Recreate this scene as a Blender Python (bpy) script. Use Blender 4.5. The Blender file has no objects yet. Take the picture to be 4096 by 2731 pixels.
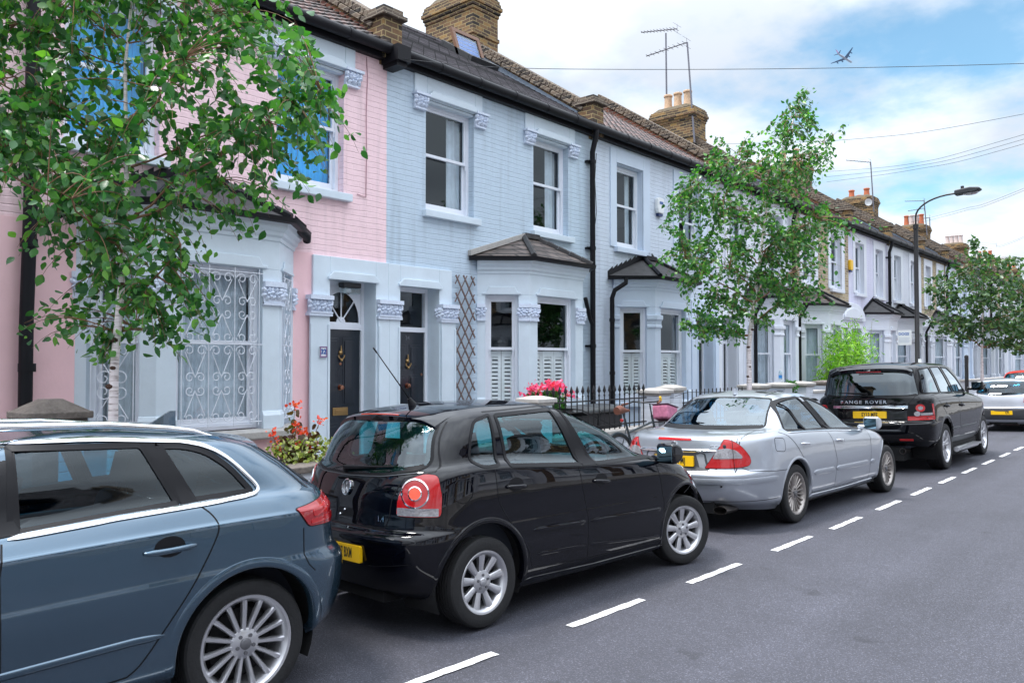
import bpy, bmesh, math, random
import numpy as np
from mathutils import Vector, Matrix
from mathutils.bvhtree import BVHTree
random.seed(7); np.random.seed(7)
SC = bpy.context.scene
COL = SC.collection
R = math.radians
PI = math.pi

# ------------------------------------------------------------------ helpers
class MB:
    """collects shapes, then links them as one mesh object"""
    def __init__(s): s.v = []; s.f = []; s.m = []
    def add(s, vs, fs, m=0):
        o = len(s.v); s.v += [tuple(map(float, p)) for p in vs]
        for f in fs: s.f.append(tuple(i + o for i in f)); s.m.append(m)
    def box(s, x0, x1, y0, y1, z0, z1, m=0):
        s.add([(x0,y0,z0),(x1,y0,z0),(x1,y1,z0),(x0,y1,z0),(x0,y0,z1),(x1,y0,z1),(x1,y1,z1),(x0,y1,z1)],
              [(0,3,2,1),(4,5,6,7),(0,1,5,4),(1,2,6,5),(2,3,7,6),(3,0,4,7)], m)
    def obox(s, M, x0, x1, y0, y1, z0, z1, m=0):
        vs = [(x0,y0,z0),(x1,y0,z0),(x1,y1,z0),(x0,y1,z0),(x0,y0,z1),(x1,y0,z1),(x1,y1,z1),(x0,y1,z1)]
        s.add([M @ Vector(p) for p in vs], [(0,3,2,1),(4,5,6,7),(0,1,5,4),(1,2,6,5),(2,3,7,6),(3,0,4,7)], m)
    def quad(s, a, b, c, d, m=0): s.add([a,b,c,d], [(0,1,2,3)], m)
    def prism(s, pts, fn, t0, t1, m=0):
        """polygon pts (a,b) extruded from t0 to t1; fn(a,b,t) -> xyz"""
        n = len(pts)
        s.add([fn(a,b,t0) for a,b in pts] + [fn(a,b,t1) for a,b in pts],
              [tuple(range(n))[::-1], tuple(range(n, 2*n))] + [(i,(i+1)%n,n+(i+1)%n,n+i) for i in range(n)], m)
    def sweep(s, profile, path, m=0, closed=False):
        """profile (out, up) swept along plan path [(x,y)], mitred; outward = right of travel"""
        n = len(path); k = len(profile); rings = []
        for i, p in enumerate(path):
            a = Vector(path[i-1]) if i > 0 else None
            b = Vector(path[i+1]) if i < n-1 else None
            P = Vector(p); ns = []
            if a is not None: d = (P-a).normalized(); ns.append(Vector((d.y,-d.x)))
            if b is not None: d = (b-P).normalized(); ns.append(Vector((d.y,-d.x)))
            nn = sum(ns, Vector((0,0))).normalized(); sc = 1/max(.3, nn.dot(ns[0]))
            rings.append([(P.x+nn.x*o*sc, P.y+nn.y*o*sc, z) for o,z in profile])
        fs = []
        for i in range(n-1):
            for j in range(k):
                j2 = (j+1) % k
                fs.append((i*k+j, (i+1)*k+j, (i+1)*k+j2, i*k+j2))
        fs.append(tuple(range(k))); fs.append(tuple(range((n-1)*k, n*k))[::-1])
        s.add([p for r in rings for p in r], fs, m)
    def tube(s, path, r, n=8, m=0, cap=True):
        path = [Vector(p) for p in path]; k = len(path)
        rs = r if isinstance(r, (list, tuple)) else [r]*k
        ref = None; rings = []
        for i, p in enumerate(path):
            d = (path[min(i+1,k-1)] - path[max(i-1,0)])
            if d.length < 1e-9: d = Vector((0,0,1))
            d.normalize()
            if ref is None:
                ref = Vector((0,0,1)) if abs(d.z) < .9 else Vector((1,0,0))
            a = (ref - d*ref.dot(d)).normalized(); b = d.cross(a); ref = a
            rings.append([p + (a*math.cos(2*PI*j/n) + b*math.sin(2*PI*j/n))*rs[i] for j in range(n)])
        fs = [(i*n+j, i*n+(j+1)%n, (i+1)*n+(j+1)%n, (i+1)*n+j) for i in range(k-1) for j in range(n)]
        if cap: fs += [tuple(range(n))[::-1], tuple(range((k-1)*n, k*n))]
        s.add([q for r_ in rings for q in r_], fs, m)
    def lathe(s, prof, M=None, n=24, m=0):
        """profile (r, z) turned round z, then moved by M"""
        M = M or Matrix.Identity(4); k = len(prof)
        vs = [M @ Vector((r*math.cos(2*PI*j/n), r*math.sin(2*PI*j/n), z)) for r, z in prof for j in range(n)]
        fs = [(i*n+j, i*n+(j+1)%n, (i+1)*n+(j+1)%n, (i+1)*n+j) for i in range(k-1) for j in range(n)]
        s.add(vs, fs, m)
    def ball(s, c, r, n=10, m=0, sq=(1,1,1)):
        k = n//2+1
        vs = [(c[0]+sq[0]*r*math.sin(PI*i/(k))*math.cos(2*PI*j/n), c[1]+sq[1]*r*math.sin(PI*i/(k))*math.sin(2*PI*j/n), c[2]+sq[2]*r*math.cos(PI*i/(k))) for i in range(1,k) for j in range(n)]
        t = len(vs); vs += [(c[0],c[1],c[2]+sq[2]*r),(c[0],c[1],c[2]-sq[2]*r)]
        fs = [(i*n+j,(i+1)*n+j,(i+1)*n+(j+1)%n,i*n+(j+1)%n) for i in range(k-2) for j in range(n)]
        fs += [(t,j,(j+1)%n) for j in range(n)] + [(t+1,(k-2)*n+(j+1)%n,(k-2)*n+j) for j in range(n)]
        s.add(vs, fs, m)
    def build(s, name, mats, parent=None, smooth=False, bevel=0, M=None, seg=2):
        me = bpy.data.meshes.new(name)
        if M is not None: s.v = [tuple(M @ Vector(p)) for p in s.v]
        me.from_pydata(s.v, [], s.f)
        mats = mats if isinstance(mats, (list, tuple)) else [mats]
        for mt in mats: me.materials.append(mt)
        if len(mats) > 1: me.polygons.foreach_set('material_index', [min(i, len(mats)-1) for i in s.m])
        if smooth:
            me.polygons.foreach_set('use_smooth', [True]*len(me.polygons))
            if smooth != 'all': me.set_sharp_from_angle(angle=R(smooth if smooth is not True else 40))
        bm = bmesh.new(); bm.from_mesh(me)
        bmesh.ops.recalc_face_normals(bm, faces=bm.faces); bm.to_mesh(me); bm.free()
        me.update()
        o = bpy.data.objects.new(name, me); COL.objects.link(o)
        if parent: o.parent = parent
        if bevel:
            b = o.modifiers.new('bevel', 'BEVEL'); b.width = bevel; b.segments = seg; b.limit_method = 'ANGLE'; b.angle_limit = R(40)
            b.harden_normals = False
        return o

def thing(name, label, cat, loc=(0,0,0), rz=0, group=None):
    o = bpy.data.objects.new(name, None); COL.objects.link(o)
    o.location = loc; o.rotation_euler = (0,0,rz); o.empty_display_size = .2
    o['label'] = label; o['category'] = cat
    if group: o['group'] = group
    return o
def tag(o, label, cat, group=None):
    o['label'] = label; o['category'] = cat
    if group: o['group'] = group
    return o
def struct(o): o['kind'] = 'structure'; return o
def copy_tree(o, parent=None):
    c = o.copy(); COL.objects.link(c)
    if parent: c.parent = parent
    for ch in list(o.children): copy_tree(ch, c)
    return c
def text_mb(body, size, bold=0.0, ex=0.0, spacing=1.0):
    """letters as a mesh in the xy plane, centred on the origin; returns verts, faces, width"""
    cu = bpy.data.curves.new('letters', 'FONT'); cu.body = body; cu.size = size
    cu.offset = bold; cu.extrude = ex; cu.align_x = 'CENTER'; cu.align_y = 'CENTER'; cu.resolution_u = 3; cu.space_character = spacing
    ob = bpy.data.objects.new('letters', cu); COL.objects.link(ob)
    dg = bpy.context.evaluated_depsgraph_get()
    me = bpy.data.meshes.new_from_object(ob.evaluated_get(dg))
    vs = [tuple(v.co) for v in me.vertices]; fs = [tuple(p.vertices) for p in me.polygons]
    bpy.data.objects.remove(ob); bpy.data.curves.remove(cu); bpy.data.meshes.remove(me)
    return vs, fs

# ------------------------------------------------------------------ materials
MATS = {}
def nt(name):
    m = bpy.data.materials.new(name); m.use_nodes = True
    n = m.node_tree.nodes; l = m.node_tree.links
    b = n['Principled BSDF']
    return m, n, l, b
def mat(name, col, rough=.6, metal=0, spec=.5, coat=0, var=0, vscale=6, bump=0, bscale=60, coatr=.03):
    m, n, l, b = nt(name)
    b.inputs['Base Color'].default_value = (*col, 1); b.inputs['Roughness'].default_value = rough
    b.inputs['Metallic'].default_value = metal; b.inputs['Specular IOR Level'].default_value = spec
    b.inputs['Coat Weight'].default_value = coat; b.inputs['Coat Roughness'].default_value = coatr
    if var or bump:
        tc = n.new('ShaderNodeTexCoord')
    if var:
        no = n.new('ShaderNodeTexNoise'); no.inputs['Scale'].default_value = vscale; no.inputs['Detail'].default_value = 6
        no.inputs['Roughness'].default_value = .65
        l.new(tc.outputs['Object'], no.inputs['Vector'])
        mr = n.new('ShaderNodeMapRange'); mr.inputs['From Min'].default_value = .25; mr.inputs['From Max'].default_value = .75
        mr.inputs['To Min'].default_value = 1-var; mr.inputs['To Max'].default_value = 1+var*.6
        l.new(no.outputs['Fac'], mr.inputs['Value'])
        mx = n.new('ShaderNodeMix'); mx.data_type = 'RGBA'; mx.blend_type = 'MULTIPLY'; mx.inputs['Factor'].default_value = 1
        mx.inputs['A'].default_value = (*col, 1); l.new(mr.outputs['Result'], mx.inputs['B'])
        l.new(mx.outputs['Result'], b.inputs['Base Color'])
    if bump:
        nb = n.new('ShaderNodeTexNoise'); nb.inputs['Scale'].default_value = bscale; nb.inputs['Detail'].default_value = 5
        l.new(tc.outputs['Object'], nb.inputs['Vector'])
        bp = n.new('ShaderNodeBump'); bp.inputs['Strength'].default_value = bump; bp.inputs['Distance'].default_value = .02
        l.new(nb.outputs['Fac'], bp.inputs['Height']); l.new(bp.outputs['Normal'], b.inputs['Normal'])
    MATS[name] = m
    return m

def brick_mat(name, painted=None, axis='XZ', tone=None, mortar=None, dark=0.0, bumps=.6):
    """brick courses in metres; painted = one paint colour over the courses, else bare stock brick"""
    m, n, l, b = nt(name)
    tc = n.new('ShaderNodeTexCoord'); sp = n.new('ShaderNodeSeparateXYZ'); l.new(tc.outputs['Object'], sp.inputs['Vector'])
    cb = n.new('ShaderNodeCombineXYZ')
    if axis == 'XZ': l.new(sp.outputs['X'], cb.inputs['X'])
    else:
        ad = n.new('ShaderNodeMath'); ad.operation = 'ADD'; l.new(sp.outputs['X'], ad.inputs[0]); l.new(sp.outputs['Y'], ad.inputs[1])
        l.new(ad.outputs[0], cb.inputs['X'])
    l.new(sp.outputs['Z'], cb.inputs['Y'])
    # a little waviness so courses are hand laid
    wn = n.new('ShaderNodeTexNoise'); wn.inputs['Scale'].default_value = 3.5; wn.inputs['Detail'].default_value = 3
    l.new(tc.outputs['Object'], wn.inputs['Vector'])
    wm = n.new('ShaderNodeVectorMath'); wm.operation = 'MULTIPLY_ADD'; wm.inputs[1].default_value = (.03,.034,0)
    l.new(wn.outputs['Color'], wm.inputs[0]); l.new(cb.outputs['Vector'], wm.inputs[2])
    bt = n.new('ShaderNodeTexBrick')
    bt.inputs['Scale'].default_value = 1; bt.inputs['Brick Width'].default_value = .225; bt.inputs['Row Height'].default_value = .077
    bt.inputs['Mortar Size'].default_value = .009 if painted is None else .007; bt.inputs['Mortar Smooth'].default_value = .25 if painted is None else .6
    bt.inputs['Bias'].default_value = 0
    l.new(wm.outputs['Vector'], bt.inputs['Vector'])
    no = n.new('ShaderNodeTexNoise'); no.inputs['Scale'].default_value = 9; no.inputs['Detail'].default_value = 8; no.inputs['Roughness'].default_value = .7
    l.new(tc.outputs['Object'], no.inputs['Vector'])
    if painted is not None:
        mr = n.new('ShaderNodeMapRange'); mr.inputs['To Min'].default_value = .86; mr.inputs['To Max'].default_value = 1.09
        l.new(no.outputs['Fac'], mr.inputs['Value'])
        mx = n.new('ShaderNodeMix'); mx.data_type = 'RGBA'; mx.blend_type = 'MULTIPLY'; mx.inputs['Factor'].default_value = 1
        mp = n.new('ShaderNodeMapping'); mp.inputs['Scale'].default_value = (7,7,.45); l.new(tc.outputs['Object'], mp.inputs['Vector'])
        ns = n.new('ShaderNodeTexNoise'); ns.inputs['Scale'].default_value = 1; ns.inputs['Detail'].default_value = 5; l.new(mp.outputs[0], ns.inputs['Vector'])
        ms = n.new('ShaderNodeMapRange'); ms.inputs['From Min'].default_value = .52; ms.inputs['From Max'].default_value = .78; ms.inputs['To Min'].default_value = 1; ms.inputs['To Max'].default_value = .80; l.new(ns.outputs['Fac'], ms.inputs['Value'])
        mm = n.new('ShaderNodeMath'); mm.operation = 'MULTIPLY'; l.new(mr.outputs['Result'], mm.inputs[0]); l.new(ms.outputs['Result'], mm.inputs[1])
        mx.inputs['A'].default_value = (*painted, 1); l.new(mm.outputs[0], mx.inputs['B'])
        l.new(mx.outputs['Result'], b.inputs['Base Color']); b.inputs['Roughness'].default_value = .55
    else:
        tone = tone or [(.09,.06,.045),(.30,.20,.10),(.045,.038,.035),(.22,.12,.08)]
        bt.inputs['Color1'].default_value = (0,0,0,1); bt.inputs['Color2'].default_value = (1,1,1,1)
        rp = n.new('ShaderNodeValToRGB'); e = rp.color_ramp.elements
        e[0].position = 0; e[0].color = (*tone[2],1); e[1].position = 1; e[1].color = (*tone[1],1)
        q = e.new(.35); q.color = (*tone[0],1); q = e.new(.7); q.color = (*tone[3],1)
        ad2 = n.new('ShaderNodeMath'); ad2.operation = 'MULTIPLY_ADD'; ad2.inputs[1].default_value = .7
        sc = n.new('ShaderNodeSeparateColor'); l.new(bt.outputs['Color'], sc.inputs['Color'])
        l.new(no.outputs['Fac'], ad2.inputs[0]); 
        m2 = n.new('ShaderNodeMath'); m2.operation = 'MULTIPLY_ADD'; m2.inputs[1].default_value = .85; m2.inputs[2].default_value = -.30
        l.new(sc.outputs['Red'], m2.inputs[0]); l.new(m2.outputs[0], ad2.inputs[2]); l.new(ad2.outputs[0], rp.inputs['Fac'])
        mx = n.new('ShaderNodeMix'); mx.data_type = 'RGBA'
        l.new(bt.outputs['Fac'], mx.inputs['Factor']); l.new(rp.outputs['Color'], mx.inputs['A']); mx.inputs['B'].default_value = (*(mortar or (.42,.34,.22)),1)
        l.new(mx.outputs['Result'], b.inputs['Base Color']); b.inputs['Roughness'].default_value = .9
    iv = n.new('ShaderNodeMath'); iv.operation = 'MULTIPLY_ADD'; iv.inputs[1].default_value = -1.0 if painted is None else -.28
    if painted is not None:
        sy = n.new('ShaderNodeSeparateXYZ'); l.new(wm.outputs['Vector'], sy.inputs['Vector'])
        fr_ = n.new('ShaderNodeMath'); fr_.operation = 'PINGPONG'; fr_.inputs[1].default_value = .0385; l.new(sy.outputs['Y'], fr_.inputs[0])
        g_ = n.new('ShaderNodeTexNoise'); g_.inputs['Scale'].default_value = 7; g_.inputs['Detail'].default_value = 4; l.new(tc.outputs['Object'], g_.inputs['Vector'])
        gw = n.new('ShaderNodeMapRange'); gw.inputs['From Min'].default_value = .3; gw.inputs['From Max'].default_value = .7; gw.inputs['To Min'].default_value = .003; gw.inputs['To Max'].default_value = .013; l.new(g_.outputs['Fac'], gw.inputs['Value'])
        cs = n.new('ShaderNodeMapRange'); cs.interpolation_type = 'SMOOTHSTEP'; l.new(fr_.outputs[0], cs.inputs['Value']); cs.inputs['From Min'].default_value = 0; l.new(gw.outputs['Result'], cs.inputs['From Max'])
    nm = n.new('ShaderNodeMath'); nm.operation = 'MULTIPLY'; nm.inputs[1].default_value = .55; l.new(no.outputs['Fac'], nm.inputs[0])
    l.new(bt.outputs['Fac'], iv.inputs[0])
    if painted is None: l.new(nm.outputs[0], iv.inputs[2])
    else:
        hs = n.new('ShaderNodeMath'); hs.operation = 'MULTIPLY_ADD'; hs.inputs[1].default_value = .8; l.new(cs.outputs['Result'], hs.inputs[0]); l.new(nm.outputs[0], hs.inputs[2]); l.new(hs.outputs[0], iv.inputs[2])
    bp = n.new('ShaderNodeBump'); bp.inputs['Strength'].default_value = bumps; bp.inputs['Distance'].default_value = .012
    l.new(iv.outputs[0], bp.inputs['Height']); l.new(bp.outputs['Normal'], b.inputs['Normal'])
    MATS[name] = m
    return m

def roof_mat(name, col, row=.11, wid=.25, rot=0.0, gap=.012, var=.5):
    m, n, l, b = nt(name)
    tc = n.new('ShaderNodeTexCoord'); sp = n.new('ShaderNodeSeparateXYZ'); l.new(tc.outputs['Object'], sp.inputs['Vector'])
    cb = n.new('ShaderNodeCombineXYZ'); l.new(sp.outputs['X'], cb.inputs['X']); l.new(sp.outputs['Z'], cb.inputs['Y'])
    bt = n.new('ShaderNodeTexBrick'); bt.inputs['Scale'].default_value = 1; bt.inputs['Brick Width'].default_value = wid
    bt.inputs['Row Height'].default_value = row; bt.inputs['Mortar Size'].default_value = gap; bt.inputs['Mortar Smooth'].default_value = .1
    bt.inputs['Color1'].default_value = (.6,.6,.6,1); bt.inputs['Color2'].default_value = (1.2,1.2,1.2,1); bt.inputs['Mortar'].default_value = (.12,.12,.12,1)
    l.new(cb.outputs['Vector'], bt.inputs['Vector'])
    no = n.new('ShaderNodeTexNoise'); no.inputs['Scale'].default_value = 4; no.inputs['Detail'].default_value = 8; no.inputs['Roughness'].default_value = .7
    l.new(tc.outputs['Object'], no.inputs['Vector'])
    mr = n.new('ShaderNodeMapRange'); mr.inputs['From Min'].default_value = .3; mr.inputs['From Max'].default_value = .7
    mr.inputs['To Min'].default_value = 1-var; mr.inputs['To Max'].default_value = 1+var; l.new(no.outputs['Fac'], mr.inputs['Value'])
    mx = n.new('ShaderNodeMix'); mx.data_type = 'RGBA'; mx.blend_type = 'MULTIPLY'; mx.inputs['Factor'].default_value = 1
    mx.inputs['A'].default_value = (*col,1); l.new(bt.outputs['Color'], mx.inputs['B'])
    mx2 = n.new('ShaderNodeMix'); mx2.data_type = 'RGBA'; mx2.blend_type = 'MULTIPLY'; mx2.inputs['Factor'].default_value = 1
    l.new(mx.outputs['Result'], mx2.inputs['A']); l.new(mr.outputs['Result'], mx2.inputs['B'])
    l.new(mx2.outputs['Result'], b.inputs['Base Color']); b.inputs['Roughness'].default_value = .6
    MATS[name] = m
    return m

def glass_mat(name, tint=(.55,.75,.75), refl=1.0, base=.0, ior=1.5):
    """thin pane: clear tinted transmission under a Fresnel mirror"""
    m = bpy.data.materials.new(name); m.use_nodes = True; n = m.node_tree.nodes; l = m.node_tree.links; n.clear()
    out = n.new('ShaderNodeOutputMaterial'); mx = n.new('ShaderNodeMixShader'); tr = n.new('ShaderNodeBsdfTransparent'); gl = n.new('ShaderNodeBsdfGlossy')
    tr.inputs['Color'].default_value = (*tint,1); gl.inputs['Roughness'].default_value = .0; gl.inputs['Color'].default_value = (.86,.95,1,1)
    ge = n.new('ShaderNodeNewGeometry'); dt = n.new('ShaderNodeVectorMath'); dt.operation = 'DOT_PRODUCT'
    l.new(ge.outputs['Incoming'], dt.inputs[0]); l.new(ge.outputs['Normal'], dt.inputs[1])
    ab = n.new('ShaderNodeMath'); ab.operation = 'ABSOLUTE'; l.new(dt.outputs['Value'], ab.inputs[0])
    om = n.new('ShaderNodeMath'); om.operation = 'SUBTRACT'; om.inputs[0].default_value = 1; l.new(ab.outputs[0], om.inputs[1])
    pw = n.new('ShaderNodeMath'); pw.operation = 'POWER'; pw.inputs[1].default_value = 5; l.new(om.outputs[0], pw.inputs[0])
    fr = n.new('ShaderNodeMath'); fr.operation = 'MULTIPLY_ADD'; fr.inputs[1].default_value = .95; fr.inputs[2].default_value = .045; l.new(pw.outputs[0], fr.inputs[0])
    ma = n.new('ShaderNodeMath'); ma.operation = 'MULTIPLY_ADD'; ma.inputs[1].default_value = refl; ma.inputs[2].default_value = base; ma.use_clamp = True
    l.new(fr.outputs[0], ma.inputs[0]); l.new(ma.outputs[0], mx.inputs['Fac']); l.new(tr.outputs[0], mx.inputs[1]); l.new(gl.outputs[0], mx.inputs[2])
    l.new(mx.outputs[0], out.inputs['Surface']); MATS[name] = m
    return m

def paint_mat(name, col, dust=.10, metal=.0, rough=.35, coat=1.0):
    m = mat(name, col, rough=rough, metal=metal, spec=.12 if metal == 0 else .5, coat=coat, coatr=.01)
    if metal == 0: m.node_tree.nodes['Principled BSDF'].inputs['Coat IOR'].default_value = 1.5; m.node_tree.nodes['Principled BSDF'].inputs['Specular IOR Level'].default_value = .0
    n = m.node_tree.nodes; l = m.node_tree.links; b = n['Principled BSDF']
    # faint waviness and dust so the clear coat is not a perfect mirror
    tc = n.new('ShaderNodeTexCoord'); no = n.new('ShaderNodeTexNoise'); no.inputs['Scale'].default_value = 2.2; no.inputs['Detail'].default_value = 2
    l.new(tc.outputs['Object'], no.inputs['Vector'])
    bp = n.new('ShaderNodeBump'); bp.inputs['Strength'].default_value = .05; bp.inputs['Distance'].default_value = .05
    l.new(no.outputs['Fac'], bp.inputs['Height']); l.new(bp.outputs['Normal'], b.inputs['Coat Normal'])
    # road film low on the doors
    sp = n.new('ShaderNodeSeparateXYZ'); l.new(tc.outputs['Object'], sp.inputs['Vector'])
    mr = n.new('ShaderNodeMapRange'); mr.inputs['From Min'].default_value = .15; mr.inputs['From Max'].default_value = .75; mr.inputs['To Min'].default_value = dust; mr.inputs['To Max'].default_value = .0
    l.new(sp.outputs['Z'], mr.inputs['Value'])
    n2 = n.new('ShaderNodeTexNoise'); n2.inputs['Scale'].default_value = 14; n2.inputs['Detail'].default_value = 8; n2.inputs['Roughness'].default_value = .75
    l.new(tc.outputs['Object'], n2.inputs['Vector'])
    mu = n.new('ShaderNodeMath'); mu.operation = 'MULTIPLY'; l.new(mr.outputs['Result'], mu.inputs[0]); l.new(n2.outputs['Fac'], mu.inputs[1])
    mx = n.new('ShaderNodeMix'); mx.data_type = 'RGBA'; l.new(mu.outputs[0], mx.inputs['Factor']); mx.inputs['A'].default_value = (*col,1); mx.inputs['B'].default_value = (.16,.14,.12,1)
    l.new(mx.outputs['Result'], b.inputs['Base Color'])
    ra = n.new('ShaderNodeMath'); ra.operation = 'MULTIPLY_ADD'; ra.inputs[1].default_value = .5; ra.inputs[2].default_value = .012; l.new(mu.outputs[0], ra.inputs[0])
    l.new(ra.outputs[0], b.inputs['Coat Roughness'])
    return m
# ------------------------------------------------------------------ camera, sky, sun
cam = bpy.data.cameras.new('camera'); co = bpy.data.objects.new('camera', cam); COL.objects.link(co); SC.camera = co
cam.sensor_width = 36; cam.lens = 36*1850/2352; cam.clip_end = 6000; cam.clip_start = .05
co.location = (0,0,1.8); co.rotation_euler = (R(90)+math.atan(48/1850), 0, R(41.1-90))
SC.view_settings.view_transform = 'Standard'; SC.view_settings.look = 'None'; SC.view_settings.gamma = 1
SC.view_settings.exposure = EXPO if 'EXPO' in globals() else 1.70

w = bpy.data.worlds.new('World'); SC.world = w; w.use_nodes = True
n = w.node_tree.nodes; l = w.node_tree.links; n.clear()
SUN_EL, SUN_AZ = R(68), math.atan2(.5, -.5)      # direction towards the sun: behind the terrace, to the left
out = n.new('ShaderNodeOutputWorld'); bg = n.new('ShaderNodeBackground'); bg.inputs['Strength'].default_value = .055
sky = n.new('ShaderNodeTexSky'); sky.sky_type = 'NISHITA'; sky.sun_disc = False; sky.sun_elevation = SUN_EL
sky.sun_rotation = (PI/2 - SUN_AZ) % (2*PI); sky.air_density = .85; sky.dust_density = .4; sky.ozone_density = .5
tc = n.new('ShaderNodeTexCoord'); sp = n.new('ShaderNodeSeparateXYZ'); l.new(tc.outputs['Generated'], sp.inputs['Vector'])
zz = n.new('ShaderNodeMath'); zz.operation = 'MAXIMUM'; zz.inputs[1].default_value = 0; l.new(sp.outputs['Z'], zz.inputs[0])
za = n.new('ShaderNodeMath'); za.operation = 'ADD'; za.inputs[1].default_value = .22; l.new(zz.outputs[0], za.inputs[0])
dx = n.new('ShaderNodeMath'); dx.operation = 'DIVIDE'; l.new(sp.outputs['X'], dx.inputs[0]); l.new(za.outputs[0], dx.inputs[1])
dy = n.new('ShaderNodeMath'); dy.operation = 'DIVIDE'; l.new(sp.outputs['Y'], dy.inputs[0]); l.new(za.outputs[0], dy.inputs[1])
cv = n.new('ShaderNodeCombineXYZ'); l.new(dx.outputs[0], cv.inputs['X']); l.new(dy.outputs[0], cv.inputs['Y']); cv.inputs['Z'].default_value = 3.7
no = n.new('ShaderNodeTexNoise'); no.inputs['Scale'].default_value = 1.15; no.inputs['Detail'].default_value = 9; no.inputs['Roughness'].default_value = .56
l.new(cv.outputs[0], no.inputs['Vector'])
# one clearer patch of sky down the street, to the right
dv = n.new('ShaderNodeVectorMath'); dv.operation = 'DISTANCE'; dv.inputs[1].default_value = (.935,.20,.30); l.new(tc.outputs['Generated'], dv.inputs[0])
pm = n.new('ShaderNodeMapRange'); pm.inputs['From Min'].default_value = .05; pm.inputs['From Max'].default_value = .27; pm.inputs['To Min'].default_value = .165; pm.inputs['To Max'].default_value = 0
l.new(dv.outputs['Value'], pm.inputs['Value'])
sb = n.new('ShaderNodeMath'); sb.operation = 'SUBTRACT'; l.new(no.outputs['Fac'], sb.inputs[0]); l.new(pm.outputs['Result'], sb.inputs[1])
cm = n.new('ShaderNodeMapRange'); cm.inputs['From Min'].default_value = .24; cm.inputs['From Max'].default_value = .40; cm.inputs['To Min'].default_value = .10; cm.interpolation_type = 'SMOOTHSTEP'
l.new(sb.outputs[0], cm.inputs['Value'])
n2 = n.new('ShaderNodeTexNoise'); n2.inputs['Scale'].default_value = 2.4; n2.inputs['Detail'].default_value = 6; l.new(cv.outputs[0], n2.inputs['Vector'])
rp = n.new('ShaderNodeValToRGB'); rp.color_ramp.elements[0].position = .40; rp.color_ramp.elements[1].position = .60
rp.color_ramp.elements[0].color = (8.0,8.7,9.8,1); rp.color_ramp.elements[1].color = (10.9,11.8,12.9,1); l.new(n2.outputs['Fac'], rp.inputs['Fac'])
# thin overcast: brightest high up round the hidden sun, greyer towards the roofs
ef = n.new('ShaderNodeMapRange'); ef.inputs['From Min'].default_value = .30; ef.inputs['From Max'].default_value = .95; ef.inputs['To Min'].default_value = .56; ef.inputs['To Max'].default_value = 1.9; ef.interpolation_type = 'SMOOTHSTEP'
l.new(sp.outputs['Z'], ef.inputs['Value']); cl = n.new('ShaderNodeVectorMath'); cl.operation = 'SCALE'; l.new(rp.outputs['Color'], cl.inputs[0]); l.new(ef.outputs['Result'], cl.inputs['Scale'])
mx = n.new('ShaderNodeMix'); mx.data_type = 'RGBA'; l.new(cm.outputs['Result'], mx.inputs['Factor']); sm_ = n.new('ShaderNodeVectorMath'); sm_.operation = 'MULTIPLY'; sm_.inputs[1].default_value = (.90,1.35,1.30); l.new(sky.outputs['Color'], sm_.inputs[0]); l.new(sm_.outputs['Vector'], mx.inputs['A']); l.new(cl.outputs['Vector'], mx.inputs['B'])
l.new(mx.outputs['Result'], bg.inputs['Color']); l.new(bg.outputs[0], out.inputs['Surface'])

sun = bpy.data.lights.new('sun', 'SUN'); so = bpy.data.objects.new('sun', sun); COL.objects.link(so)
sun.energy = 1.5; sun.angle = R(12); sun.color = (1,.96,.92)
sd = Vector((math.cos(SUN_AZ)*math.cos(SUN_EL), math.sin(SUN_AZ)*math.cos(SUN_EL), math.sin(SUN_EL)))
so.rotation_euler = sd.to_track_quat('Z', 'Y').to_euler(); so.location = (0,0,30)

# ------------------------------------------------------------------ shared materials
# asphalt: dark binder with pale chippings
m, n, l, b = nt('asphalt')
tc = n.new('ShaderNodeTexCoord')
vo = n.new('ShaderNodeTexVoronoi'); vo.inputs['Scale'].default_value = 150; l.new(tc.outputs['Object'], vo.inputs['Vector'])
rp = n.new('ShaderNodeValToRGB'); e = rp.color_ramp.elements; e[0].position = .0; e[0].color = (.040,.039,.048,1); e[1].position = 1; e[1].color = (.12,.12,.15,1)
q = e.new(.55); q.color = (.041,.043,.058,1); q = e.new(.85); q.color = (.062,.064,.085,1)
sc_ = n.new('ShaderNodeSeparateColor'); l.new(vo.outputs['Color'], sc_.inputs['Color']); l.new(sc_.outputs['Red'], rp.inputs['Fac'])
nz = n.new('ShaderNodeTexNoise'); nz.inputs['Scale'].default_value = .7; nz.inputs['Detail'].default_value = 8; nz.inputs['Roughness'].default_value = .65; l.new(tc.outputs['Object'], nz.inputs['Vector'])
mr = n.new('ShaderNodeMapRange'); mr.inputs['From Min'].default_value = .3; mr.inputs['From Max'].default_value = .7; mr.inputs['To Min'].default_value = .78; mr.inputs['To Max'].default_value = 1.15; l.new(nz.outputs['Fac'], mr.inputs['Value'])
mp = n.new('ShaderNodeMapping'); mp.inputs['Scale'].default_value = (.06,1.3,1); l.new(tc.outputs['Object'], mp.inputs['Vector'])
n3 = n.new('ShaderNodeTexNoise'); n3.inputs['Scale'].default_value = 1.0; n3.inputs['Detail'].default_value = 4; l.new(mp.outputs[0], n3.inputs['Vector'])
m3 = n.new('ShaderNodeMapRange'); m3.inputs['From Min'].default_value = .35; m3.inputs['From Max'].default_value = .65; m3.inputs['To Min'].default_value = .82; m3.inputs['To Max'].default_value = 1.12; l.new(n3.outputs['Fac'], m3.inputs['Value'])
n4 = n.new('ShaderNodeTexNoise'); n4.inputs['Scale'].default_value = 2.6; n4.inputs['Detail'].default_value = 5; l.new(tc.outputs['Object'], n4.inputs['Vector'])
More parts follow.
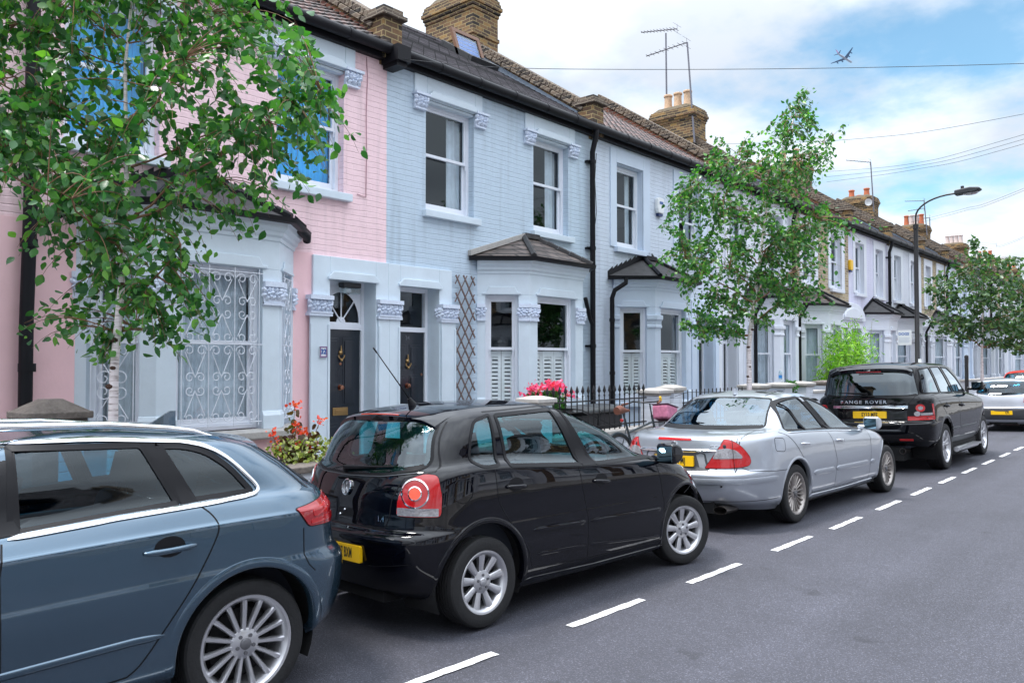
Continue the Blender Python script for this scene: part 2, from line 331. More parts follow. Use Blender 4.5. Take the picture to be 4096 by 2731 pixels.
m4 = n.new('ShaderNodeMapRange'); m4.inputs['From Min'].default_value = .66; m4.inputs['From Max'].default_value = .74; m4.inputs['To Min'].default_value = 1; m4.inputs['To Max'].default_value = .62; l.new(n4.outputs['Fac'], m4.inputs['Value'])
m5 = n.new('ShaderNodeMath'); m5.operation = 'MULTIPLY'; l.new(m3.outputs['Result'], m5.inputs[0]); l.new(m4.outputs['Result'], m5.inputs[1])
m6 = n.new('ShaderNodeMath'); m6.operation = 'MULTIPLY'; l.new(mr.outputs['Result'], m6.inputs[0]); l.new(m5.outputs[0], m6.inputs[1])
mx = n.new('ShaderNodeMix'); mx.data_type = 'RGBA'; mx.blend_type = 'MULTIPLY'; mx.inputs['Factor'].default_value = 1
l.new(rp.outputs['Color'], mx.inputs['A']); l.new(m6.outputs[0], mx.inputs['B']); l.new(mx.outputs['Result'], b.inputs['Base Color'])
b.inputs['Roughness'].default_value = .75
bp = n.new('ShaderNodeBump'); bp.inputs['Strength'].default_value = .6; bp.inputs['Distance'].default_value = .006; l.new(vo.outputs['Distance'], bp.inputs['Height']); l.new(bp.outputs['Normal'], b.inputs['Normal'])
ASPH = m
# worn road paint
m, n, l, b = nt('road_paint'); tc = n.new('ShaderNodeTexCoord'); nz = n.new('ShaderNodeTexNoise'); nz.inputs['Scale'].default_value = 40; nz.inputs['Detail'].default_value = 8; nz.inputs['Roughness'].default_value = .8
l.new(tc.outputs['Object'], nz.inputs['Vector']); rp = n.new('ShaderNodeValToRGB'); e = rp.color_ramp.elements; e[0].position = .36; e[0].color = (.16,.155,.165,1); e[1].position = .50; e[1].color = (.66,.66,.67,1)
l.new(nz.outputs['Fac'], rp.inputs['Fac']); l.new(rp.outputs['Color'], b.inputs['Base Color']); b.inputs['Roughness'].default_value = .7
RPAINT = m
KERB = mat('kerb_granite', (.30,.29,.28), .8, var=.25, vscale=14, bump=.3)
PAVE = roof_mat('pavement_slabs', (.24,.23,.22), row=.45, wid=.6, gap=.01, var=.15)
SOIL = mat('soil', (.06,.05,.035), .95, var=.4, bump=.5, bscale=20)
PINK = brick_mat('pink_painted_brick', painted=(.93,.67,.71)); PINKR = mat('pink_render', (.88,.57,.60), .6, var=.06, vscale=3, bump=.08, bscale=25)
BLUE = brick_mat('grey_blue_painted_brick', painted=(.52,.63,.74)); PALE = brick_mat('pale_blue_painted_brick', painted=(.62,.69,.80))
WHITEB = brick_mat('white_painted_brick', painted=(.70,.73,.82)); LILAC = brick_mat('lilac_painted_brick', painted=(.68,.68,.84))
STOCK = brick_mat('yellow_stock_brick', tone=[(.34,.26,.16),(.48,.40,.26),(.20,.15,.11),(.42,.33,.2)], mortar=(.5,.46,.38))
SOOTY = brick_mat('sooty_stock_brick', axis='XYZ', bumps=.9, tone=[(.075,.05,.036),(.34,.21,.07),(.018,.016,.017),(.17,.095,.05)], mortar=(.34,.26,.13))
COPING = brick_mat('coping_brick', axis='XYZ', bumps=1, tone=[(.08,.06,.05),(.2,.15,.11),(.03,.028,.028),(.12,.09,.07)], mortar=(.26,.22,.17))
REDB = brick_mat('red_brick', axis='XYZ', tone=[(.25,.09,.06),(.32,.13,.08),(.13,.06,.05),(.28,.11,.07)], mortar=(.3,.26,.22))
TRIM = mat('stucco_paint', (.64,.73,.81), .5, var=.09, vscale=2.5, bump=.06, bscale=30)
TRIM2 = mat('stucco_paint_white', (.72,.75,.82), .5, var=.07, vscale=2.5, bump=.06, bscale=30)
TRIM3 = mat('stucco_paint_blue', (.60,.69,.82), .5, var=.06, vscale=2.5, bump=.06, bscale=30)
CARV = mat('carved_stucco', (.68,.75,.88), .55, var=.12, vscale=30, bump=.25, bscale=45)
JOIN = mat('white_joinery', (.76,.79,.86), .4, var=.05, vscale=9)
BLK = mat('black_gutter_paint', (.006,.006,.009), .5, spec=.25)
SLATE = roof_mat('slate_roof', (.085,.075,.085), row=.095, wid=.25)
TILE = roof_mat('brown_roof_tile', (.115,.062,.052), row=.17, wid=.22, gap=.028)
LEAD = mat('lead_flashing', (.22,.27,.34), .5, .3, var=.25, vscale=12)
FLAT = mat('dark_felt', (.05,.048,.05), .7, var=.5, vscale=7, bump=.3)
BAYSL = roof_mat('bay_slate', (.16,.125,.11), row=.10, wid=.28, gap=.014, var=.6)
WGLASS = glass_mat('house_window_glass', (.88,.92,.94), refl=1.0, base=.02)
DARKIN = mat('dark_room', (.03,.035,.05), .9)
CURT = mat('curtain_net', (.62,.68,.74), .9, var=.18, vscale=5); CURTB = mat('blue_curtain', (.05,.50,.95), .8, var=.2, vscale=6); CURTG = mat('grey_curtain', (.30,.36,.38), .9, var=.2)
DOORB = mat('black_door_gloss', (.008,.012,.020), .3, coat=.25); BRASS = mat('brass', (.45,.28,.12), .3, 1); COPPER = mat('copper_knob', (.42,.20,.13), .3, 1)
OLDST = mat('weathered_stone', (.17,.145,.13), .9, var=.5, vscale=18, bump=.6, bscale=40)
CREAM = mat('cream_stone', (.42,.40,.38), .8, var=.2, vscale=14, bump=.3, bscale=40)
WWALL = brick_mat('white_garden_wall', painted=(.62,.66,.74), axis='XYZ')
IRON = mat('black_iron', (.012,.012,.014), .45)
POTC = mat('buff_chimney_pot', (.55,.38,.25), .8, var=.25, vscale=12); POTR = mat('red_chimney_pot', (.45,.13,.06), .8, var=.2, vscale=12); POTW = mat('pale_chimney_pot', (.55,.46,.44), .8, var=.2)
ALU = mat('aerial_aluminium', (.16,.16,.19), .5, .5)
MORT = mat('mortar_flaunching', (.30,.25,.18), .95, var=.35, vscale=16, bump=.6)
YEL = mat('yellow_alarm', (.85,.50,.02), .4); WPL = mat('white_plastic', (.78,.80,.82), .35); DPL = mat('dark_plastic', (.02,.022,.026), .45)
WOOD = mat('grey_trellis_wood', (.17,.12,.11), .85, var=.3, vscale=20)
BRONZE = mat('roof_window_wood', (.15,.065,.03), .5)
SHUT = mat('shutter_white', (.90,.90,.89), .4)
BLINDB = mat('blue_blind', (.03,.14,.55), .5)

# ------------------------------------------------------------------ ground, road, pavement, markings
g = MB(); g.box(-900, 2500, -900, 900, -.6, -.5); struct(g.build('ground', SOIL))
def strip(name, prof, x0, x1, mt, nx=90):
    b_ = MB(); xs = [x0 + (x1-x0)*(i/nx)**1.6 for i in range(nx+1)]
    for i in range(nx):
        for (ya,za),(yb,zb) in zip(prof, prof[1:]): b_.quad((xs[i],ya,za),(xs[i+1],ya,za),(xs[i+1],yb,zb),(xs[i],yb,zb))
    return struct(b_.build(name, mt))
GUT = -.072
road = strip('road', [(-2.75,GUT),(-1.6,-.03),(-.4,-.004),(.8,0),(3.3,0),(3.9,-.02),(4.6,-.044),(5.42,GUT)], -14, 160, ASPH)
for s_, nm in ((1,'kerb'),(-1,'kerb')):
    k = MB(); y0, y1 = (5.42,5.56) if s_ > 0 else (-2.89,-2.75)
    for i in range(190): k.box(-14+i*.915, -14+i*.915+.908, y0, y1, -.3, .045 + (.002 if i%2 else 0))
    struct(k.build(nm, KERB, bevel=.012))
strip('pavement', [(5.56,.042),(6.60,.075),(6.62,.075)], -14, 160, PAVE); strip('pavement', [(-5.0,.075),(-2.89,.042)], -14, 160, PAVE)
strip('front_yard', [(6.62,.08),(8.9,.10)], -14, 160, PAVE); strip('front_yard', [(-8.3,.10),(-5.0,.08)], -14, 160, PAVE)
ends = [(2.24,3.46),(3.725,3.389),(5.296,3.305),(6.798,3.235),(8.352,3.18),(9.755,3.14),(11.24,3.126),(12.70,3.118),(14.13,3.112),(15.6,3.11),(17.1,3.11)]
ends += [(17.1+1.5*i, 3.11) for i in range(1, 26)]
for i, (x, y) in enumerate(ends):
    if i+1 < len(ends): dx_, dy_ = ends[i+1][0]-x, ends[i+1][1]-y
    a = math.atan2(dy_, dx_); d_ = Vector((math.cos(a), math.sin(a), 0)); nn = Vector((-d_.y, d_.x, 0)); L = .88 + random.uniform(-.02,.02)
    k = MB(); P = Vector((x, y, .005)); top = []; bot = []
    for j in range(13):
        c = P - d_*L*(1-j/12); wv = .035
        top.append(c + nn*(wv+random.uniform(-.006,.006))); bot.append(c - nn*(wv+random.uniform(-.006,.006)))
    for j in range(12): k.quad(bot[j], bot[j+1], top[j+1], top[j])
    k.build('lane_dash', RPAINT, road)
# ------------------------------------------------------------------ terraced houses
W = 8.70; EAVE = 6.10; FY = .10
def rosette(mb, c, r, ax, up, out, m=0, petals=5):
    """a carved leaf rosette: petals round a boss"""
    c = Vector(c)
    for i in range(petals):
        a = 2*PI*i/petals + .3; d = ax*math.cos(a) + up*math.sin(a); p = c + d*r*.62
        e1, e2 = d*r*.52, (ax*-math.sin(a) + up*math.cos(a))*r*.36
        ring = []
        for k in range(6):
            t = 2*PI*k/6; ring.append(p + e1*math.cos(t) + e2*math.sin(t))
        mb.add(ring + [p + out*r*.55], [(k,(k+1)%6,6) for k in range(6)], m)
    ring = [c + (ax*math.cos(2*PI*k/6) + up*math.sin(2*PI*k/6))*r*.28 + out*r*.2 for k in range(6)]
    mb.add(ring + [c + out*r*.75], [(k,(k+1)%6,6) for k in range(6)], m)

def carved_band(mb, path, z0, z1, m=0, out=.03):
    """leafy carving round a capital; path in plan"""
    for p, q in zip(path, path[1:]):
        p, q = Vector((*p,0)), Vector((*q,0)); d = q-p; L = d.length; d.normalize(); nrm = Vector((d.y,-d.x,0)); up = Vector((0,0,1))
        h = z1-z0; k = max(1, round(L/(h*.62)))
        for i in range(k):
            c = p + d*L*(i+.5)/k + nrm*out + up*(z0+h*.5)
            rosette(mb, c, h*.50, d, up, nrm, m, 5 if i%2 else 6)
            if i: mb.ball(tuple(p + d*L*i/k + nrm*out + up*(z0+h*.82)), h*.17, 6, m)
        for e in (p, q): mb.ball(tuple(e + nrm*out + up*(z0+h*.8)), h*.2, 6, m)

def sash(B, M, w, z0, z1, zm, par, curtain=None, cside=0, name='window', jm=None, deep=.03, lowcurt=None, blind=None):
    """box sash in its own frame: M maps (s, t outward, z); s 0..w. Returns the window part"""
    f = MB(); j = .055
    f.obox(M, 0, j, -.06, .0, z0, z1); f.obox(M, w-j, w, -.06, .0, z0, z1); f.obox(M, j, w-j, -.06, .001, z1-.06, z1); f.obox(M, j, w-j, -.06, .003, z0, z0+.05)
    # upper sash stands forward of the lower
    f.obox(M, j, j+.04, -.05, -.012, zm, z1-.06); f.obox(M, w-j-.04, w-j, -.05, -.012, zm, z1-.06)
    f.obox(M, j+.04, w-j-.04, -.05, -.012, z1-.10, z1-.06); f.obox(M, j, w-j, -.055, -.008, zm-.025, zm+.02)
    f.obox(M, j, j+.04, -.085, -.052, z0+.05, zm-.025); f.obox(M, w-j-.04, w-j, -.085, -.052, z0+.05, zm-.025); f.obox(M, j+.04, w-j-.04, -.085, -.052, z0+.05, z0+.13)
    for s in (j+.012, w-j-.03): f.obox(M, s, s+.018, -.008, .004, zm-.10, zm-.02)       # sash horns
    o = B(f, name, jm or JOIN, par, bevel=.004)
    g = MB(); g.quad(*[M @ Vector(p) for p in ((j+.04,-.03,zm+.02),(w-j-.04,-.03,zm+.02),(w-j-.04,-.03,z1-.10),(j+.04,-.03,z1-.10))])
    B(g, 'pane', WGLASS, o)
    g = MB(); g.quad(*[M @ Vector(p) for p in ((j+.04,-.07,z0+.13),(w-j-.04,-.07,z0+.13),(w-j-.04,-.07,zm-.025),(j+.04,-.07,zm-.025))])
    B(g, 'pane', WGLASS, o)
    def drape(s0, s1, a, b, mt, amp=.018, k=7, y=-.16, nm='curtain'):
        c = MB(); N = max(10, int((s1-s0)*60)); row = []
        ph = random.random()*6
        for i in range(N+1):
            s = s0+(s1-s0)*i/N; t = y + amp*math.sin(ph+s*2*PI*k) + amp*.5*math.sin(s*2*PI*k*2.3)
            row.append((s,t))
        for (sa,ta),(sb,tb) in zip(row, row[1:]): c.quad(*[M @ Vector(p) for p in ((sa,ta,a),(sb,tb,a),(sb,tb*.98-.004,b),(sa,ta*.98-.004,b))])
        B(c, nm, mt, o, smooth='all')
    if curtain is not None:
        if cside == 2: drape(.06, w-.06, z0+.06, z1-.08, curtain, amp=.012, k=9)
        elif cside == 3: drape(.06, w*.26, z0+.06, z1-.08, curtain); drape(w*.74, w-.06, z0+.06, z1-.08, curtain)
        elif cside == 1: drape(w*.66, w-.05, z0+.06, z1-.08, curtain); drape(w*.84, w-.02, z0+.06, z1-.08, CURTG, y=-.21)
        elif cside == -1: drape(.05, w*.32, z0+.06, z1-.08, curtain)
    if blind:
        c = MB(); k = int((z1-zm)/.05) if blind == 'top' else int((z1-z0-.1)/.05)
        for i in range(k): zz_ = z1-.09-i*.05; c.quad(*[M @ Vector(p) for p in ((.05,-.13,zz_),(w-.05,-.13,zz_),(w-.05,-.115,zz_-.047),(.05,-.115,zz_-.047))])
        B(c, 'blind', CURT, o)
    return o

def shutters(B, M, w, z0, z1, leaves, par):
    for i in range(leaves):
        s0 = .06+(w-.12)*i/leaves+.004; s1 = .06+(w-.12)*(i+1)/leaves-.004; y = -.095
        c = MB(); c.obox(M, s0, s0+.05, y-.03, y, z0, z1); c.obox(M, s1-.05, s1, y-.03, y, z0, z1)
        c.obox(M, s0+.05, s1-.05, y-.03, y, z1-.09, z1); c.obox(M, s0+.05, s1-.05, y-.03, y, z0, z0+.08)
        k = int((z1-z0-.17)/.062)
        for q in range(k):
            zc = z0+.08+(q+.5)*(z1-z0-.17)/k
            c.add([M @ Vector(p) for p in ((s0+.05,y-.035,zc+.022),(s1-.05,y-.035,zc+.022),(s1-.05,y-.003,zc-.012),(s0+.05,y-.003,zc-.012),
                   (s0+.05,y-.035,zc+.032),(s1-.05,y-.035,zc+.032),(s1-.05,y-.003,zc-.002),(s0+.05,y-.003,zc-.002))],
                  [(0,1,2,3),(4,7,6,5),(3,2,6,7),(0,4,5,1)])
        B(c, 'shutter', SHUT, par)

def facet(p, q):
    """matrix for a wall facet in plan: x along, y outward, z up"""
    p, q = Vector((*p,0)), Vector((*q,0)); d = (q-p).normalized(); nrm = Vector((d.y,-d.x,0))
    return Matrix(((d.x,nrm.x,0,p.x),(d.y,nrm.y,0,p.y),(0,0,1,0),(0,0,0,1))), (q-p).length

def house(x0, x1, bay, wall, trim, label, name='terraced_house', carved=False, caps='plain', detail=2, roof=None, bayroof=None, bay_x=None, chimney=None,
          upcurt=None, downstyle=None, doormat=None, step_flash=True, group='terraced houses along the street', parapet=True, pipe=True, lowwall=None, rooflight=None, door_hood=False, wall2=None, base_mat=None):
    root = thing(name, label, 'house', ((x0+x1)/2, W, FY), 0, group)
    T = Matrix.Translation(-Vector(root.location))
    def B(mb, nm, mt, par=None, **k): return mb.build(nm, mt, par or root, M=T, **k)
    Lr = bay == 'L'                       # bay on the left of the door
    mx_ = (lambda u: x1-u) if Lr else (lambda u: x0+u)     # u measured from the door-side party line
    X = lambda u0, u1: tuple(sorted((mx_(u0), mx_(u1))))
    width = x1-x0; k_ = width/4.97
    w1 = X(.74*k_, 1.76*k_); w2 = X(3.22*k_, 4.20*k_)
    if bay_x: xb0, xb1 = bay_x
    else: xb0, xb1 = X(1.86*k_, 4.42*k_)
    dz0, dz1 = .26, 2.90; d0, d1 = X(.22, .98)
    holes = [(w1[0], w1[1], 4.03, 5.68), (w2[0], w2[1], 4.03, 5.68), (d0, d1, -.1, dz1), (xb0+.2, xb1-.2, 0, 2.9)]
    # wall with openings and reveals
    wl = MB(); xs = sorted({x0, x1} | {h for q in holes for h in q[:2]}); zs = sorted({0., EAVE+.14} | {h for q in holes for h in q[2:] if 0 < h < EAVE})
    for xa, xb in zip(xs, xs[1:]):
        for za, zb in zip(zs, zs[1:]):
            c = ((xa+xb)/2, (za+zb)/2)
            if any(h[0] < c[0] < h[1] and h[2] < c[1] < h[3] for h in holes): continue
            wl.quad((xa,W,za),(xb,W,za),(xb,W,zb),(xa,W,zb))
    for i, (a, b_, c, d) in enumerate(holes[:2]):
        y1 = W+.20
        wl.quad((a,W,c),(a,y1,c),(a,y1,d),(a,W,d)); wl.quad((b_,W,c),(b_,W,d),(b_,y1,d),(b_,y1,c))
    B(wl, 'wall', wall)
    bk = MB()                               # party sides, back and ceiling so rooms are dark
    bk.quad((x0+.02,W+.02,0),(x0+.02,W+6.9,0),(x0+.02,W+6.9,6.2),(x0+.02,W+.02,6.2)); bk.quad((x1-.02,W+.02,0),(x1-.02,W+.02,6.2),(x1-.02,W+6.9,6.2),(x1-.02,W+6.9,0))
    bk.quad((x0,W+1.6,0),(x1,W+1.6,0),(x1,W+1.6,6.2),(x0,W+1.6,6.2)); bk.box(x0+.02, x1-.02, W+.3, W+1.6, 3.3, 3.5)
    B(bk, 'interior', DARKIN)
    # upper windows
    for i, (a, b_) in enumerate((w1, w2)):
        M = Matrix(((1,0,0,a),(0,-1,0,W+.115),(0,0,1,0),(0,0,0,1)))
        ct = (upcurt or [(CURT,1),(CURT,3)])[i]
        o = sash(B, M, b_-a, 4.05, 5.66, 4.90, None, ct[0], ct[1])
        s = MB(); s.box(a-.07, b_+.09, W-.09, W+.12, 3.935, 4.035); B(s, 'sill', trim, o, bevel=.008)
        t = MB(); Mw = Matrix(((1,0,0,a),(0,-1,0,W),(0,0,1,0),(0,0,0,1))); ww = b_-a
        if carved:
            for (sa, sb, zz0, zz1) in ((-.24,0,5.70,EAVE+.1),(0,ww,5.68,EAVE+.1),(ww,ww+.17,5.70,EAVE+.1)): t.obox(Mw, sa, sb, -.01, .03, zz0, zz1)
            t.obox(Mw, 0, ww, -.115, -.0, 5.64, 5.68)
            t.prism([(-.0,5.69),(ww,5.69),(ww,5.72),(ww-.07,5.80),(.07,5.80),(0,5.72)], lambda a_,b2,c_: Mw @ Vector((a_,c_,b2)), .03, .085)
            oo = B(t, 'lintel', trim, o, bevel=.012)
            for sa in (-.27, ww-.02):
                cv_ = MB()
                cv_.obox(Mw, sa, sa+.29, 0, .10, 5.69, 5.725); cv_.prism([(.0,5.50),(.20,5.50),(.26,5.69),(-.0+.02,5.69)], lambda a_,b2,c_: Mw @ Vector((sa+.015+a_,c_,b2)), 0, .045); cv_.obox(Mw, sa+.015, sa+.24, 0, .065, 5.485, 5.505)
                P = [Mw @ Vector((sa+.03,.045,0)), Mw @ Vector((sa+.25,.045,0))]
                carved_band(cv_, [(p.x,p.y) for p in P], 5.51, 5.69, out=.01)
                B(cv_, 'carved_bracket', CARV, o)
        else:
            e = .21
            t.obox(Mw, -e, 0, -.01, .025, 4.03, 5.95); t.obox(Mw, ww, ww+e+.05, -.01, .025, 4.03, 5.95); t.obox(Mw, 0, ww, -.01, .0251, 5.68, 5.95)
            t.obox(Mw, -.0, .012, -.19, -.01, 4.03, 5.68); t.obox(Mw, ww-.012, ww, -.19, -.01, 4.03, 5.68); t.obox(Mw, .012, ww-.012, -.19, -.01, 5.665, 5.68)
            B(t, 'surround', trim, o, bevel=.006)
    # ---- doorway: stucco panel, pilasters, door, fanlight
    PX = lambda u0, u1, *r: None
    t = MB()
    def ub(u0, u1, y0, y1, z0, z1, m=0):
        a, b_ = X(u0, u1); t.box(a, b_, y0, y1, z0, z1, m)
    ub(0, .22, W-.05, W+.28, FY, 3.18); ub(.22, .98, W-.05, W+.28, dz1, 3.18); ub(.98, 1.24, W-.049, W+.28, FY, 3.179)
    a, b_ = d0, d1
    t.prism([(a-.04,2.88),(b_+.04,2.88),(b_+.04,2.91),(b_-.04,2.985),(a+.04,2.985),(a-.04,2.91)], lambda p,q,r: (p,r,q), W-.05, W-.085)
    # pilaster shafts with raised margin
    for (u0, u1) in ((0,.19),(1.0,1.30)):
        ub(u0, u1, W-.075, W-.0505, FY+.3, 2.40); ub(u0, u1+(.03 if u0 else .01), W-.10, W-.0505, FY, FY+.3)
        if u0: ub(u0, u0+.035, W-.088, W-.0755, FY+.35, 2.30); ub(u1-.035, u1, W-.088, W-.0755, FY+.35, 2.30)
        else: ub(.155, .19, W-.088, W-.0755, FY+.35, 2.30)
    if door_hood:
        pts = []
        for i in range(13):
            an = PI*i/12; pts.append((x0 if not Lr else x1, 0))
    sur = B(t, 'door_surround', trim, bevel=.008)
    for (u0, u1) in ((0,.215),(.975,1.33)):
        c = MB()
        a_, b2 = X(u0, u1); c.box(a_, b2, W-.135, W+.02, 2.605, 2.66); c.box(a_, b2, W-.105, W+.01, 2.395, 2.43); c.box(*X(u0, u1-.015), W-.115, W+.01, 2.43, 2.45)
        if caps == 'carved':
            c.box(*X(u0, u1-.03), W-.078, W+.02, 2.45, 2.605); carved_band(c, [(a_+(.01 if u0 or not Lr else .02), W-.078),(b2-.01, W-.078)], 2.45, 2.605, out=.012)
            # return towards the door
            rx = mx_(.215 if u0 == 0 else .975); 
            if not Lr and u0: carved_band(c, [(rx, W+.02),(rx, W-.07)], 2.45, 2.605, out=.0)
        else:
            c.box(*X(u0, u1-.02), W-.085, W+.02, 2.45, 2.605); c.box(*X(u0, u1-.01), W-.11, W+.02, 2.53, 2.56)
        B(c, 'capital', CARV if caps == 'carved' else trim, sur, bevel=.0 if caps == 'carved' else .008)
    DY = W+.235
    f = MB(); f.box(d0, d0+.05, DY-.03, DY+.05, dz0, dz1); f.box(d1-.05, d1, DY-.03, DY+.05, dz0, dz1); f.box(d0+.05, d1-.05, DY-.031, DY+.05, 2.245, 2.315); f.box(d0+.05, d1-.05, DY-.03, DY+.05, dz1-.07, dz1)
    f.box(d0-.04, d1+.04, W-.12, DY+.06, FY, dz0)
    fan = downstyle.get('fan') if downstyle else None
    if fan:                                             # half-round fanlight with three bars
        cx, rr = (d0+d1)/2, .30; zb = 2.345
        N = 24; arc = [(cx+rr*math.cos(PI*i/N), zb+rr*1.35*math.sin(PI*i/N)) for i in range(N+1)]
        outer = [(d1-.05, zb)] + [(d1-.05 if i <= N//2 else d0+.05, 2.83 if 0 < i < N else zb) for i in range(N+1)] + [(d0+.05, zb)]
        for i in range(N):
            t0 = (d1-.05) if i < N/2 else (d0+.05)
            f.quad((arc[i][0],DY-.012,arc[i][1]),(arc[i+1][0],DY-.012,arc[i+1][1]),(arc[i+1][0],DY-.012,2.831),(arc[i][0],DY-.012,2.831))
        f.box(d0+.05, cx-rr, DY-.012, DY-.008, 2.315, 2.831); f.box(cx+rr, d1-.05, DY-.012, DY-.008, 2.315, 2.831); f.box(cx-rr, cx+rr, DY-.02, DY, 2.315, zb)
        for an in (45, 90, 135):
            ca, sa = math.cos(R(an)), math.sin(R(an)); f.tube([(cx,DY-.012,zb),(cx+rr*ca,DY-.012,zb+rr*1.35*sa)], .011, 6)
        f.lathe([(0,-.012),(.075,-.012),(.075,.0),(0,.0)], Matrix.Translation((cx,DY-.012,zb)) @ Matrix.Rotation(PI/2,4,'X'), 16)
    fr = B(f, 'door_frame', JOIN, bevel=.005)
    g = MB(); g.quad((d0+.05,DY+.01,2.315),(d1-.05,DY+.01,2.315),(d1-.05,DY+.01,dz1-.07),(d0+.05,DY+.01,dz1-.07)); B(g, 'pane', WGLASS, fr)
    dr = MB(); dr.box(d0+.05, d1-.05, DY, DY+.045, dz0, 2.245); cx = (d0+d1)/2
    pn = [(d0+.13,cx-.035),(cx+.035,d1-.13)]
    for a_, b2 in pn:
        rows = ((.45,.98),(1.20,2.13)) if not (downstyle or {}).get('six') else ((.45,.98),(1.18,1.62),(1.70,2.06))
        for za, zb_ in rows:
            dr.prism([(a_,za),(b2,za),(b2,zb_),(a_,zb_)], lambda p,q,r: (p+(cx-p)*0,r,q), DY, DY-.006)
            dr.box(a_+.03, b2-.03, DY-.016, DY-.0061, za+.04, zb_-.04)
    dd = B(dr, 'door', doormat or DOORB, bevel=.005)
    if detail > 1:
        k = MB(); k.box(cx-.125, cx+.125, DY-.012, DY-.0001, 1.085, 1.19); k.box(cx-.09, cx+.09, DY-.019, DY-.0121, 1.11, 1.165); B(k, 'letter_plate', BRASS, dd, bevel=.004)
        k = MB(); k.lathe([(0,.055),(.03,.05),(.036,.035),(.03,.02),(.014,.012),(.014,0),(.04,0)], Matrix.Translation((cx,DY-.001,1.46)) @ Matrix.Rotation(PI/2,4,'X'), 14); B(k, 'door_knob', COPPER, dd, smooth=50)
        k = MB(); kz = 1.93 if fan else 1.82; k.lathe([(0,.03),(.022,.026),(.034,.012),(.034,0)], Matrix.Translation((cx,DY-.001,kz)) @ Matrix.Rotation(PI/2,4,'X'), 12)
        k.tube([(cx+.05*math.cos(t_),DY-.03,kz-.03+.055*math.sin(t_)) for t_ in [PI+i*PI/8 for i in range(9)]], .009, 6); k.tube([(cx,DY-.02,kz+.02),(cx,DY-.02,kz+.10)], [.016,.004], 6); k.ball((cx,DY-.03,kz-.10), .02, 8)
        B(k, 'door_knocker', BRASS, dd, smooth=50)
        k = MB(); lz = 1.78 if fan else 1.62; lx = cx if fan else d1-.10
        k.lathe([(0,.01),(.018,.008),(.02,0)], Matrix.Translation((lx,DY-.001,lz)) @ Matrix.Rotation(PI/2,4,'X'), 10); B(k, 'lock', COPPER, dd)
    # ---- bay
    p_ = .58; A_, B_, C_, D_ = (xb0,W),(xb0+p_,W-p_),(xb1-p_,W-p_),(xb1,W); path = [A_,B_,C_,D_]
    bs = MB(); bs.sweep([(-.001,FY),(-.001,.958),(-.2,.958),(-.2,FY)], path); bw = MB(); bw.sweep([(0,2.86),(0,3.22),(-.2,3.22),(-.2,2.86)], path)
    fcs = [facet(A_,B_), facet(B_,C_), facet(C_,D_)]
    pier = [.13,.20,.20,.13]
    for (M, L), (pa, pb) in zip(fcs, ((.12,.20),(.22,.22),(.20,.12))):
        pass
    d1v = (Vector(B_)-Vector(A_)).normalized(); d2v = (Vector(C_)-Vector(B_)).normalized(); d3v = (Vector(D_)-Vector(C_)).normalized()
    V = Vector
    pp = [[V(A_), V(A_)+d1v*.13], [V(B_)-d1v*.17, V(B_), V(B_)+d2v*.21], [V(C_)-d2v*.21, V(C_), V(C_)+d3v*.17], [V(D_)-d3v*.13, V(D_)]]
    for q in pp: bw.sweep([(0,.96),(0,2.86),(-.2,2.86),(-.2,.96)], [tuple(v) for v in q])
    for q in pp:
        qq = [tuple(v) for v in q]
        bw.sweep([(0,1.05),(.035,1.05),(.035,1.20),(.012,1.25),(0,1.25)], qq)
        if caps != 'carved':
            bw.sweep([(0,2.46),(.03,2.47),(.03,2.51),(.012,2.53),(.02,2.60),(.055,2.63),(.055,2.71),(0,2.72)], qq)
    bwo = B(bw, 'bay_wall', wall2 or trim, bevel=.006)
    B(bs, 'bay_base', base_mat or wall2 or trim, bwo)
    if caps == 'carved':
        for q in pp:
            cc = MB(); qq = [tuple(v) for v in q]; cc.sweep([(0,2.655),(.055,2.66),(.055,2.72),(0,2.72)], qq); cc.sweep([(0,2.465),(.025,2.465),(.025,2.66),(0,2.66)], qq); cc.sweep([(0,2.45),(.035,2.45),(.035,2.48),(0,2.48)], qq)
            carved_band(cc, qq, 2.50, 2.66, out=.026)
            B(cc, 'capital', CARV, bwo)
    s = MB(); s.sweep([(-.02,.96),(.11,.94),(.13,.96),(.13,1.03),(-.02,1.06)], path); B(s, 'bay_sill', CREAM if carved else trim, bwo, bevel=.008)
    cn = MB(); cn.sweep([(-.02,3.19),(.015,3.19),(.02,3.23),(.05,3.255),(.055,3.29),(.10,3.33),(.105,3.38),(.13,3.40),(.13,3.425),(-.02,3.425)], path); B(cn, 'cornice', trim, bwo, bevel=.004)
    for fi, (M, L) in enumerate(fcs):
        s0, s1 = ((.13, L-.17),(.21, L-.21),(.17, L-.13))[fi]
        Mw = M @ Matrix.Translation((s0,-.10,0)); ww = s1-s0
        hd = MB(); hd.prism([(-.05,2.865),(ww+.05,2.865),(ww+.05,2.90),(ww-.01,2.90),(ww-.06,2.99),(.06,2.99),(.01,2.90),(-.05,2.90)], lambda p,q,r: Mw @ Vector((p,r,q)), .10, .125)
        st = (downstyle or {}).get('bay', 'net')
        o = sash(B, Mw, ww, 1.06, 2.86, 2.02, None, CURT if st in ('net','grille') else None, 2 if st in ('net','grille') else 0, blind='all' if st == 'blind' else None)
        B(hd, 'hood_mould', trim, o, bevel=.008)
        if st == 'shutter': shutters(B, Mw, ww, 1.12, 1.98, 3 if fi == 1 else 2, o)
        if st == 'grille': grille(B, M, s0, s1, o)
    # roof of the bay
    eo = .15; ev = []
    for i, q in enumerate(path):
        q = V(q)
        if i == 0: ev.append(q + V((-eo*1.2,0)))
        elif i == 3: ev.append(q + V((eo*1.2,0)))
        else: ev.append(q + V((0,-eo)) + V((-.06 if i == 1 else .06, 0)))
    ax = (xb0+xb1)/2; zE, zA = 3.45, 3.90
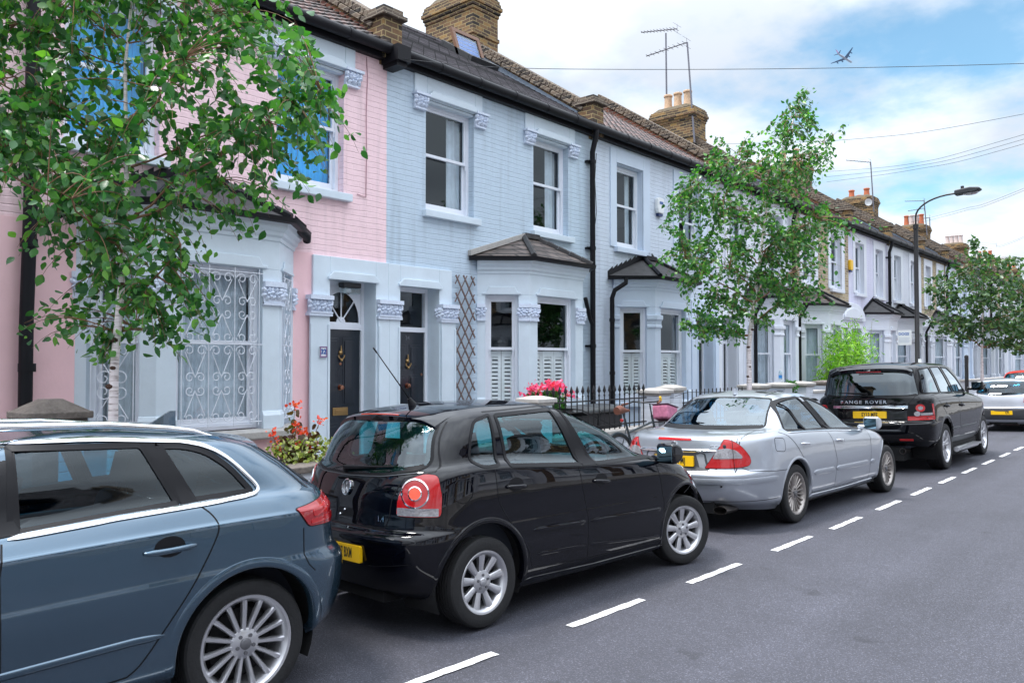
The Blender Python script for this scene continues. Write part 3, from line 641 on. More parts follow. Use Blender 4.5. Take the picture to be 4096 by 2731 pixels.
    rf = MB(); e = [(v.x,v.y,zE) for v in ev]; aL, aR = (ax-.17,W,zA), (ax+.13,W,zA)
    for lo in (0, -.035):
        E_ = [(x,y,z+lo) for x,y,z in e]; l_, r_ = (aL[0],aL[1],aL[2]+lo), (aR[0],aR[1],aR[2]+lo)
        rf.add(E_+[l_,r_], [(0,1,4),(1,2,5,4),(2,3,5)])
    for i in range(3): rf.quad(e[i], e[i+1], (e[i+1][0],e[i+1][1],zE-.035), (e[i][0],e[i][1],zE-.035))
    bro = B(rf, 'bay_roof', bayroof or FLAT)
    hp = MB()
    for a_, b2 in ((e[1],aL),(e[2],aR)):
        a_, b2 = V(a_), V(b2); k = 5
        for i in range(k):
            q0, q1 = a_.lerp(b2, i/k), a_.lerp(b2, (i+.97)/k); hp.tube([q0+V((0,0,.012)), q1+V((0,0,.02))], .05, 6)
    hp.box(aL[0]-.03, aR[0]+.03, W-.09, W+.01, zA-.02, zA+.06)
    B(hp, 'hip_tile', BLK if step_flash else FLAT, bro)
    for sd_, a_, b2 in ((-1,e[0],aL),(1,e[3],aR)):
        fl = MB()
        if step_flash:
            k = 8
            for i in range(k):
                xa = a_[0]+(b2[0]-a_[0])*i/k; xb = a_[0]+(b2[0]-a_[0])*(i+1)/k; za = a_[2]+(b2[2]-a_[2])*i/k; zb_ = a_[2]+(b2[2]-a_[2])*(i+1)/k
                fl.prism([(xa,za-.02),(xb,zb_-.02),(xb,zb_+.14),(xa,za+.09)], lambda p,q,r: (p,r,q), W-.012, W+.01)
        else:
            fl.prism([(a_[0]-.03,a_[2]),(b2[0],b2[2]-.02),(b2[0],b2[2]+.06),(a_[0]-.03,a_[2]+.085)], lambda p,q,r: (p,r,q), W-.07, W+.01)
        B(fl, 'flashing', BLK if step_flash else CREAM, bro)
    gt = MB(); gp = [(v.x,v.y) for v in ev]; gt.sweep([(-.03,3.43),(-.02,3.395),(.02,3.38),(.06,3.395),(.07,3.45),(.05,3.45),(.04,3.41),(-.01,3.41),(-.02,3.45)], gp); B(gt, 'gutter', BLK, bro, smooth=50)
    # ---- main roof, gutter, parapet on the right-hand party line, chimney
    rt = roof or SLATE; ye, ze, yr, zr = W-.22, 6.17, 12.0, 8.42
    r = MB()
    if rt is TILE:
        k = 22
        for i in range(k):                       # courses lapped like real tiles, with a rolled lower edge
            ya, za = ye+(yr-ye)*i/k, ze+(zr-ze)*i/k; yb, zb_ = ye+(yr-ye)*(i+1.05)/k, ze+(zr-ze)*(i+1.05)/k
            nT = int((x1-x0)/.2) if detail > 1 else 1; sx = (x1-x0)/nT
            for j in range(nT):
                xa = x0+j*sx
                if detail > 1:
                    pr_ = [(0,.03),(.25,.048),(.5,.03),(.62,.02),(1,.03)]
                    for (ta,ha),(tb,hb) in zip(pr_,pr_[1:]): r.add([(xa+ta*sx,ya,za+ha),(xa+tb*sx,ya,za+hb),(xa+tb*sx,yb,zb_+hb-.03),(xa+ta*sx,yb,zb_+ha-.03),(xa+ta*sx,ya,za+ha-.03),(xa+tb*sx,ya,za+hb-.03)], [(0,1,2,3),(0,4,5,1)])
                else: r.add([(xa,ya,za+.03),(xa+sx,ya,za+.03),(xa+sx,yb,zb_),(xa,yb,zb_),(xa,ya,za),(xa+sx,ya,za)], [(0,1,2,3),(0,4,5,1)])
    else:
        k = 26
        for i in range(k):
            ya, za = ye+(yr-ye)*i/k, ze+(zr-ze)*i/k; yb, zb_ = ye+(yr-ye)*(i+1.05)/k, ze+(zr-ze)*(i+1.05)/k
            r.add([(x0,ya,za+.016),(x1,ya,za+.016),(x1,yb,zb_),(x0,yb,zb_),(x0,ya,za),(x1,ya,za)], [(0,1,2,3),(0,4,5,1)])
    r.quad((x0,yr,zr),(x1,yr,zr),(x1,yr+3.6,6.1),(x0,yr+3.6,6.1)); r.tube([(x0,yr,zr),(x1,yr,zr)], .07, 8)
    ro = B(r, 'roof', rt, smooth=30 if rt is TILE else False)
    gt = MB(); gt.box(x0, x1, W-.10, W-.005, EAVE-.10, EAVE+.10); yc, zc = W-.20, EAVE+.02
    gt.tube([(x0,yc,zc),(x1,yc,zc)], .075, 10)
    for i in range(1, 6): xx = x0+(x1-x0)*i/6; gt.tube([(xx,yc,zc),(xx+.05,yc,zc)], .083, 10)
    B(gt, 'gutter', BLK, smooth=50)
    if parapet:
        pw = MB(); off = .20; a_, b2 = x1-.14, x1+.14
        pw.prism([(W-.02,5.95),(W-.02,6.50),(W+.1,6.50),(yr,zr+off),(yr+.3,zr+off),(yr+.3,zr-.3),(W+.3,5.95)], lambda p,q,r_: (r_,p,q), a_, b2)
        pw.box(a_-.03, b2+.03, W-.12, W+.22, 6.02, 6.60)
        po = B(pw, 'parapet', SOOTY if detail > 1 else SOOTY)
        cp = MB(); sl = (zr-ze)/(yr-ye); n_ = int((yr-W-.1)/.085)
        for i in range(n_):
            yy = W+.12+i*.085; z_ = 6.50+(yy-W-.1)*((zr+off-6.50)/(yr-W-.1)); an = math.atan(sl)
            Mx = Matrix.Translation((x1,yy,z_)) @ Matrix.Rotation(an,4,'X'); cp.obox(Mx, -.17, .17, 0, .094, .055, .155); 
        for i in range(int(n_/3)+1):
            yy = W+.12+i*.255; z_ = 6.50+(yy-W-.1)*((zr+off-6.50)/(yr-W-.1)); Mx = Matrix.Translation((x1,yy,z_)) @ Matrix.Rotation(math.atan(sl),4,'X'); cp.obox(Mx, -.20, .20, 0, .272, -.02, .05)
        cp.box(x1-.22, x1+.22, W-.19, W+.26, 6.60, 6.66); cp.box(x1-.18, x1+.18, W-.14, W+.22, 6.66, 6.75)
        B(cp, 'coping', COPING, po, bevel=.008 if detail > 1 else 0)
        lf = MB()
        for xx in (x1-.145,): lf.prism([(W+.25,6.36),(yr,zr-.0),(yr,zr+.16),(W+.25,6.52)], lambda p,q,r_: (r_,p,q), xx-.008, xx-.0005)
        B(lf, 'flashing', LEAD if rt is not TILE else REDB, po)
    if chimney:
        stack = chimney; cx0, cx1, cy0, cy1, cz = x1-.28, x1+.50, 11.55, 13.0, stack.get('z', 9.45)
        c = MB(); c.box(cx0, cx1, cy0, cy1, 7.4, cz-.42)
        for i, (g_, za, zb_) in enumerate(((.025,cz-.95,cz-.87),(.02,cz-.42,cz-.345),(.045,cz-.345,cz-.27),(.075,cz-.27,cz-.19),(.05,cz-.19,cz-.115),(.03,cz-.115,cz-.04))): c.box(cx0-g_, cx1+g_, cy0-g_, cy1+g_, za, zb_)
        c.box(cx0-.002, cx1+.002, cy0-.002, cy1+.002, cz-.05, cz-.0)
        ch = B(c, 'chimney', SOOTY, ro, bevel=.006)
        ml = MB(); ml.prism([(cy0,cz),(cy1,cz),(cy1-.25,cz+.10),(cy0+.25,cz+.10)], lambda p,q,r_: (r_,p,q), cx0+.05, cx1-.05); B(ml, 'flaunching', MORT, ch)
        pots = stack['pots']
        for i, (mt, h) in enumerate(pots):
            yy = cy0+.22+(cy1-cy0-.44)*(i+.5)/len(pots) if len(pots) > 1 else cy0+.7
            k = MB(); k.lathe([(.145,0),(.135,.05),(.115,h*.55),(.112,h-.07),(.135,h-.06),(.14,h-.02),(.125,h),(.095,h),(.09,h-.15)], Matrix.Translation(((cx0+cx1)/2,yy,cz+.05)), 16); B(k, 'chimney_pot', mt, ch, smooth=50)
    if pipe:
        pxx, py = x1-.18, W-.10
        k = MB(); k.tube([(pxx,W-.20,EAVE-.03),(pxx,W-.19,EAVE-.16),(pxx+.02,py,EAVE-.42),(pxx+.02,py,FY)], .052, 10)
        for zz_ in (5.5,3.9,2.1,1.0): k.tube([(pxx+.02,py,zz_-.03),(pxx+.02,py,zz_+.03)], .062, 10); k.box(pxx-.09, pxx+.13, py+.03, W, zz_-.02, zz_+.02)
        B(k, 'drainpipe', BLK, smooth=50)
    root['_'] = 0; del root['_']
    return root, B

def spiral(c, r, ax, up, a0, turns, sgn, n=16):
    return [c + (ax*math.cos(a0+sgn*2*PI*turns*i/n) + up*math.sin(a0+sgn*2*PI*turns*i/n))*r*(1-.72*i/n) for i in range(n+1)]
def grille(B, M, s0, s1, par):
    g = MB(); up = Vector((0,0,1)); ax = Vector((1,0,0)); t = .012; r = .0055
    P = lambda s, z: Vector((s, t, z))
    def ln(pts): g.tube([M @ p for p in pts], r, 5)
    lo, mid, hi = 1.14, 2.0, 2.80; k = 3 if s1-s0 > .7 else 1; a, b_ = s0+.05, s1-.05
    for z in (lo, mid, hi): ln([P(a-.04,z), P(b_+.04,z)])
    for i in range(k+1): s = a+(b_-a)*i/k; ln([P(s,lo-.04), P(s,hi+.05)])
    for i in range(k):
        cs = a+(b_-a)*(i+.5)/k; h = (b_-a)/k/2-.012
        for z0, z1 in ((lo,mid),(mid,hi)):
            zc = (z0+z1)/2
            for sx in (-1,1):
                for sz in (-1,1):
                    ze = z0 if sz < 0 else z1
                    ln([P(cs+sx*.01, zc+sz*.09), P(cs+sx*h*.82, ze-sz*.09)])
                    c = P(cs+sx*h*.52, ze-sz*.075); ln(spiral(c, h*.45, ax, up, 0 if sx > 0 else PI, 1.15, sx*sz))
                    c = P(cs+sx*h*.42, zc+sz*.07); ln(spiral(c, h*.42, ax, up, (PI if sx > 0 else 0), 1.2, -sx*sz))
    B(g, 'grille', JOIN, par)
# ------------------------------------------------------------------ the street of houses
HOUSES = {}
p30, B30 = house(-2.64, 2.33, 'R', PINKR, TRIM, 'pink rendered terraced house cut off by the frame beside the first drainpipe', carved=True, caps='carved', detail=1, roof=TILE, upcurt=[(CURTB,2),(CURTB,2)], pipe=False)
p32, B32 = house(2.33, 7.30, 'L', PINK, TRIM, 'pink painted brick house, blue curtains upstairs, white scrollwork grilles on its bay', carved=True, caps='carved', roof=TILE, bay_x=(3.22,5.80),
    upcurt=[(CURTB,2),(CURTB,2)], base_mat=PINKR, downstyle={'bay':'grille','fan':True}, pipe=False, bayroof=FLAT, step_flash=True)
p34, B34 = house(7.30, 12.28, 'R', BLUE, TRIM, 'grey blue painted brick house with trellis, half shutters and open roof window', carved=True, caps='carved', roof=SLATE, bay_x=(9.14,11.73),
    upcurt=[(CURT,1),(CURT,1)], downstyle={'bay':'shutter','six':True}, bayroof=BAYSL, step_flash=False, chimney={'z':9.62,'pots':[(POTC,.5)]*3}, pipe=True)
p36, B36 = house(12.28, 17.17, 'L', PALE, TRIM3, 'pale blue brick house with white alarm box and stepped black flashing on its bay', roof=TILE, bay_x=(12.93,15.5),
    upcurt=[(CURT,3),(CURT,3)], downstyle={'bay':'shutter'}, bayroof=FLAT, pipe=False)
p38, B38 = house(17.17, 21.7, 'R', WHITEB, TRIM2, 'white brick house half hidden behind the slender birch', roof=SLATE, upcurt=[(CURT,3)]*2, downstyle={'bay':'net'}, bayroof=FLAT, chimney={'z':9.45,'pots':[(POTC,.55)]*3}, detail=1)
p40, B40 = house(21.7, 26.19, 'L', STOCK, TRIM2, 'bare yellow brick house with white bay behind the bright bamboo', roof=TILE, upcurt=[(CURT,3)]*2, downstyle={'bay':'net'}, detail=1, pipe=False, bayroof=BAYSL)
p42, B42 = house(26.19, 30.3, 'R', LILAC, TRIM2, 'lilac tinted brick house carrying the yellow alarm box', roof=SLATE, upcurt=[(CURT,3)]*2, downstyle={'bay':'blind'}, detail=1, chimney={'z':9.4,'pots':[(POTC,.55),(POTC,.5)]})
p44, B44 = house(30.3, 34.6, 'L', WHITEB, TRIM2, 'white brick house just left of the street lamp post with net curtained bay', roof=SLATE, upcurt=[(CURT,3)]*2, downstyle={'bay':'net'}, detail=1, pipe=False)
p46, B46 = house(34.6, 38.4, 'R', STOCK, TRIM2, 'bare brown brick house with white window surrounds, the lamp post house', roof=SLATE, upcurt=[(CURT,3)]*2, downstyle={'bay':'net'}, detail=1, chimney={'z':9.35,'pots':[(POTR,.40),(POTR,.12),(POTR,.40)]})
xx = 38.4; kinds = [(PALE,TRIM3,'pale blue'),(LILAC,TRIM2,'lilac white'),(STOCK,TRIM2,'bare brick'),(WHITEB,TRIM2,'white painted')]
for i in range(9):
    kd = kinds[i%4]; wdt = 4.5
    house(xx, xx+wdt, 'L' if i%2 == 0 else 'R', kd[0], kd[1], f'{kd[2]} terraced house, {["first","second","third","fourth","fifth","sixth","seventh","eighth","ninth"][i]} along the row past the lamp post house', roof=SLATE if i%3 else TILE,
          upcurt=[(CURT,3)]*2, downstyle={'bay':'net'}, detail=1, pipe=i%2 == 1, chimney={'z':9.2,'pots':[(POTR,.6),(POTW,.6),(POTW,.6),(POTR,.6)] if i == 1 else [(POTW,.55)]*4 if i == 3 else [(POTR,.5)]*3} if i%2 == 1 else None)
    xx += wdt
# the facing terrace, across the road behind the camera: seen in the car paint and window panes
opp = [(WHITEB,TRIM2),(SOOTY,TRIM2),(WHITEB,TRIM2),(SOOTY,TRIM2),(STOCK,TRIM2),(WHITEB,TRIM2),(SOOTY,TRIM2),(WHITEB,TRIM2)]
def opposite(i, x):
    wl, tr = opp[i%len(opp)]
    h, _ = house(0, 4.8, 'L' if i%2 else 'R', wl, tr, ['first','second','third','fourth','fifth','sixth','seventh','eighth','ninth','tenth'][i] + ' house of the row facing the parked cars from across the road',
                 roof=SLATE, upcurt=[(CURT,3)]*2, downstyle={'bay':'net'}, detail=1, group='terraced houses across the road', pipe=False)
    h.location = (x, -8.2, FY); h.rotation_euler = (0,0,PI)
for i in range(9): opposite(i, -11 + 4.8*i)

# details that belong to single houses
for a, b_ in ((2.33,3.25),(5.78,6.08)):
    k = MB(); k.box(a, b_, W-.012, W+.01, FY, 3.20); B32(k, 'lower_render', PINKR)
k = MB(); k.box(7.18, 7.42, 8.33, 8.68, 5.94, 6.16); k.box(7.21, 7.39, 8.38, 8.68, 5.88, 5.94); B34(k, 'gutter_corbel', BLK)
# open roof window of the grey blue house
def slope_pt(x, y, h=0): 
    sl = (8.42-6.17)/(12.0-8.48); return Vector((x, y, 6.17+(y-8.48)*sl+h))
an = math.atan((8.42-6.17)/(12-8.48)); M = Matrix.Translation(slope_pt(11.0, 10.65, .02)) @ Matrix.Rotation(an,4,'X')
k = MB(); wv, hv = .78, 1.0
for a, b_, c, d in ((0,wv,0,.09),(0,wv,hv-.09,hv),(0,.08,.09,hv-.09),(wv-.08,wv,.09,hv-.09)): k.obox(M, a, b_, c, d, -.02, .10)
rw = B34(k, 'roof_window', DPL, bevel=.006)
k = MB(); k.obox(M, .08, wv-.08, .09, hv-.09, -.02, .0); B34(k, 'shaft', DARKIN, rw)
M2 = M @ Matrix.Translation((0,hv*.62,.11)) @ Matrix.Rotation(R(38),4,'X')
k = MB()
for a, b_, c, d in ((.0,wv,-hv*.62,-hv*.62+.09),(0,wv,hv*.38-.09,hv*.38),(0,.08,-hv*.62+.09,hv*.38-.09),(wv-.08,wv,-hv*.62+.09,hv*.38-.09)): k.obox(M2, a, b_, c, d, -.0, .07)
so_ = B34(k, 'sash', BRONZE, rw, bevel=.006)
k = MB()
for i in range(16): c = -hv*.62+.09+i*.05; k.obox(M2, .08, wv-.08, c, c+.038, .006+.006*(i%2), .014+.006*(i%2))
B34(k, 'blind', BLINDB, so_)
k = MB(); k.obox(M2, .08, wv-.08, -hv*.62+.09, hv*.38-.09, .045, .05); B34(k, 'pane', WGLASS, so_)
# bulkhead lamp over the left door, number tile, cable on the pink wall
k = MB(); k.box(6.58, 6.88, 8.71, 8.83, 2.80, 2.87); lo = B32(k, 'bulkhead_lamp', DPL, bevel=.015)
k = MB(); k.box(6.60, 6.86, 8.70, 8.83, 2.72, 2.80); B32(k, 'diffuser', glass_mat('frosted_lamp_glass', (.8,.85,.85), .8, .12), lo, bevel=.015)
k = MB(); k.box(6.135, 6.245, 8.605, 8.622, 1.865, 2.005); tl = B32(k, 'number_tile', mat('tile_white', (.75,.76,.78), .2), bevel=.004)
k = MB()
for a, b_, c, d in ((6.135,6.245,1.865,1.880),(6.135,6.245,1.99,2.005),(6.135,6.150,1.88,1.99),(6.23,6.245,1.88,1.99)): k.box(a, b_, 8.600, 8.6045, c, d)
B32(k, 'tile_border', mat('tile_purple', (.22,.12,.25), .3), tl)
def put_text(B, body, size, pos, mt, par, face='-Y', bold=.0, name='lettering', ex=.002, sx=1.0):
    vs, fs = text_mb(body, size, bold, ex); m_ = MB()
    f = {'-Y': lambda v: (pos[0]+v[0]*sx, pos[1]-v[2], pos[2]+v[1]), '-X': lambda v: (pos[0]-v[2], pos[1]-v[0]*sx, pos[2]+v[1])}[face]
    m_.add([f(v) for v in vs], fs); return B(m_, name, mt, par)
INK = mat('blue_numeral', (.02,.10,.35), .3); GREYNUM = mat('grey_numeral', (.12,.13,.15), .35, .6)
put_text(B32, '32', .085, (6.19,8.604,1.935), INK, tl, bold=.004, name='numeral')
put_text(B34, '34', .085, (7.90,8.931,2.155), GREYNUM, None, bold=.002, name='door_numeral')
k = MB(); k.tube([(6.93,8.69,5.98),(6.95,8.69,5.7),(6.93,8.69,5.2),(6.94,8.69,4.6),(6.93,8.69,4.05),(6.78,8.69,4.07)], .006, 5); B32(k, 'cable', mat('painted_cable', (.45,.26,.30), .6))
k = MB(); k.tube([(2.78,8.60,6.0),(2.78,8.60,3.3),(2.76,8.60,2.2),(2.76,8.60,.1)], .065, 10)
for z in (1.75,2.95,4.4): k.tube([(2.77,8.60,z-.04),(2.77,8.60,z+.04)], .08, 10)
k.tube([(3.3,8.3,3.38),(3.1,8.55,3.3),(2.80,8.60,3.12)], .04, 8); B32(k, 'drainpipe', BLK, smooth=50)
k = MB(); k.tube([(5.62,8.36,3.44),(5.86,8.50,3.36)], [.055,.055], 10); k.tube([(5.86,8.50,3.36),(5.89,8.55,3.32)], .05, 10); B32(k, 'gutter_outlet', BLK, smooth=50)
k = MB(); k.tube([(11.75,8.5,2.95),(12.0,8.58,2.6),(12.10,8.6,2.5)], .04, 8); k.tube([(12.30,8.64,5.7),(12.28,8.66,5.2),(12.33,8.66,4.6),(12.25,8.66,4.2),(12.22,8.66,3.0),(12.26,8.66,1.2)], .006, 5); B34(k, 'branch_pipe', BLK, smooth=50)
k = MB(); k.tube([(12.86,8.36,3.40),(12.86,8.36,3.30),(12.72,8.52,3.16),(12.72,8.58,3.02),(12.72,8.58,.1)], .045, 10)
for z in (2.6,1.6): k.tube([(12.72,8.58,z-.03),(12.72,8.58,z+.03)], .056, 10)
B36(k, 'bay_drainpipe', BLK, smooth=50)
for Bq, x in ((B40,21.86),(B46,34.75),(B38,19.05)):
    k = MB(); k.tube([(x,8.35,3.4),(x-.05,8.45,3.2),(x-.08,8.55,3.0),(x-.08,8.55,.1)], .045, 8); Bq(k, 'bay_drainpipe', BLK, smooth=50)
# arched pediments over the far paired doors
for xp in (26.19, 34.6, 43.0):
    pd = MB(); pts = [(-1.2,3.12)] + [(1.2*math.cos(PI-PI*i/14)*1.0, 3.18+.50*math.sin(PI*i/14)) for i in range(15)] + [(1.2,3.12)]
    pd.prism(pts, lambda a,b_,c: (xp+a, c, b_), W-.14, W+.0)
    pts2 = [(a*.72, 3.18+(b_-3.18)*.66) for a, b_ in pts[1:-1]]
    pd.prism(pts2, lambda a,b_,c: (xp+a, c, b_), W-.18, W-.1401)
    (B42 if xp < 30 else B46 if xp < 40 else B46)(pd, 'arched_pediment', TRIM2, bevel=.02)
# ------------------------------------------------------------------ cars
def pchip(x, y):
    x = np.asarray(x, float); y = np.asarray(y, float); n_ = len(x)
    if n_ == 2: return lambda q: y[0]+(y[1]-y[0])*(np.clip(q,x[0],x[1])-x[0])/(x[1]-x[0])
    h = np.diff(x); d = np.diff(y)/h; m_ = np.zeros(n_)
    for i in range(1, n_-1):
        if d[i-1]*d[i] > 0: w1 = 2*h[i]+h[i-1]; w2 = h[i]+2*h[i-1]; m_[i] = (w1+w2)/(w1/d[i-1]+w2/d[i])
    m_[0] = d[0]; m_[-1] = d[-1]
    def f(q):
        q = np.clip(q, x[0], x[-1]); i = np.clip(np.searchsorted(x, q, side='right')-1, 0, n_-2); t = (q-x[i])/h[i]
        return (2*t**3-3*t**2+1)*y[i]+(t**3-2*t**2+t)*h[i]*m_[i]+(-2*t**3+3*t**2)*y[i+1]+(t**3-t**2)*h[i]*m_[i+1]
    return f

def half_loop(xf, xr, w, Lf, Lr, pf, pr, tf=.02, tr=.02, nF=22, nS=84, nR=36):
    """plan outline of half a car at one level: front centre -> side -> rear centre"""
    th = np.linspace(0, PI/2, 400)
    F = np.c_[xf-Lf+Lf*np.cos(th)**(2/pf), w*np.sin(th)**(2/pf)]
    Rr = np.c_[xr+Lr-Lr*np.cos(th[::-1])**(2/pr), w*np.sin(th[::-1])**(2/pr)]
    def rs(P, k):
        s = np.r_[0, np.cumsum(np.hypot(*np.diff(P, axis=0).T))]; q = np.linspace(0, s[-1], k)
        return np.c_[np.interp(q, s, P[:,0]), np.interp(q, s, P[:,1])]
    S = np.c_[np.linspace(xf-Lf, xr+Lr, nS), np.full(nS, w)]
    P = np.vstack([rs(F, nF), S[1:-1], rs(Rr, nR)])
    xm = (xf+xr)/2; h = (xf-xr)/2; u = (P[:,0]-xm)/h
    P[:,1] *= 1 - np.where(u > 0, tf, tr)*np.abs(u)**3
    return P

class CarBody:
    def __init__(s, rows, crown=.045, sub=7, spine=(.35,.35)):
        t = np.arange(len(rows), dtype=float)
        keys = ['xf','xr','w','Lf','Lr','pf','pr']
        T = []
        for i in range(len(rows)-1):
            k = rows[i].get('n', sub); T += list(i+np.arange(k)/k)
        T.append(len(rows)-1); T = np.array(T)
        par = {k: pchip(t, [r[k] for r in rows])(T) for k in keys}
        zf = [pchip(*zip(*sorted(r['z']))) if len(r['z']) > 1 else (lambda q, c=r['z'][0][1]: np.full_like(q, c)) for r in rows]
        V = []
        for i, tt in enumerate(T):
            P = half_loop(*[par[k][i] for k in keys])
            zk = np.array([f(P[:,0]) for f in zf]); z = np.array([pchip(t, zk[:,j])(np.array([tt]))[0] for j in range(len(P))])
            V.append(np.c_[P, z])
        last = V[-1]; xa, xb = par['xr'][-1]+spine[0], par['xf'][-1]-spine[1]
        tgt = np.c_[np.clip(last[:,0], xa, xb), np.zeros(len(last)), last[:,2]]
        # the spine takes the height of the roof line there
        zc = pchip(*zip(*sorted(rows[-1]['z']))); tgt[:,2] = zc(tgt[:,0])
        for q in np.linspace(0, 1, 10)[1:]:
            L = last*(1-q)+tgt*q; L[:,2] += crown*(1-(1-q)**2.0); V.append(L)
        V = np.array(V); s.nr, s.ns = V.shape[:2]
        half = V.reshape(-1,3); n_ = len(half); mir = half*np.array([1,-1,1])
        idx = np.arange(n_).reshape(s.nr, s.ns)
        a, b, c, d = idx[:-1,:-1].ravel(), idx[:-1,1:].ravel(), idx[1:,1:].ravel(), idx[1:,:-1].ravel()
        f1 = np.c_[a,b,c,d]; f2 = np.c_[a,d,c,b]+n_
        s.V = np.vstack([half, mir]); s.F = np.vstack([f1, f2])
        bm = bmesh.new(); vs = [bm.verts.new(p) for p in s.V]
        for f in s.F:
            try: bm.faces.new([vs[i] for i in f])
            except ValueError: pass
        bmesh.ops.remove_doubles(bm, verts=bm.verts, dist=.0006); bmesh.ops.recalc_face_normals(bm, faces=bm.faces)
        s.bm = bm; bm.faces.ensure_lookup_table(); s.tree = BVHTree.FromBMesh(bm)
    def hit(s, o, d):
        loc, nor, i, dist = s.tree.ray_cast(Vector(o), Vector(d))
        if loc is None: return None
        if nor.dot(Vector(d)) > 0: nor = -nor
        return loc, nor
    def side(s, x, z, sg, off=0):
        h = s.hit((x, sg*3, z), (0,-sg,0))
        if h is None: 
            h = s.hit((x*.999, sg*3, z-.01), (0,-sg,0)) or (Vector((x, sg*.6, z)), Vector((0,sg,0)))
        return h[0]+h[1]*off
    def rear(s, y, z, off=0):
        h = s.hit((-4, y, z), (1,0,0)) or (Vector((-.5,y,z)), Vector((-1,0,0)))
        return h[0]+h[1]*off
    def front(s, y, z, off=0):
        h = s.hit((8, y, z), (-1,0,0)) or (Vector((3,y,z)), Vector((1,0,0)))
        return h[0]+h[1]*off
    def top(s, x, y, off=0):
        h = s.hit((x, y, 4), (0,0,-1)) or (Vector((x,y,1)), Vector((0,0,1)))
        return h[0]+h[1]*off
    def skew(s, a, z, sg, ang, off=0):
        """cast at an angle round a rear corner: a measured across the ray"""
        d = Vector((math.cos(ang), -sg*math.sin(ang), 0)); r = Vector((math.sin(ang), sg*math.cos(ang), 0))
        h = s.hit(r*a - d*5 + Vector((0,0,z)), d)
        if h is None: return None
        return h[0]+h[1]*off

def smooth_poly(pts, rad=.0, step=.03):
    """closed polygon resampled; corners rounded by rad"""
    n_ = len(pts); out = []
    for i in range(n_):
        p, a, b = Vector(pts[i]), Vector(pts[i-1]), Vector(pts[(i+1)%n_])
        r = min(rad if not isinstance(rad, (list,tuple)) else rad[i], (a-p).length*.45, (b-p).length*.45)
        if r < .002: out.append(p); continue
        p0, p1 = p+(a-p).normalized()*r, p+(b-p).normalized()*r
        for t in np.linspace(0,1,6): out.append(p0*(1-t)**2+p*2*t*(1-t)+p1*t**2)
    res = []
    for i in range(len(out)):
        a, b = out[i], out[(i+1)%len(out)]; k = max(1, int(math.ceil((b-a).length/step)))
        res += [a.lerp(b, j/k) for j in range(k)]
    return res
def inset(P, d):
    """move a closed 2D polygon inwards by d"""
    n_ = len(P); ar = sum(P[i].x*P[(i+1)%n_].y-P[(i+1)%n_].x*P[i].y for i in range(n_)); sg = 1 if ar > 0 else -1; out = []
    for i in range(n_):
        e1, e2 = (P[i]-P[i-1]), (P[(i+1)%n_]-P[i])
        if e1.length < 1e-9 or e2.length < 1e-9: out.append(P[i].copy()); continue
        n1 = Vector((-e1.y, e1.x)).normalized()*sg; n2 = Vector((-e2.y, e2.x)).normalized()*sg; m_ = (n1+n2)
        if m_.length < 1e-6: out.append(P[i]+n1*d); continue
        m_.normalize(); out.append(P[i]+m_*d/max(.5, m_.dot(n1)))
    return out
def inside(P, x, y):
    c = False; j = len(P)-1
    for i in range(len(P)):
        if (P[i].y > y) != (P[j].y > y) and x < (P[j].x-P[i].x)*(y-P[i].y)/(P[j].y-P[i].y)+P[i].x: c = not c
        j = i
    return c

def patch(mb, P, fn, off, skirt=.01, rings=5, m=0):
    """a panel with outline P laid on a surface by fn(a,b,off)"""
    c = sum(P, Vector((0,0)))/len(P); n_ = len(P); vs = []
    for q in np.linspace(1, 0, rings+1)[:-1]: vs += [fn(*(c+(p-c)*q), off) for p in P]
    vs.append(fn(*c, off)); fs = []
    for k in range(rings-1):
        for i in range(n_): fs.append((k*n_+i, k*n_+(i+1)%n_, (k+1)*n_+(i+1)%n_, (k+1)*n_+i))
    k = rings-1
    for i in range(n_): fs.append((k*n_+i, k*n_+(i+1)%n_, len(vs)-1))
    if skirt:
        o = len(vs); vs += [fn(*p, off-skirt) for p in P]
        fs += [(i, o+i, o+(i+1)%n_, (i+1)%n_) for i in range(n_)]
    if all(v is not None for v in vs): mb.add(vs, fs, m)
def ring(mb, Po, Pi, fn, off, skirt=.012, m=0, bulge=0):
    n_ = len(Po); vs = [fn(*p, off-skirt) for p in Po]+[fn(*p, off) for p in Po]+[fn(*p, off+bulge) for p in Pi]+[fn(*p, off-skirt*1.5) for p in Pi]
    mb.add(vs, [(k*n_+i, k*n_+(i+1)%n_, (k+1)*n_+(i+1)%n_, (k+1)*n_+i) for k in range(3) for i in range(n_)], m)
def line_strip(mb, pts, fn, off=.0015, wd=.006, m=0, step=.03):
    """a shut line: narrow dark strip laid on the body"""
    res = []
    for a, b in zip(pts, pts[1:]):
        a, b = Vector(a), Vector(b); k = max(1, int((b-a).length/step)); res += [a.lerp(b, j/k) for j in range(k)]
    res.append(Vector(pts[-1])); n_ = len(res)
    L, Rr = [], []
    for i, p in enumerate(res):
        d = (res[min(i+1,n_-1)]-res[max(i-1,0)]).normalized(); nn = Vector((-d.y,d.x)); L.append(p+nn*wd/2); Rr.append(p-nn*wd/2)
    vs = [fn(*p, off) for p in L]+[fn(*p, off) for p in Rr]
    if all(v is not None for v in vs): mb.add(vs, [(i,i+1,n_+i+1,n_+i) for i in range(n_-1)], m)
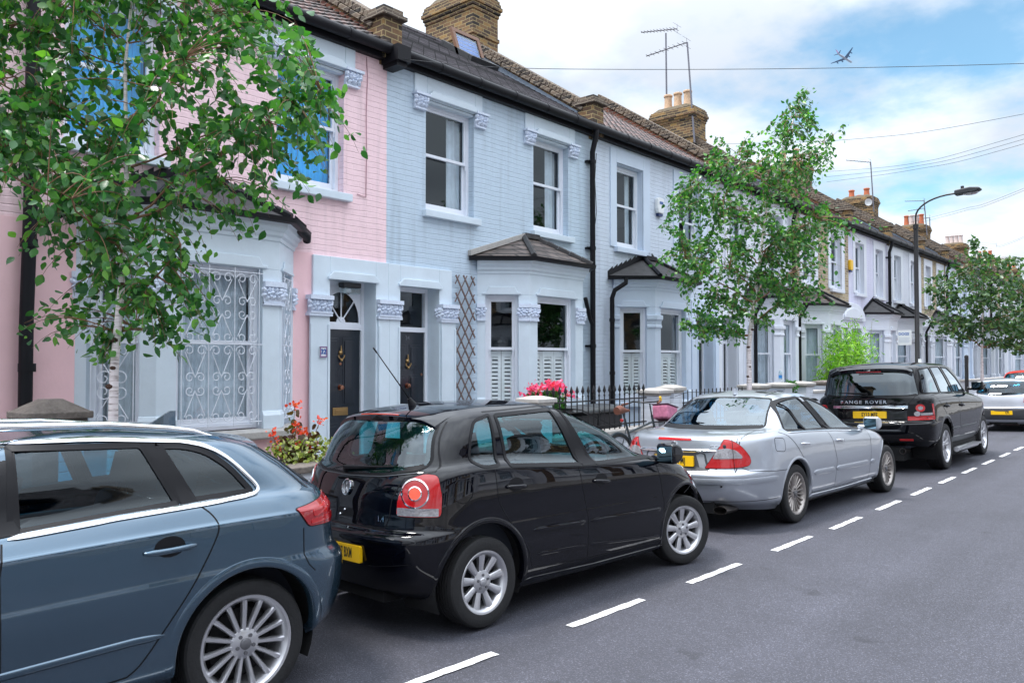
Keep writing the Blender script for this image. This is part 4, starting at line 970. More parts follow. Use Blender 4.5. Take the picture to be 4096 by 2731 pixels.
def curve2(pts, k=8):
    """smooth open curve through 2D points"""
    out = []; P = [Vector(p) for p in pts]
    for i in range(len(P)-1):
        p0, p1, p2, p3 = P[max(i-1,0)], P[i], P[i+1], P[min(i+2,len(P)-1)]
        for t in np.linspace(0,1,k,endpoint=False): out.append(.5*((2*p1)+(-p0+p2)*t+(2*p0-5*p1+4*p2-p3)*t*t+(-p0+3*p1-3*p2+p3)*t**3))
    out.append(P[-1]); return out
def raised(mb, pts, fn, wd, hgt, off=0, m=0):
    """a rounded moulding along a line on the surface"""
    P = [Vector(p) for p in pts]; res = []
    for a, b in zip(P, P[1:]):
        k = max(1, int((b-a).length/.04)); res += [a.lerp(b, j/k) for j in range(k)]
    res.append(P[-1]); n_ = len(res); rows = []
    for i, p in enumerate(res):
        d = (res[min(i+1,n_-1)]-res[max(i-1,0)]).normalized(); nn = Vector((-d.y,d.x)); e = min(1, i/1.5, (n_-1-i)/1.5)**.5 if hgt > 0 else 1
        rows.append([fn(*(p+nn*wd*q*max(.25,e)), off+hgt*h*max(.02,e)) for q, h in ((-.5,-.2),(-.46,.75),(-.2,1),(.2,1),(.46,.75),(.5,-.2))])
    k = 6; mb.add([q for r_ in rows for q in r_], [(i*k+j,(i+1)*k+j,(i+1)*k+j+1,i*k+j+1) for i in range(n_-1) for j in range(k-1)], m)

TYRE = mat('tyre_rubber', (.009,.009,.010), .75, var=.35, vscale=20, bump=.2, bscale=60)
ALLOY = mat('silver_alloy', (.58,.58,.60), .28, .85); ALLOYD = mat('dusty_alloy', (.34,.31,.29), .38, .8, var=.3, vscale=25); HUBG = mat('grey_hub', (.14,.14,.15), .4, .5)
CHROME = mat('chrome', (.80,.82,.85), .08, 1); RUBB = mat('black_trim', (.006,.006,.008), .5, spec=.25); RUBG = mat('grey_plastic_trim', (.055,.06,.068), .5)
ARCH = mat('arch_liner', (.006,.006,.007), .95); SEAT = mat('seat_cloth', (.02,.024,.035), .85); SEATB = mat('beige_cabin', (.22,.20,.17), .8)
CGLASS = glass_mat('car_glass', (.26,.68,.72), refl=1.3, base=.05); CGLASSB = glass_mat('car_glass_blue', (.16,.45,.62), refl=1.6, base=.09); CGLASSN = glass_mat('car_glass_navy', (.15,.50,.64), refl=.95, base=.02); CDARK = glass_mat('car_glass_privacy', (.03,.06,.09), refl=2.2, base=.08)
RED = mat('red_lens', (.42,.006,.008), .12, coat=1); RED2 = mat('dark_red_lens', (.30,.008,.012), .1, coat=1); ORNG = mat('amber_lens', (.80,.10,.015), .12, coat=1); CLR = mat('clear_lens', (.34,.33,.35), .1, .3, coat=1, var=.5, vscale=60)
PLY = mat('yellow_plate', (.85,.50,.005), .35); PLI = mat('plate_ink', (.008,.008,.01), .4); MIRR = mat('mirror_glass', (.16,.26,.32), .02, 1)
EXH = mat('exhaust', (.10,.09,.085), .35, .8)

def wheel_mesh(par, c, sg, r, rw, rim_r, style, al, name='wheel', steer=0):
    """wheel at c (axle), outer face towards sg*y"""
    M = Matrix.Translation(c) @ Matrix.Rotation(steer,4,'Z') @ Matrix.Rotation(-PI/2*sg,4,'X')       # local z -> outward
    wh = bpy.data.objects.new(name, None); COL.objects.link(wh); wh.parent = par; wh.empty_display_size = .1
    h = rw/2; ty = MB()
    prof = [(rim_r-.012,-h*.8),(rim_r+.02,-h*.98),(r*.93,-h),(r*.985,-h*.86),(r,-h*.6)]
    for q in (-.42,-.14,.14,.42): prof += [(r,(q-.06)*h),(r-.008,(q-.04)*h),(r-.008,(q+.04)*h),(r,(q+.06)*h)]
    prof += [(r,h*.6),(r*.985,h*.86),(r*.955,h*.96),(r*.93,h*.975),(r*.91,h),(rim_r+.035,h),(rim_r+.014,h*.96),(rim_r+.006,h*.86),(rim_r-.012,h*.7)]
    ty.lathe(prof, M, 56); ty.build('tyre', TYRE, wh, smooth=28)
    fz = h*.80; rm = MB()
    rm.lathe([(rim_r+.012,h*.90),(rim_r+.008,h*.955),(rim_r-.006,h*.93),(rim_r-.022,fz-.004),(rim_r-.034,fz-.04),(rim_r-.045,-h*.8),(rim_r-.02,-h*.8)], M, 48)
    kind, ns = style
    def spoke(a, w0, w1, r0, r1, z0, z1, th=.028, ridge=.005):
        ca, sa = math.cos(a), math.sin(a)
        def p(rr, ww, zz): return M @ Vector((rr*ca-ww*sa, rr*sa+ww*ca, zz))
        N = 5; rows = []
        for i in range(N+1):
            t = i/N; rr = r0+(r1-r0)*t; ww = w0+(w1-w0)*t; zc = z0+(z1-z0)*(t*t*(3-2*t))
            rows.append([p(rr,-ww,zc-th),p(rr,-ww,zc-.003),p(rr,-ww*.5,zc+ridge),p(rr,ww*.5,zc+ridge),p(rr,ww,zc-.003),p(rr,ww,zc-th)])
        rm.add([q for r_ in rows for q in r_], [(i*6+j,(i+1)*6+j,(i+1)*6+(j+1)%6,i*6+(j+1)%6) for i in range(N) for j in range(6)])
    hub = .068
    if kind == 'multi':
        for i in range(ns): spoke(2*PI*i/ns+.1, .011, .0145, hub*.8, rim_r-.015, fz-.018, fz-.006, ridge=.006)
    elif kind == 'nine':
        for i in range(ns): spoke(2*PI*i/ns+PI/2, .019, .030, hub*.8, rim_r-.012, fz-.020, fz-.006)
    elif kind == 'double':
        for i in range(ns):
            for e in (-1,1): spoke(2*PI*i/ns+e*.15, .0085, .013, hub*.9, rim_r-.012, fz-.022, fz-.006)
    elif kind == 'split5':
        for i in range(ns):
            for e in (-1,1): spoke(2*PI*i/ns+PI/2+e*.17, .026, .020, hub*.7, rim_r-.012, fz-.03, fz-.004)
    elif kind == 'turbine':
        for i in range(ns): spoke(2*PI*i/ns, .012, .022, hub*.9, rim_r-.012, fz-.02, fz-.006)
    rm.lathe([(0,fz-.005),(hub*.9,fz-.008),(hub*1.15,fz-.016),(hub*1.18,fz-.05)], M, 28)
    rm.build('rim', al, wh, smooth=38)
    cp = MB(); cp.lathe([(0,fz+.006),(.024,fz+.005),(.030,fz+.0),(.030,fz-.01)], M, 20)
    cp.build('hub_cap', HUBG if style[0] != 'nine' else ALLOY, wh, smooth=40)
    bl = MB()
    for i in range(5):
        a = 2*PI*i/5+PI/2; bl.lathe([(0,fz-.0),(.010,fz-.0),(.011,fz-.02)], M @ Matrix.Translation((.047*math.cos(a),.047*math.sin(a),0)), 8)
    bl.build('wheel_bolts', HUBG, wh)
    bd = MB(); bd.lathe([(0,h*.15),(rim_r*.72,h*.15),(rim_r*.72,h*.02),(0,h*.02)], M, 32); bd.lathe([(0,-h*.3),(rim_r-.03,-h*.3)], M, 32)
    bd.build('brake_disc', ARCH, wh, smooth=40)
    return wh

def hole_faces(body, test):
    bm = body.bm; kill = [f for f in bm.faces if test(f.calc_center_median(), f.normal)]
    bmesh.ops.delete(bm, geom=kill, context='FACES')

def make_car(name, label, spec, loc, rz, roll):
    root = thing(name, label, 'car', loc, rz, 'cars parked along the kerb'); root.rotation_euler = (roll, 0, rz)
    b = CarBody(spec['rows'], spec.get('crown',.045), spine=spec.get('spine',(.35,.35)))
    PNT = spec['paint']; GL = spec.get('glass', CGLASS)
    sides = {sg: (lambda x, z, off, sg=sg: b.side(x, z, sg, off)) for sg in (1,-1)}
    wb, yo, wr = spec['wb'], spec['half'], spec['wr']
    axles = [(0, wr, spec['arch'][0]), (wb, wr, spec['arch'][1])]
    wins = []
    for wdef in spec['windows']: wins.append((smooth_poly(wdef['p'], wdef.get('r',.03)), wdef))
    rw = smooth_poly(spec['rear_window'], spec.get('rw_r',.08)); fw = smooth_poly(spec['front_window'], .08)
    # everything that is laid on the surface is measured before holes are cut
    frames, panes = [], []
    for P, wd in wins:
        for sg in (1,-1):
            mb = MB(); ring(mb, inset(P,-.004), inset(P, wd.get('fr',.030)*.72), sides[sg], .004); frames.append((mb, 'window_frame', wd.get('fm', RUBB)))
            mb = MB(); patch(mb, inset(P, .010), sides[sg], -.004, skirt=0, rings=6); panes.append((mb, 'window', wd.get('glass', GL)))
    mb = MB(); ring(mb, inset(rw,-.004), inset(rw,.035), b.rear, .003, bulge=0); frames.append((mb, 'window_frame', RUBB)); mb = MB(); patch(mb, inset(rw,.012), b.rear, .0045 if spec.get('flush') else -.002, skirt=0, rings=12); panes.append((mb, 'rear_window', spec.get('rear_glass', GL)))
    mb = MB(); ring(mb, inset(fw,-.004), inset(fw,.045), b.front, .003); frames.append((mb, 'window_frame', RUBB)); mb = MB(); patch(mb, inset(fw,.03), b.front, -.003, skirt=0, rings=8); panes.append((mb, 'windscreen', GL))
    extra = []
    spec['details'](b, sides, extra)          # (mb, name, material, [parent index])
    arches = []
    for (ax, r_, ar) in axles:
        for sg in (1,-1):
            N = 48; a0, a1 = spec.get('arch_a', (-28, 208)); cz = spec.get('arch_z', wr); wl = spec.get('lip', .035)
            rows = []
            for i in range(N+1):
                lim = math.asin(max(-1, min(1, (spec['sill_z']+.015-cz)/ar))); t = lim+(PI-2*lim)*i/N; ca, sa = math.cos(t), math.sin(t); row = []
                for rr, of in ((ar+wl,-.003),(ar+wl*.75,.003),(ar-.004,.006),(ar-.012,.0),(ar-.012,-.05)):
                    z_ = max(spec['sill_z'], cz+rr*sa); q = b.side(ax+rr*ca, z_, sg, of); row.append(q)
                rows.append(row)
            mb = MB(); k = 5; mb.add([q for r2 in rows for q in r2], [(i*k+j,(i+1)*k+j,(i+1)*k+j+1,i*k+j+1) for i in range(N) for j in range(k-1)])
            arches.append((mb, 'wheel_arch', spec.get('arch_mat', PNT)))
    # cut the openings
    ins = [(inset(P,.008), wd) for P, wd in wins]; rwi = inset(rw,.018); fwi = inset(fw,.02)
    xm = wb*.45
    def test(c, nrm):
        if abs(nrm.y) > .35 and abs(c.y) > .35:
            for P, wd in ins:
                if inside(P, c.x, c.z): return True
            for (ax, r_, ar) in axles:
                if c.z < spec.get('belt_min', .95) and math.hypot(c.x-ax, c.z-spec.get('arch_z', wr)) < ar-.002: return True
        if c.x < xm and nrm.x < -.15 and inside(rwi, c.y, c.z): return True
        if c.x > xm and nrm.x > .10 and inside(fwi, c.y, c.z): return True
        if c.z < .5:
            for (ax, r_, ar) in axles:
                if abs(c.y) > .5 and math.hypot(c.x-ax, c.z-spec.get('arch_z', wr)) < ar-.002: return True
        return False
    # finer faces along every outline so the openings are cut cleanly
    outl = [(q, 'y') for q, _w in ins]+[(rwi,'r'),(fwi,'f')]
    for _lv in range(2):
        eds = set()
        for e in b.bm.edges:
            p, q = e.verts[0].co, e.verts[1].co; c = (p+q)/2
            for P, ax_ in outl:
                if ax_ == 'y':
                    if abs(c.y) < .4: continue
                    i0, i1 = inside(P, p.x, p.z), inside(P, q.x, q.z)
                else:
                    if (ax_ == 'r') != (c.x < xm): continue
                    i0, i1 = inside(P, p.y, p.z), inside(P, q.y, q.z)
                if i0 != i1: eds.update(ed for f in e.link_faces for ed in f.edges); break
            else:
                if c.z < spec.get('belt_min', .95) and abs(c.y) > .5:
                    for (ax, r_, ar) in axles:
                        d0 = math.hypot(p.x-ax, p.z-spec.get('arch_z', wr))-ar+.002; d1 = math.hypot(q.x-ax, q.z-spec.get('arch_z', wr))-ar+.002
                        if d0*d1 < 0: eds.update(ed for f in e.link_faces for ed in f.edges); break
        bmesh.ops.subdivide_edges(b.bm, edges=list(eds), cuts=1, use_grid_fill=True)
    hole_faces(b, test)
    me = bpy.data.meshes.new('body'); b.bm.to_mesh(me); b.bm.free(); me.materials.append(PNT); me.polygons.foreach_set('use_smooth', [True]*len(me.polygons))
    body = bpy.data.objects.new('body', me); COL.objects.link(body); body.parent = root
    for mb, nm, mt in arches: mb.build(nm, mt, root, smooth='all')
    for mb, nm, mt in frames: mb.build(nm, mt, root, smooth=60)
    for mb, nm, mt in panes:
        o = mb.build(nm, mt, root, smooth='all')
    objs = {}
    for e in extra:
        mb, nm, mt = e[:3]; kw = e[3] if len(e) > 3 else {}
        o = mb.build(nm, mt, objs.get(kw.get('on')) or root, smooth=kw.get('smooth', 45), bevel=kw.get('bevel', 0))
        if kw.get('key'): objs[kw['key']] = o
        if kw.get('label'): o['label'] = kw['label']
    # wheels, arch liners, floor
    tw = spec.get('tw', .2)
    for ax in (0, wb):
        for sg in (1,-1): wheel_mesh(root, Vector((ax, sg*(yo-tw/2), wr)), sg, wr, tw, spec['rim'], spec['spokes'], spec.get('alloy', ALLOY), steer=(spec.get('steer',0) if ax else 0))
    ln = MB()
    for (ax, r_, ar) in axles:
        for sg in (1,-1):
            N = 24; vs = []
            for i in range(N+1):
                t = R(-25+230*i/N); vs += [(ax+(ar+.01)*math.cos(t), sg*(yo-.05), spec.get('arch_z', wr)+(ar+.01)*math.sin(t)), (ax+(ar+.01)*math.cos(t), sg*(yo-.42), spec.get('arch_z', wr)+(ar+.01)*math.sin(t))]
            ln.add(vs, [(2*i,2*i+1,2*i+3,2*i+2) for i in range(N)])
            ln.add([(ax+(ar+.01)*math.cos(R(-25+230*i/N)), sg*(yo-.42), spec.get('arch_z', wr)+(ar+.01)*math.sin(R(-25+230*i/N))) for i in range(N+1)], [tuple(range(N+1))])
    xr, xf = spec['rows'][2]['xr'], spec['rows'][2]['xf']; hw = yo-.45
    ln.box(xr+.12, xf-.12, -hw, hw, .20, .42)
    ln.box(.42, wb-.42, -(yo-.06), yo-.06, .19, .40)
    ln.build('underbody', ARCH, root)
    # cabin
    cb = MB(); bz = spec['belt']; cx = spec['seat_x']; SM = spec.get('seat', SEAT)
    cb.box(cx[1]-.75, spec['cowl_x'], -.62, .62, .40, .44); cb.box(spec['rows'][4]['xr']+.12, cx[1]-.30, -.58, .58, .40, bz-.04)
    cb.box(cx[0]+.75, spec['cowl_x']+.15, -.66, .66, bz-.32, bz-.02)
    for sg in (1,-1): cb.box(cx[1]-.5, spec['cowl_x'], sg*.66-.02, sg*.66+.02, .4, bz-.10)
    cb.build('cabin', SM, root, bevel=.03)
    for x_, ys in ((cx[0], (-.37,.37)), (cx[1], (-.37,.37))):
        for y_ in ys:
            s_ = MB(); M = Matrix.Translation((x_, y_, 0)) @ Matrix.Rotation(R(-14),4,'Y')
            s_.obox(M, -.08, .06, -.24, .24, .50, bz+.04); s_.obox(M, .0, .50, -.25, .25, .42, .56)
            so_ = s_.build('seat', SM, root, bevel=.05, seg=3)
            h_ = MB(); h_.obox(M, -.07, .04, -.13, .13, bz+.09, bz+.27); h_.tube([M @ Vector((-.01,-.06,bz)), M @ Vector((-.01,-.06,bz+.12))], .008, 6); h_.tube([M @ Vector((-.01,.06,bz)), M @ Vector((-.01,.06,bz+.12))], .008, 6)
            h_.build('headrest', SM, so_, bevel=.04, seg=3)
    sw = MB(); Ms = Matrix.Translation((cx[0]+.52, -.37*spec.get('drive',1), bz-.04)) @ Matrix.Rotation(R(-62),4,'Y')
    sw.tube([Ms @ Vector((.18*math.cos(2*PI*i/24), .18*math.sin(2*PI*i/24), 0)) for i in range(25)], .014, 6); sw.tube([Ms @ Vector((0,-.17,0)), Ms @ Vector((0,.17,0))], .014, 6)
    sw.build('steering_wheel', RUBB, root, smooth=50)
    # door mirrors
    for sg in (1,-1):
        mx, my, mz = spec['mirror']; s_ = MB(); Mm = Matrix.Translation((mx, sg*my, mz)) @ Matrix.Rotation(sg*R(8),4,'Z')
        s_.prism([(-.0,-.085),(.0,.085),(.05,.088),(.12,.06),(.15,0),(.12,-.06),(.05,-.085)], lambda p,q,r_: Mm @ Vector((p,sg*r_,q)), .0, .20); s_.obox(Mm, .02, .08, -.10 if sg > 0 else -.02, .02 if sg > 0 else .10, -.08, -.02)
        mo = s_.build('door_mirror', spec.get('mirror_mat', PNT), root, bevel=.028, seg=3, smooth=50)
        g_ = MB(); g_.obox(Mm, -.004, .001, sg*.10-.082, sg*.10+.082, -.066, .066); g_.build('mirror_glass', MIRR, mo, bevel=.0)
    return root, b

def handle_set(extra, sides, hs, mt, size=(.21,.032), cup=True, cmat=None):
    for (x, z, dz) in hs:
        for sg in (1,-1):
            f = sides[sg]
            if cup:
                mb = MB(); P = smooth_poly([(x+.075*math.cos(2*PI*i/16), z+.012+.05*math.sin(2*PI*i/16)) for i in range(16)], 0); patch(mb, P, f, .001, skirt=0, rings=2); extra.append((mb, 'handle_recess', cmat or RUBB))
            mb = MB(); L, hh = size; pts = []
            rows = []
            for i in range(9):
                t = i/8; xx = x-L/2+L*t; zz = z+dz*(t-.5); bow = .030*(1-abs(2*t-1)**3)+.004; c = f(xx, zz, bow); n_ = (f(xx,zz,.05)-f(xx,zz,0)).normalized(); up = Vector((0,0,1))
                e = 1 if 0 < i < 8 else .6
                rows.append([c+up*hh*.5*e*math.sin(a)+n_*.012*math.cos(a) for a in [2*PI*k/8 for k in range(8)]])
            mb.add([q for r_ in rows for q in r_], [(i*8+k,(i+1)*8+k,(i+1)*8+(k+1)%8,i*8+(k+1)%8) for i in range(8) for k in range(8)]+[tuple(range(8)),tuple(range(64,72))[::-1]]); extra.append((mb, 'door_handle', mt, {'smooth':60}))

def plate(extra, b, yc, zc, body, w=.52, h=.111, x=None, tilt=0, dy=0, key='plate', size=.079, align=0, wsx=.74):
    q = b.rear(yc, zc, .006)
    P = lambda y, z, o: Vector((min(b.rear(yc-w/2*.8,zc,0).x, b.rear(yc+w/2*.8,zc,0).x, q.x)-o, y, z))
    mb = MB(); c = smooth_poly([(yc-w/2,zc-h/2),(yc+w/2,zc-h/2),(yc+w/2,zc+h/2),(yc-w/2,zc+h/2)], .012)
    patch(mb, c, P, .012, skirt=.02, rings=1); extra.append((mb, 'number_plate', PLY, {'key':key}))
    mb = MB(); vs, fs = text_mb(body, size, .0025, 0, 1.08); mb.add([P(yc-v[0]*wsx-align, zc+v[1]*1.15, .0135) for v in vs], fs); extra.append((mb, 'lettering', PLI, {'on':key,'smooth':False}))
def text_rear(extra, b, body, size, yc, zc, mt, off=.004, sx=1.0, spacing=1.0, name='badge_lettering', bold=.001):
    vs, fs = text_mb(body, size, bold, 0, spacing); mb = MB(); mb.add([b.rear(yc-v[0]*sx, zc+v[1], off) for v in vs], fs); extra.append((mb, name, mt, {'smooth':False}))
def both(extra, sides, fn):
    for sg in (1,-1): fn(sides[sg], sg)
def wrap_lamp(b, sg, ang, off0=0):
    return lambda a, z, off: (b.skew(a, z, sg, ang, off+off0) or Vector((-.3, sg*.75, z)))
def common_front(extra, b, zl, zg, hw, bw):
    for sg in (1,-1):
        mb = MB(); P = smooth_poly([(sg*(hw-.36),zl-.07),(sg*(hw-.10),zl-.06),(sg*(hw-.08),zl+.07),(sg*(hw-.34),zl+.05)], .04); patch(mb, P, b.front, .006, skirt=.02, rings=3); extra.append((mb, 'headlamp', CLR))
    mb = MB(); P = smooth_poly([(-bw,zg-.07),(bw,zg-.07),(bw*.92,zg+.07),(-bw*.92,zg+.07)], .03); patch(mb, P, b.front, .004, skirt=.02, rings=3); extra.append((mb, 'grille', RUBB))
def circ(c, r, n=20, sx=1): return [Vector((c[0]+r*sx*math.cos(2*PI*i/n), c[1]+r*math.sin(2*PI*i/n))) for i in range(n)]
def wiper(extra, b, y0, z0, y1, z1):
    mb = MB(); p0 = b.rear(y0,z0,.02); mb.lathe([(0,.035),(.022,.03),(.026,.0)], Matrix.Translation(b.rear(y0,z0,0)) @ Matrix.Rotation(-PI/2,4,'Y'), 10)
    mb.tube([b.rear(y0+(y1-y0)*t, z0+(z1-z0)*t, .028-.012*t) for t in (0,.25,.5,.75,1)], [.016,.015,.011,.007,.005], 6); extra.append((mb, 'wiper', RUBB))
def roof_spoiler(extra, b, x0, depth, yw, zt, mt, drop=.05, thick=.04, lip=0):
    mb = MB(); rows = []
    for i in range(21):
        y = -yw+2*yw*i/20; e = 1-.12*(abs(y)/yw)**3; q = b.top(x0, y, .002); xr_ = x0-depth*(1-.35*(abs(y)/yw)**2.2)
        zt_ = q.z-drop*.35-.015*(abs(y)/yw)**2
        rows.append([(x0+.06, y, b.top(x0+.06,y,.001).z+.0),(x0-.02,y,b.top(x0-.02,y,0).z+.006),(xr_+.02,y,zt_+lip),(xr_,y,zt_-.012+lip),(xr_+.005,y,zt_-thick+lip),(xr_+.07,y,zt_-thick-.015)])
    k = 6; mb.add([q for r_ in rows for q in r_], [(i*k+j,(i+1)*k+j,(i+1)*k+j+1,i*k+j+1) for i in range(20) for j in range(k-1)]+[tuple(range(k)),tuple(range(20*k,21*k))[::-1]])
    extra.append((mb, 'roof_spoiler', mt, {'key':'spoiler','smooth':50})); return rows

# ---- the black hatchback
PBLACK = paint_mat('black_car_paint', (.0012,.0015,.004), dust=.012, rough=.3)
def polo_details(b, sides, ex):
    for sg in (1,-1):
        f = sides[sg]; mb = MB()
        line_strip(mb, curve2([(.105,1.06),(.115,.92),(.15,.80),(.30,.60),(.41,.47),(.455,.34)],6)+[Vector((.52,.315)),Vector((1.07,.285))], f)
        line_strip(mb, [(.99,.99),(1.02,.85),(1.08,.60),(1.085,.285)], f); line_strip(mb, [(1.085,.285),(2.10,.262)], f)
        line_strip(mb, [(2.0,.95),(2.06,.80),(2.10,.6),(2.11,.262)], f); line_strip(mb, [(2.0,.95),(2.45,.925),(2.75,.83),(2.95,.74)], f)
        line_strip(mb, [(-.10,.62),(-.24,.68),(-.38,.735)], f); line_strip(mb, circ((-.19,.945),.082)+[circ((-.19,.945),.082)[0]], f, wd=.007)
        line_strip(mb, [(.17,1.455),(.85,1.475),(1.3,1.42),(1.75,1.25)], f, wd=.007)
        line_strip(mb, [(2.42,.64),(2.6,.70),(2.8,.62),(2.98,.58)], f); ex.append((mb, 'shut_line', RUBB, {'smooth':False}))
        mb = MB(); raised(mb, [(.46,.595),(1.05,.575)], f, .042, .014); raised(mb, [(1.105,.573),(2.06,.545)], f, .042, .014); ex.append((mb, 'rubbing_strip', PBLACK, {'smooth':60}))
        mb = MB(); raised(mb, [(.50,.415),(1.05,.390)], f, .03, .008); raised(mb, [(1.11,.388),(2.06,.31)], f, .03, .008); raised(mb, [(.40,.235),(1.2,.205),(2.16,.20)], f, .05, .010); ex.append((mb, 'sill_moulding', PBLACK, {'smooth':60}))
        mb = MB(); patch(mb, smooth_poly([(.865,1.448),(.965,1.452),(1.215,1.0),(1.045,1.005)], .01), f, .0035, skirt=.006, rings=3); ex.append((mb, 'pillar_trim', RUBB))
        mb = MB(); patch(mb, smooth_poly([(1.98,1.07),(2.10,.985),(2.06,.965),(1.97,.968)], .01), f, .006, skirt=.01, rings=2); ex.append((mb, 'mirror_sail', RUBB))
        # lamps
        g = wrap_lamp(b, sg, PI/4); L = smooth_poly([(.275,1.055),(.19,1.065),(.11,1.045),(.04,.985),(.008,.91),(-.004,.80),(.29,.792),(.298,.93)], .03, .02)
        mb = MB(); patch(mb, inset(L,-.006), g, .002, skirt=.012, rings=4); ex.append((mb, 'lamp_seal', RUBB))
        mb = MB(); patch(mb, L, g, .010, skirt=.014, rings=7); ex.append((mb, 'tail_lamp', RED, {'key':'lamp','smooth':60}))
        mb = MB(); c1 = circ((.125,.945),.094,28); ring(mb, c1, inset(c1,.009), g, .014, skirt=.004, bulge=.002); c2 = circ((.125,.945),.046,20); ring(mb, c2, inset(c2,.007), g, .014, skirt=.004, bulge=.002); ex.append((mb, 'lamp_ring', CHROME, {'on':'lamp'}))
        mb = MB(); patch(mb, c2, g, .0125, skirt=0, rings=2); ex.append((mb, 'lamp_centre', ORNG if False else mat('bright_red_lens', (.95,.09,.03), .12, coat=1) if 'bright_red_lens' not in MATS else MATS['bright_red_lens'], {'on':'lamp'}))
        mb = MB(); patch(mb, smooth_poly([(.005,.803),(.275,.797),(.275,.848),(.004,.855)], .006), g, .0125, skirt=.003, rings=2); ex.append((mb, 'reversing_lens', CLR, {'on':'lamp'}))
    rows = roof_spoiler(ex, b, -.12, .19, .585, 1.47, PBLACK, drop=.075, thick=.045)
    mb = MB(); pts = [(r_[2][0], r_[2][1], r_[2][2]) for r_ in rows[6:15]]
    mb.add([(x-.010,y,z-.036) for x,y,z in pts]+[(x-.004,y,z+.003) for x,y,z in pts]+[(x+.05,y,z+.006) for x,y,z in pts], [(k*9+i,k*9+i+1,(k+1)*9+i+1,(k+1)*9+i) for k in range(2) for i in range(8)]); ex.append((mb, 'brake_light', MATS['bright_red_lens'], {'on':'spoiler'}))
    mb = MB(); H = [(-.60,1.40),(-.66,1.20),(-.705,1.08),(-.55,1.04),(-.49,.92),(-.475,.78),(-.44,.715),(0,.705),(.44,.715),(.475,.78),(.49,.92),(.55,1.04),(.705,1.08),(.66,1.20),(.60,1.40)]
    line_strip(mb, [(-a,c) for a,c in H], b.rear, wd=.008); line_strip(mb, [(-.67,.50),(-.4,.47),(0,.46),(.4,.47),(.67,.50)], b.rear, wd=.006); ex.append((mb, 'hatch_line', RUBB, {'smooth':False}))
    mb = MB(); raised(mb, [(-.70,.645),(-.4,.655),(0,.66),(.4,.655),(.70,.645)], b.rear, .05, .012); ex.append((mb, 'bumper_moulding', PBLACK, {'smooth':60}))
    mb = MB(); line_strip(mb, [(-.62,1.075),(-.35,1.045),(0,1.035),(.35,1.045),(.62,1.075)], b.rear, wd=.007, off=.006); ex.append((mb, 'hatch_seam', RUBG, {'smooth':False}))
    # round badge: ring with two stacked letter shapes
    mb = MB(); c1 = circ((0,.955),.056,28); ring(mb, c1, inset(c1,.009), b.rear, .012, skirt=.012, bulge=.003)
    for pts in ([(-.020,.997),(0,.962),(.020,.997)],[(-.046,.975),(-.023,.913),(0,.952),(.023,.913),(.046,.975)]): raised(mb, pts, b.rear, .010, .006, off=.006)
    ex.append((mb, 'badge', CHROME, {'key':'badge'})); mb = MB(); patch(mb, c1, b.rear, .004, skirt=0, rings=2); ex.append((mb, 'badge_disc', HUBG, {'on':'badge'}))
    mb = MB(); patch(mb, smooth_poly([(-.10,.755),(.10,.755),(.10,.815),(-.10,.815)], .03), b.rear, .001, skirt=0, rings=2); ex.append((mb, 'hatch_handle', RUBB)); mb = MB(); mb.ball(tuple(b.rear(.055,.765,.006)), .011, 8); ex.append((mb, 'hatch_lock', CHROME)); mb = MB(); mb.ball(tuple(b.rear(0,.80,.006)), .010, 8); ex.append((mb, 'hatch_button', CHROME))
    text_rear(ex, b, '1.4', .055, -.40, .77, CHROME, .005); plate(ex, b, -.03, .535, '07 BXM', align=.095, w=.54, wsx=.56)
    wiper(ex, b, .06, 1.075, -.42, 1.10)
    mb = MB(); p = b.top(.02, 0, 0); mb.tube([p, p+Vector((-.03,0,.05))], [.035,.016], 8); mb.tube([p+Vector((-.03,0,.05)), p+Vector((-.34,0,.42))], [.006,.004], 6); mb.tube([p+Vector((-.32,0,.395)), p+Vector((-.35,0,.43))], .007, 6); ex.append((mb, 'roof_aerial', RUBB))
    handle_set(ex, sides, [(.30,.925,-.01),(1.25,.865,-.02)], PBLACK, size=(.20,.032)); common_front(ex, b, .70, .62, .80, .30)
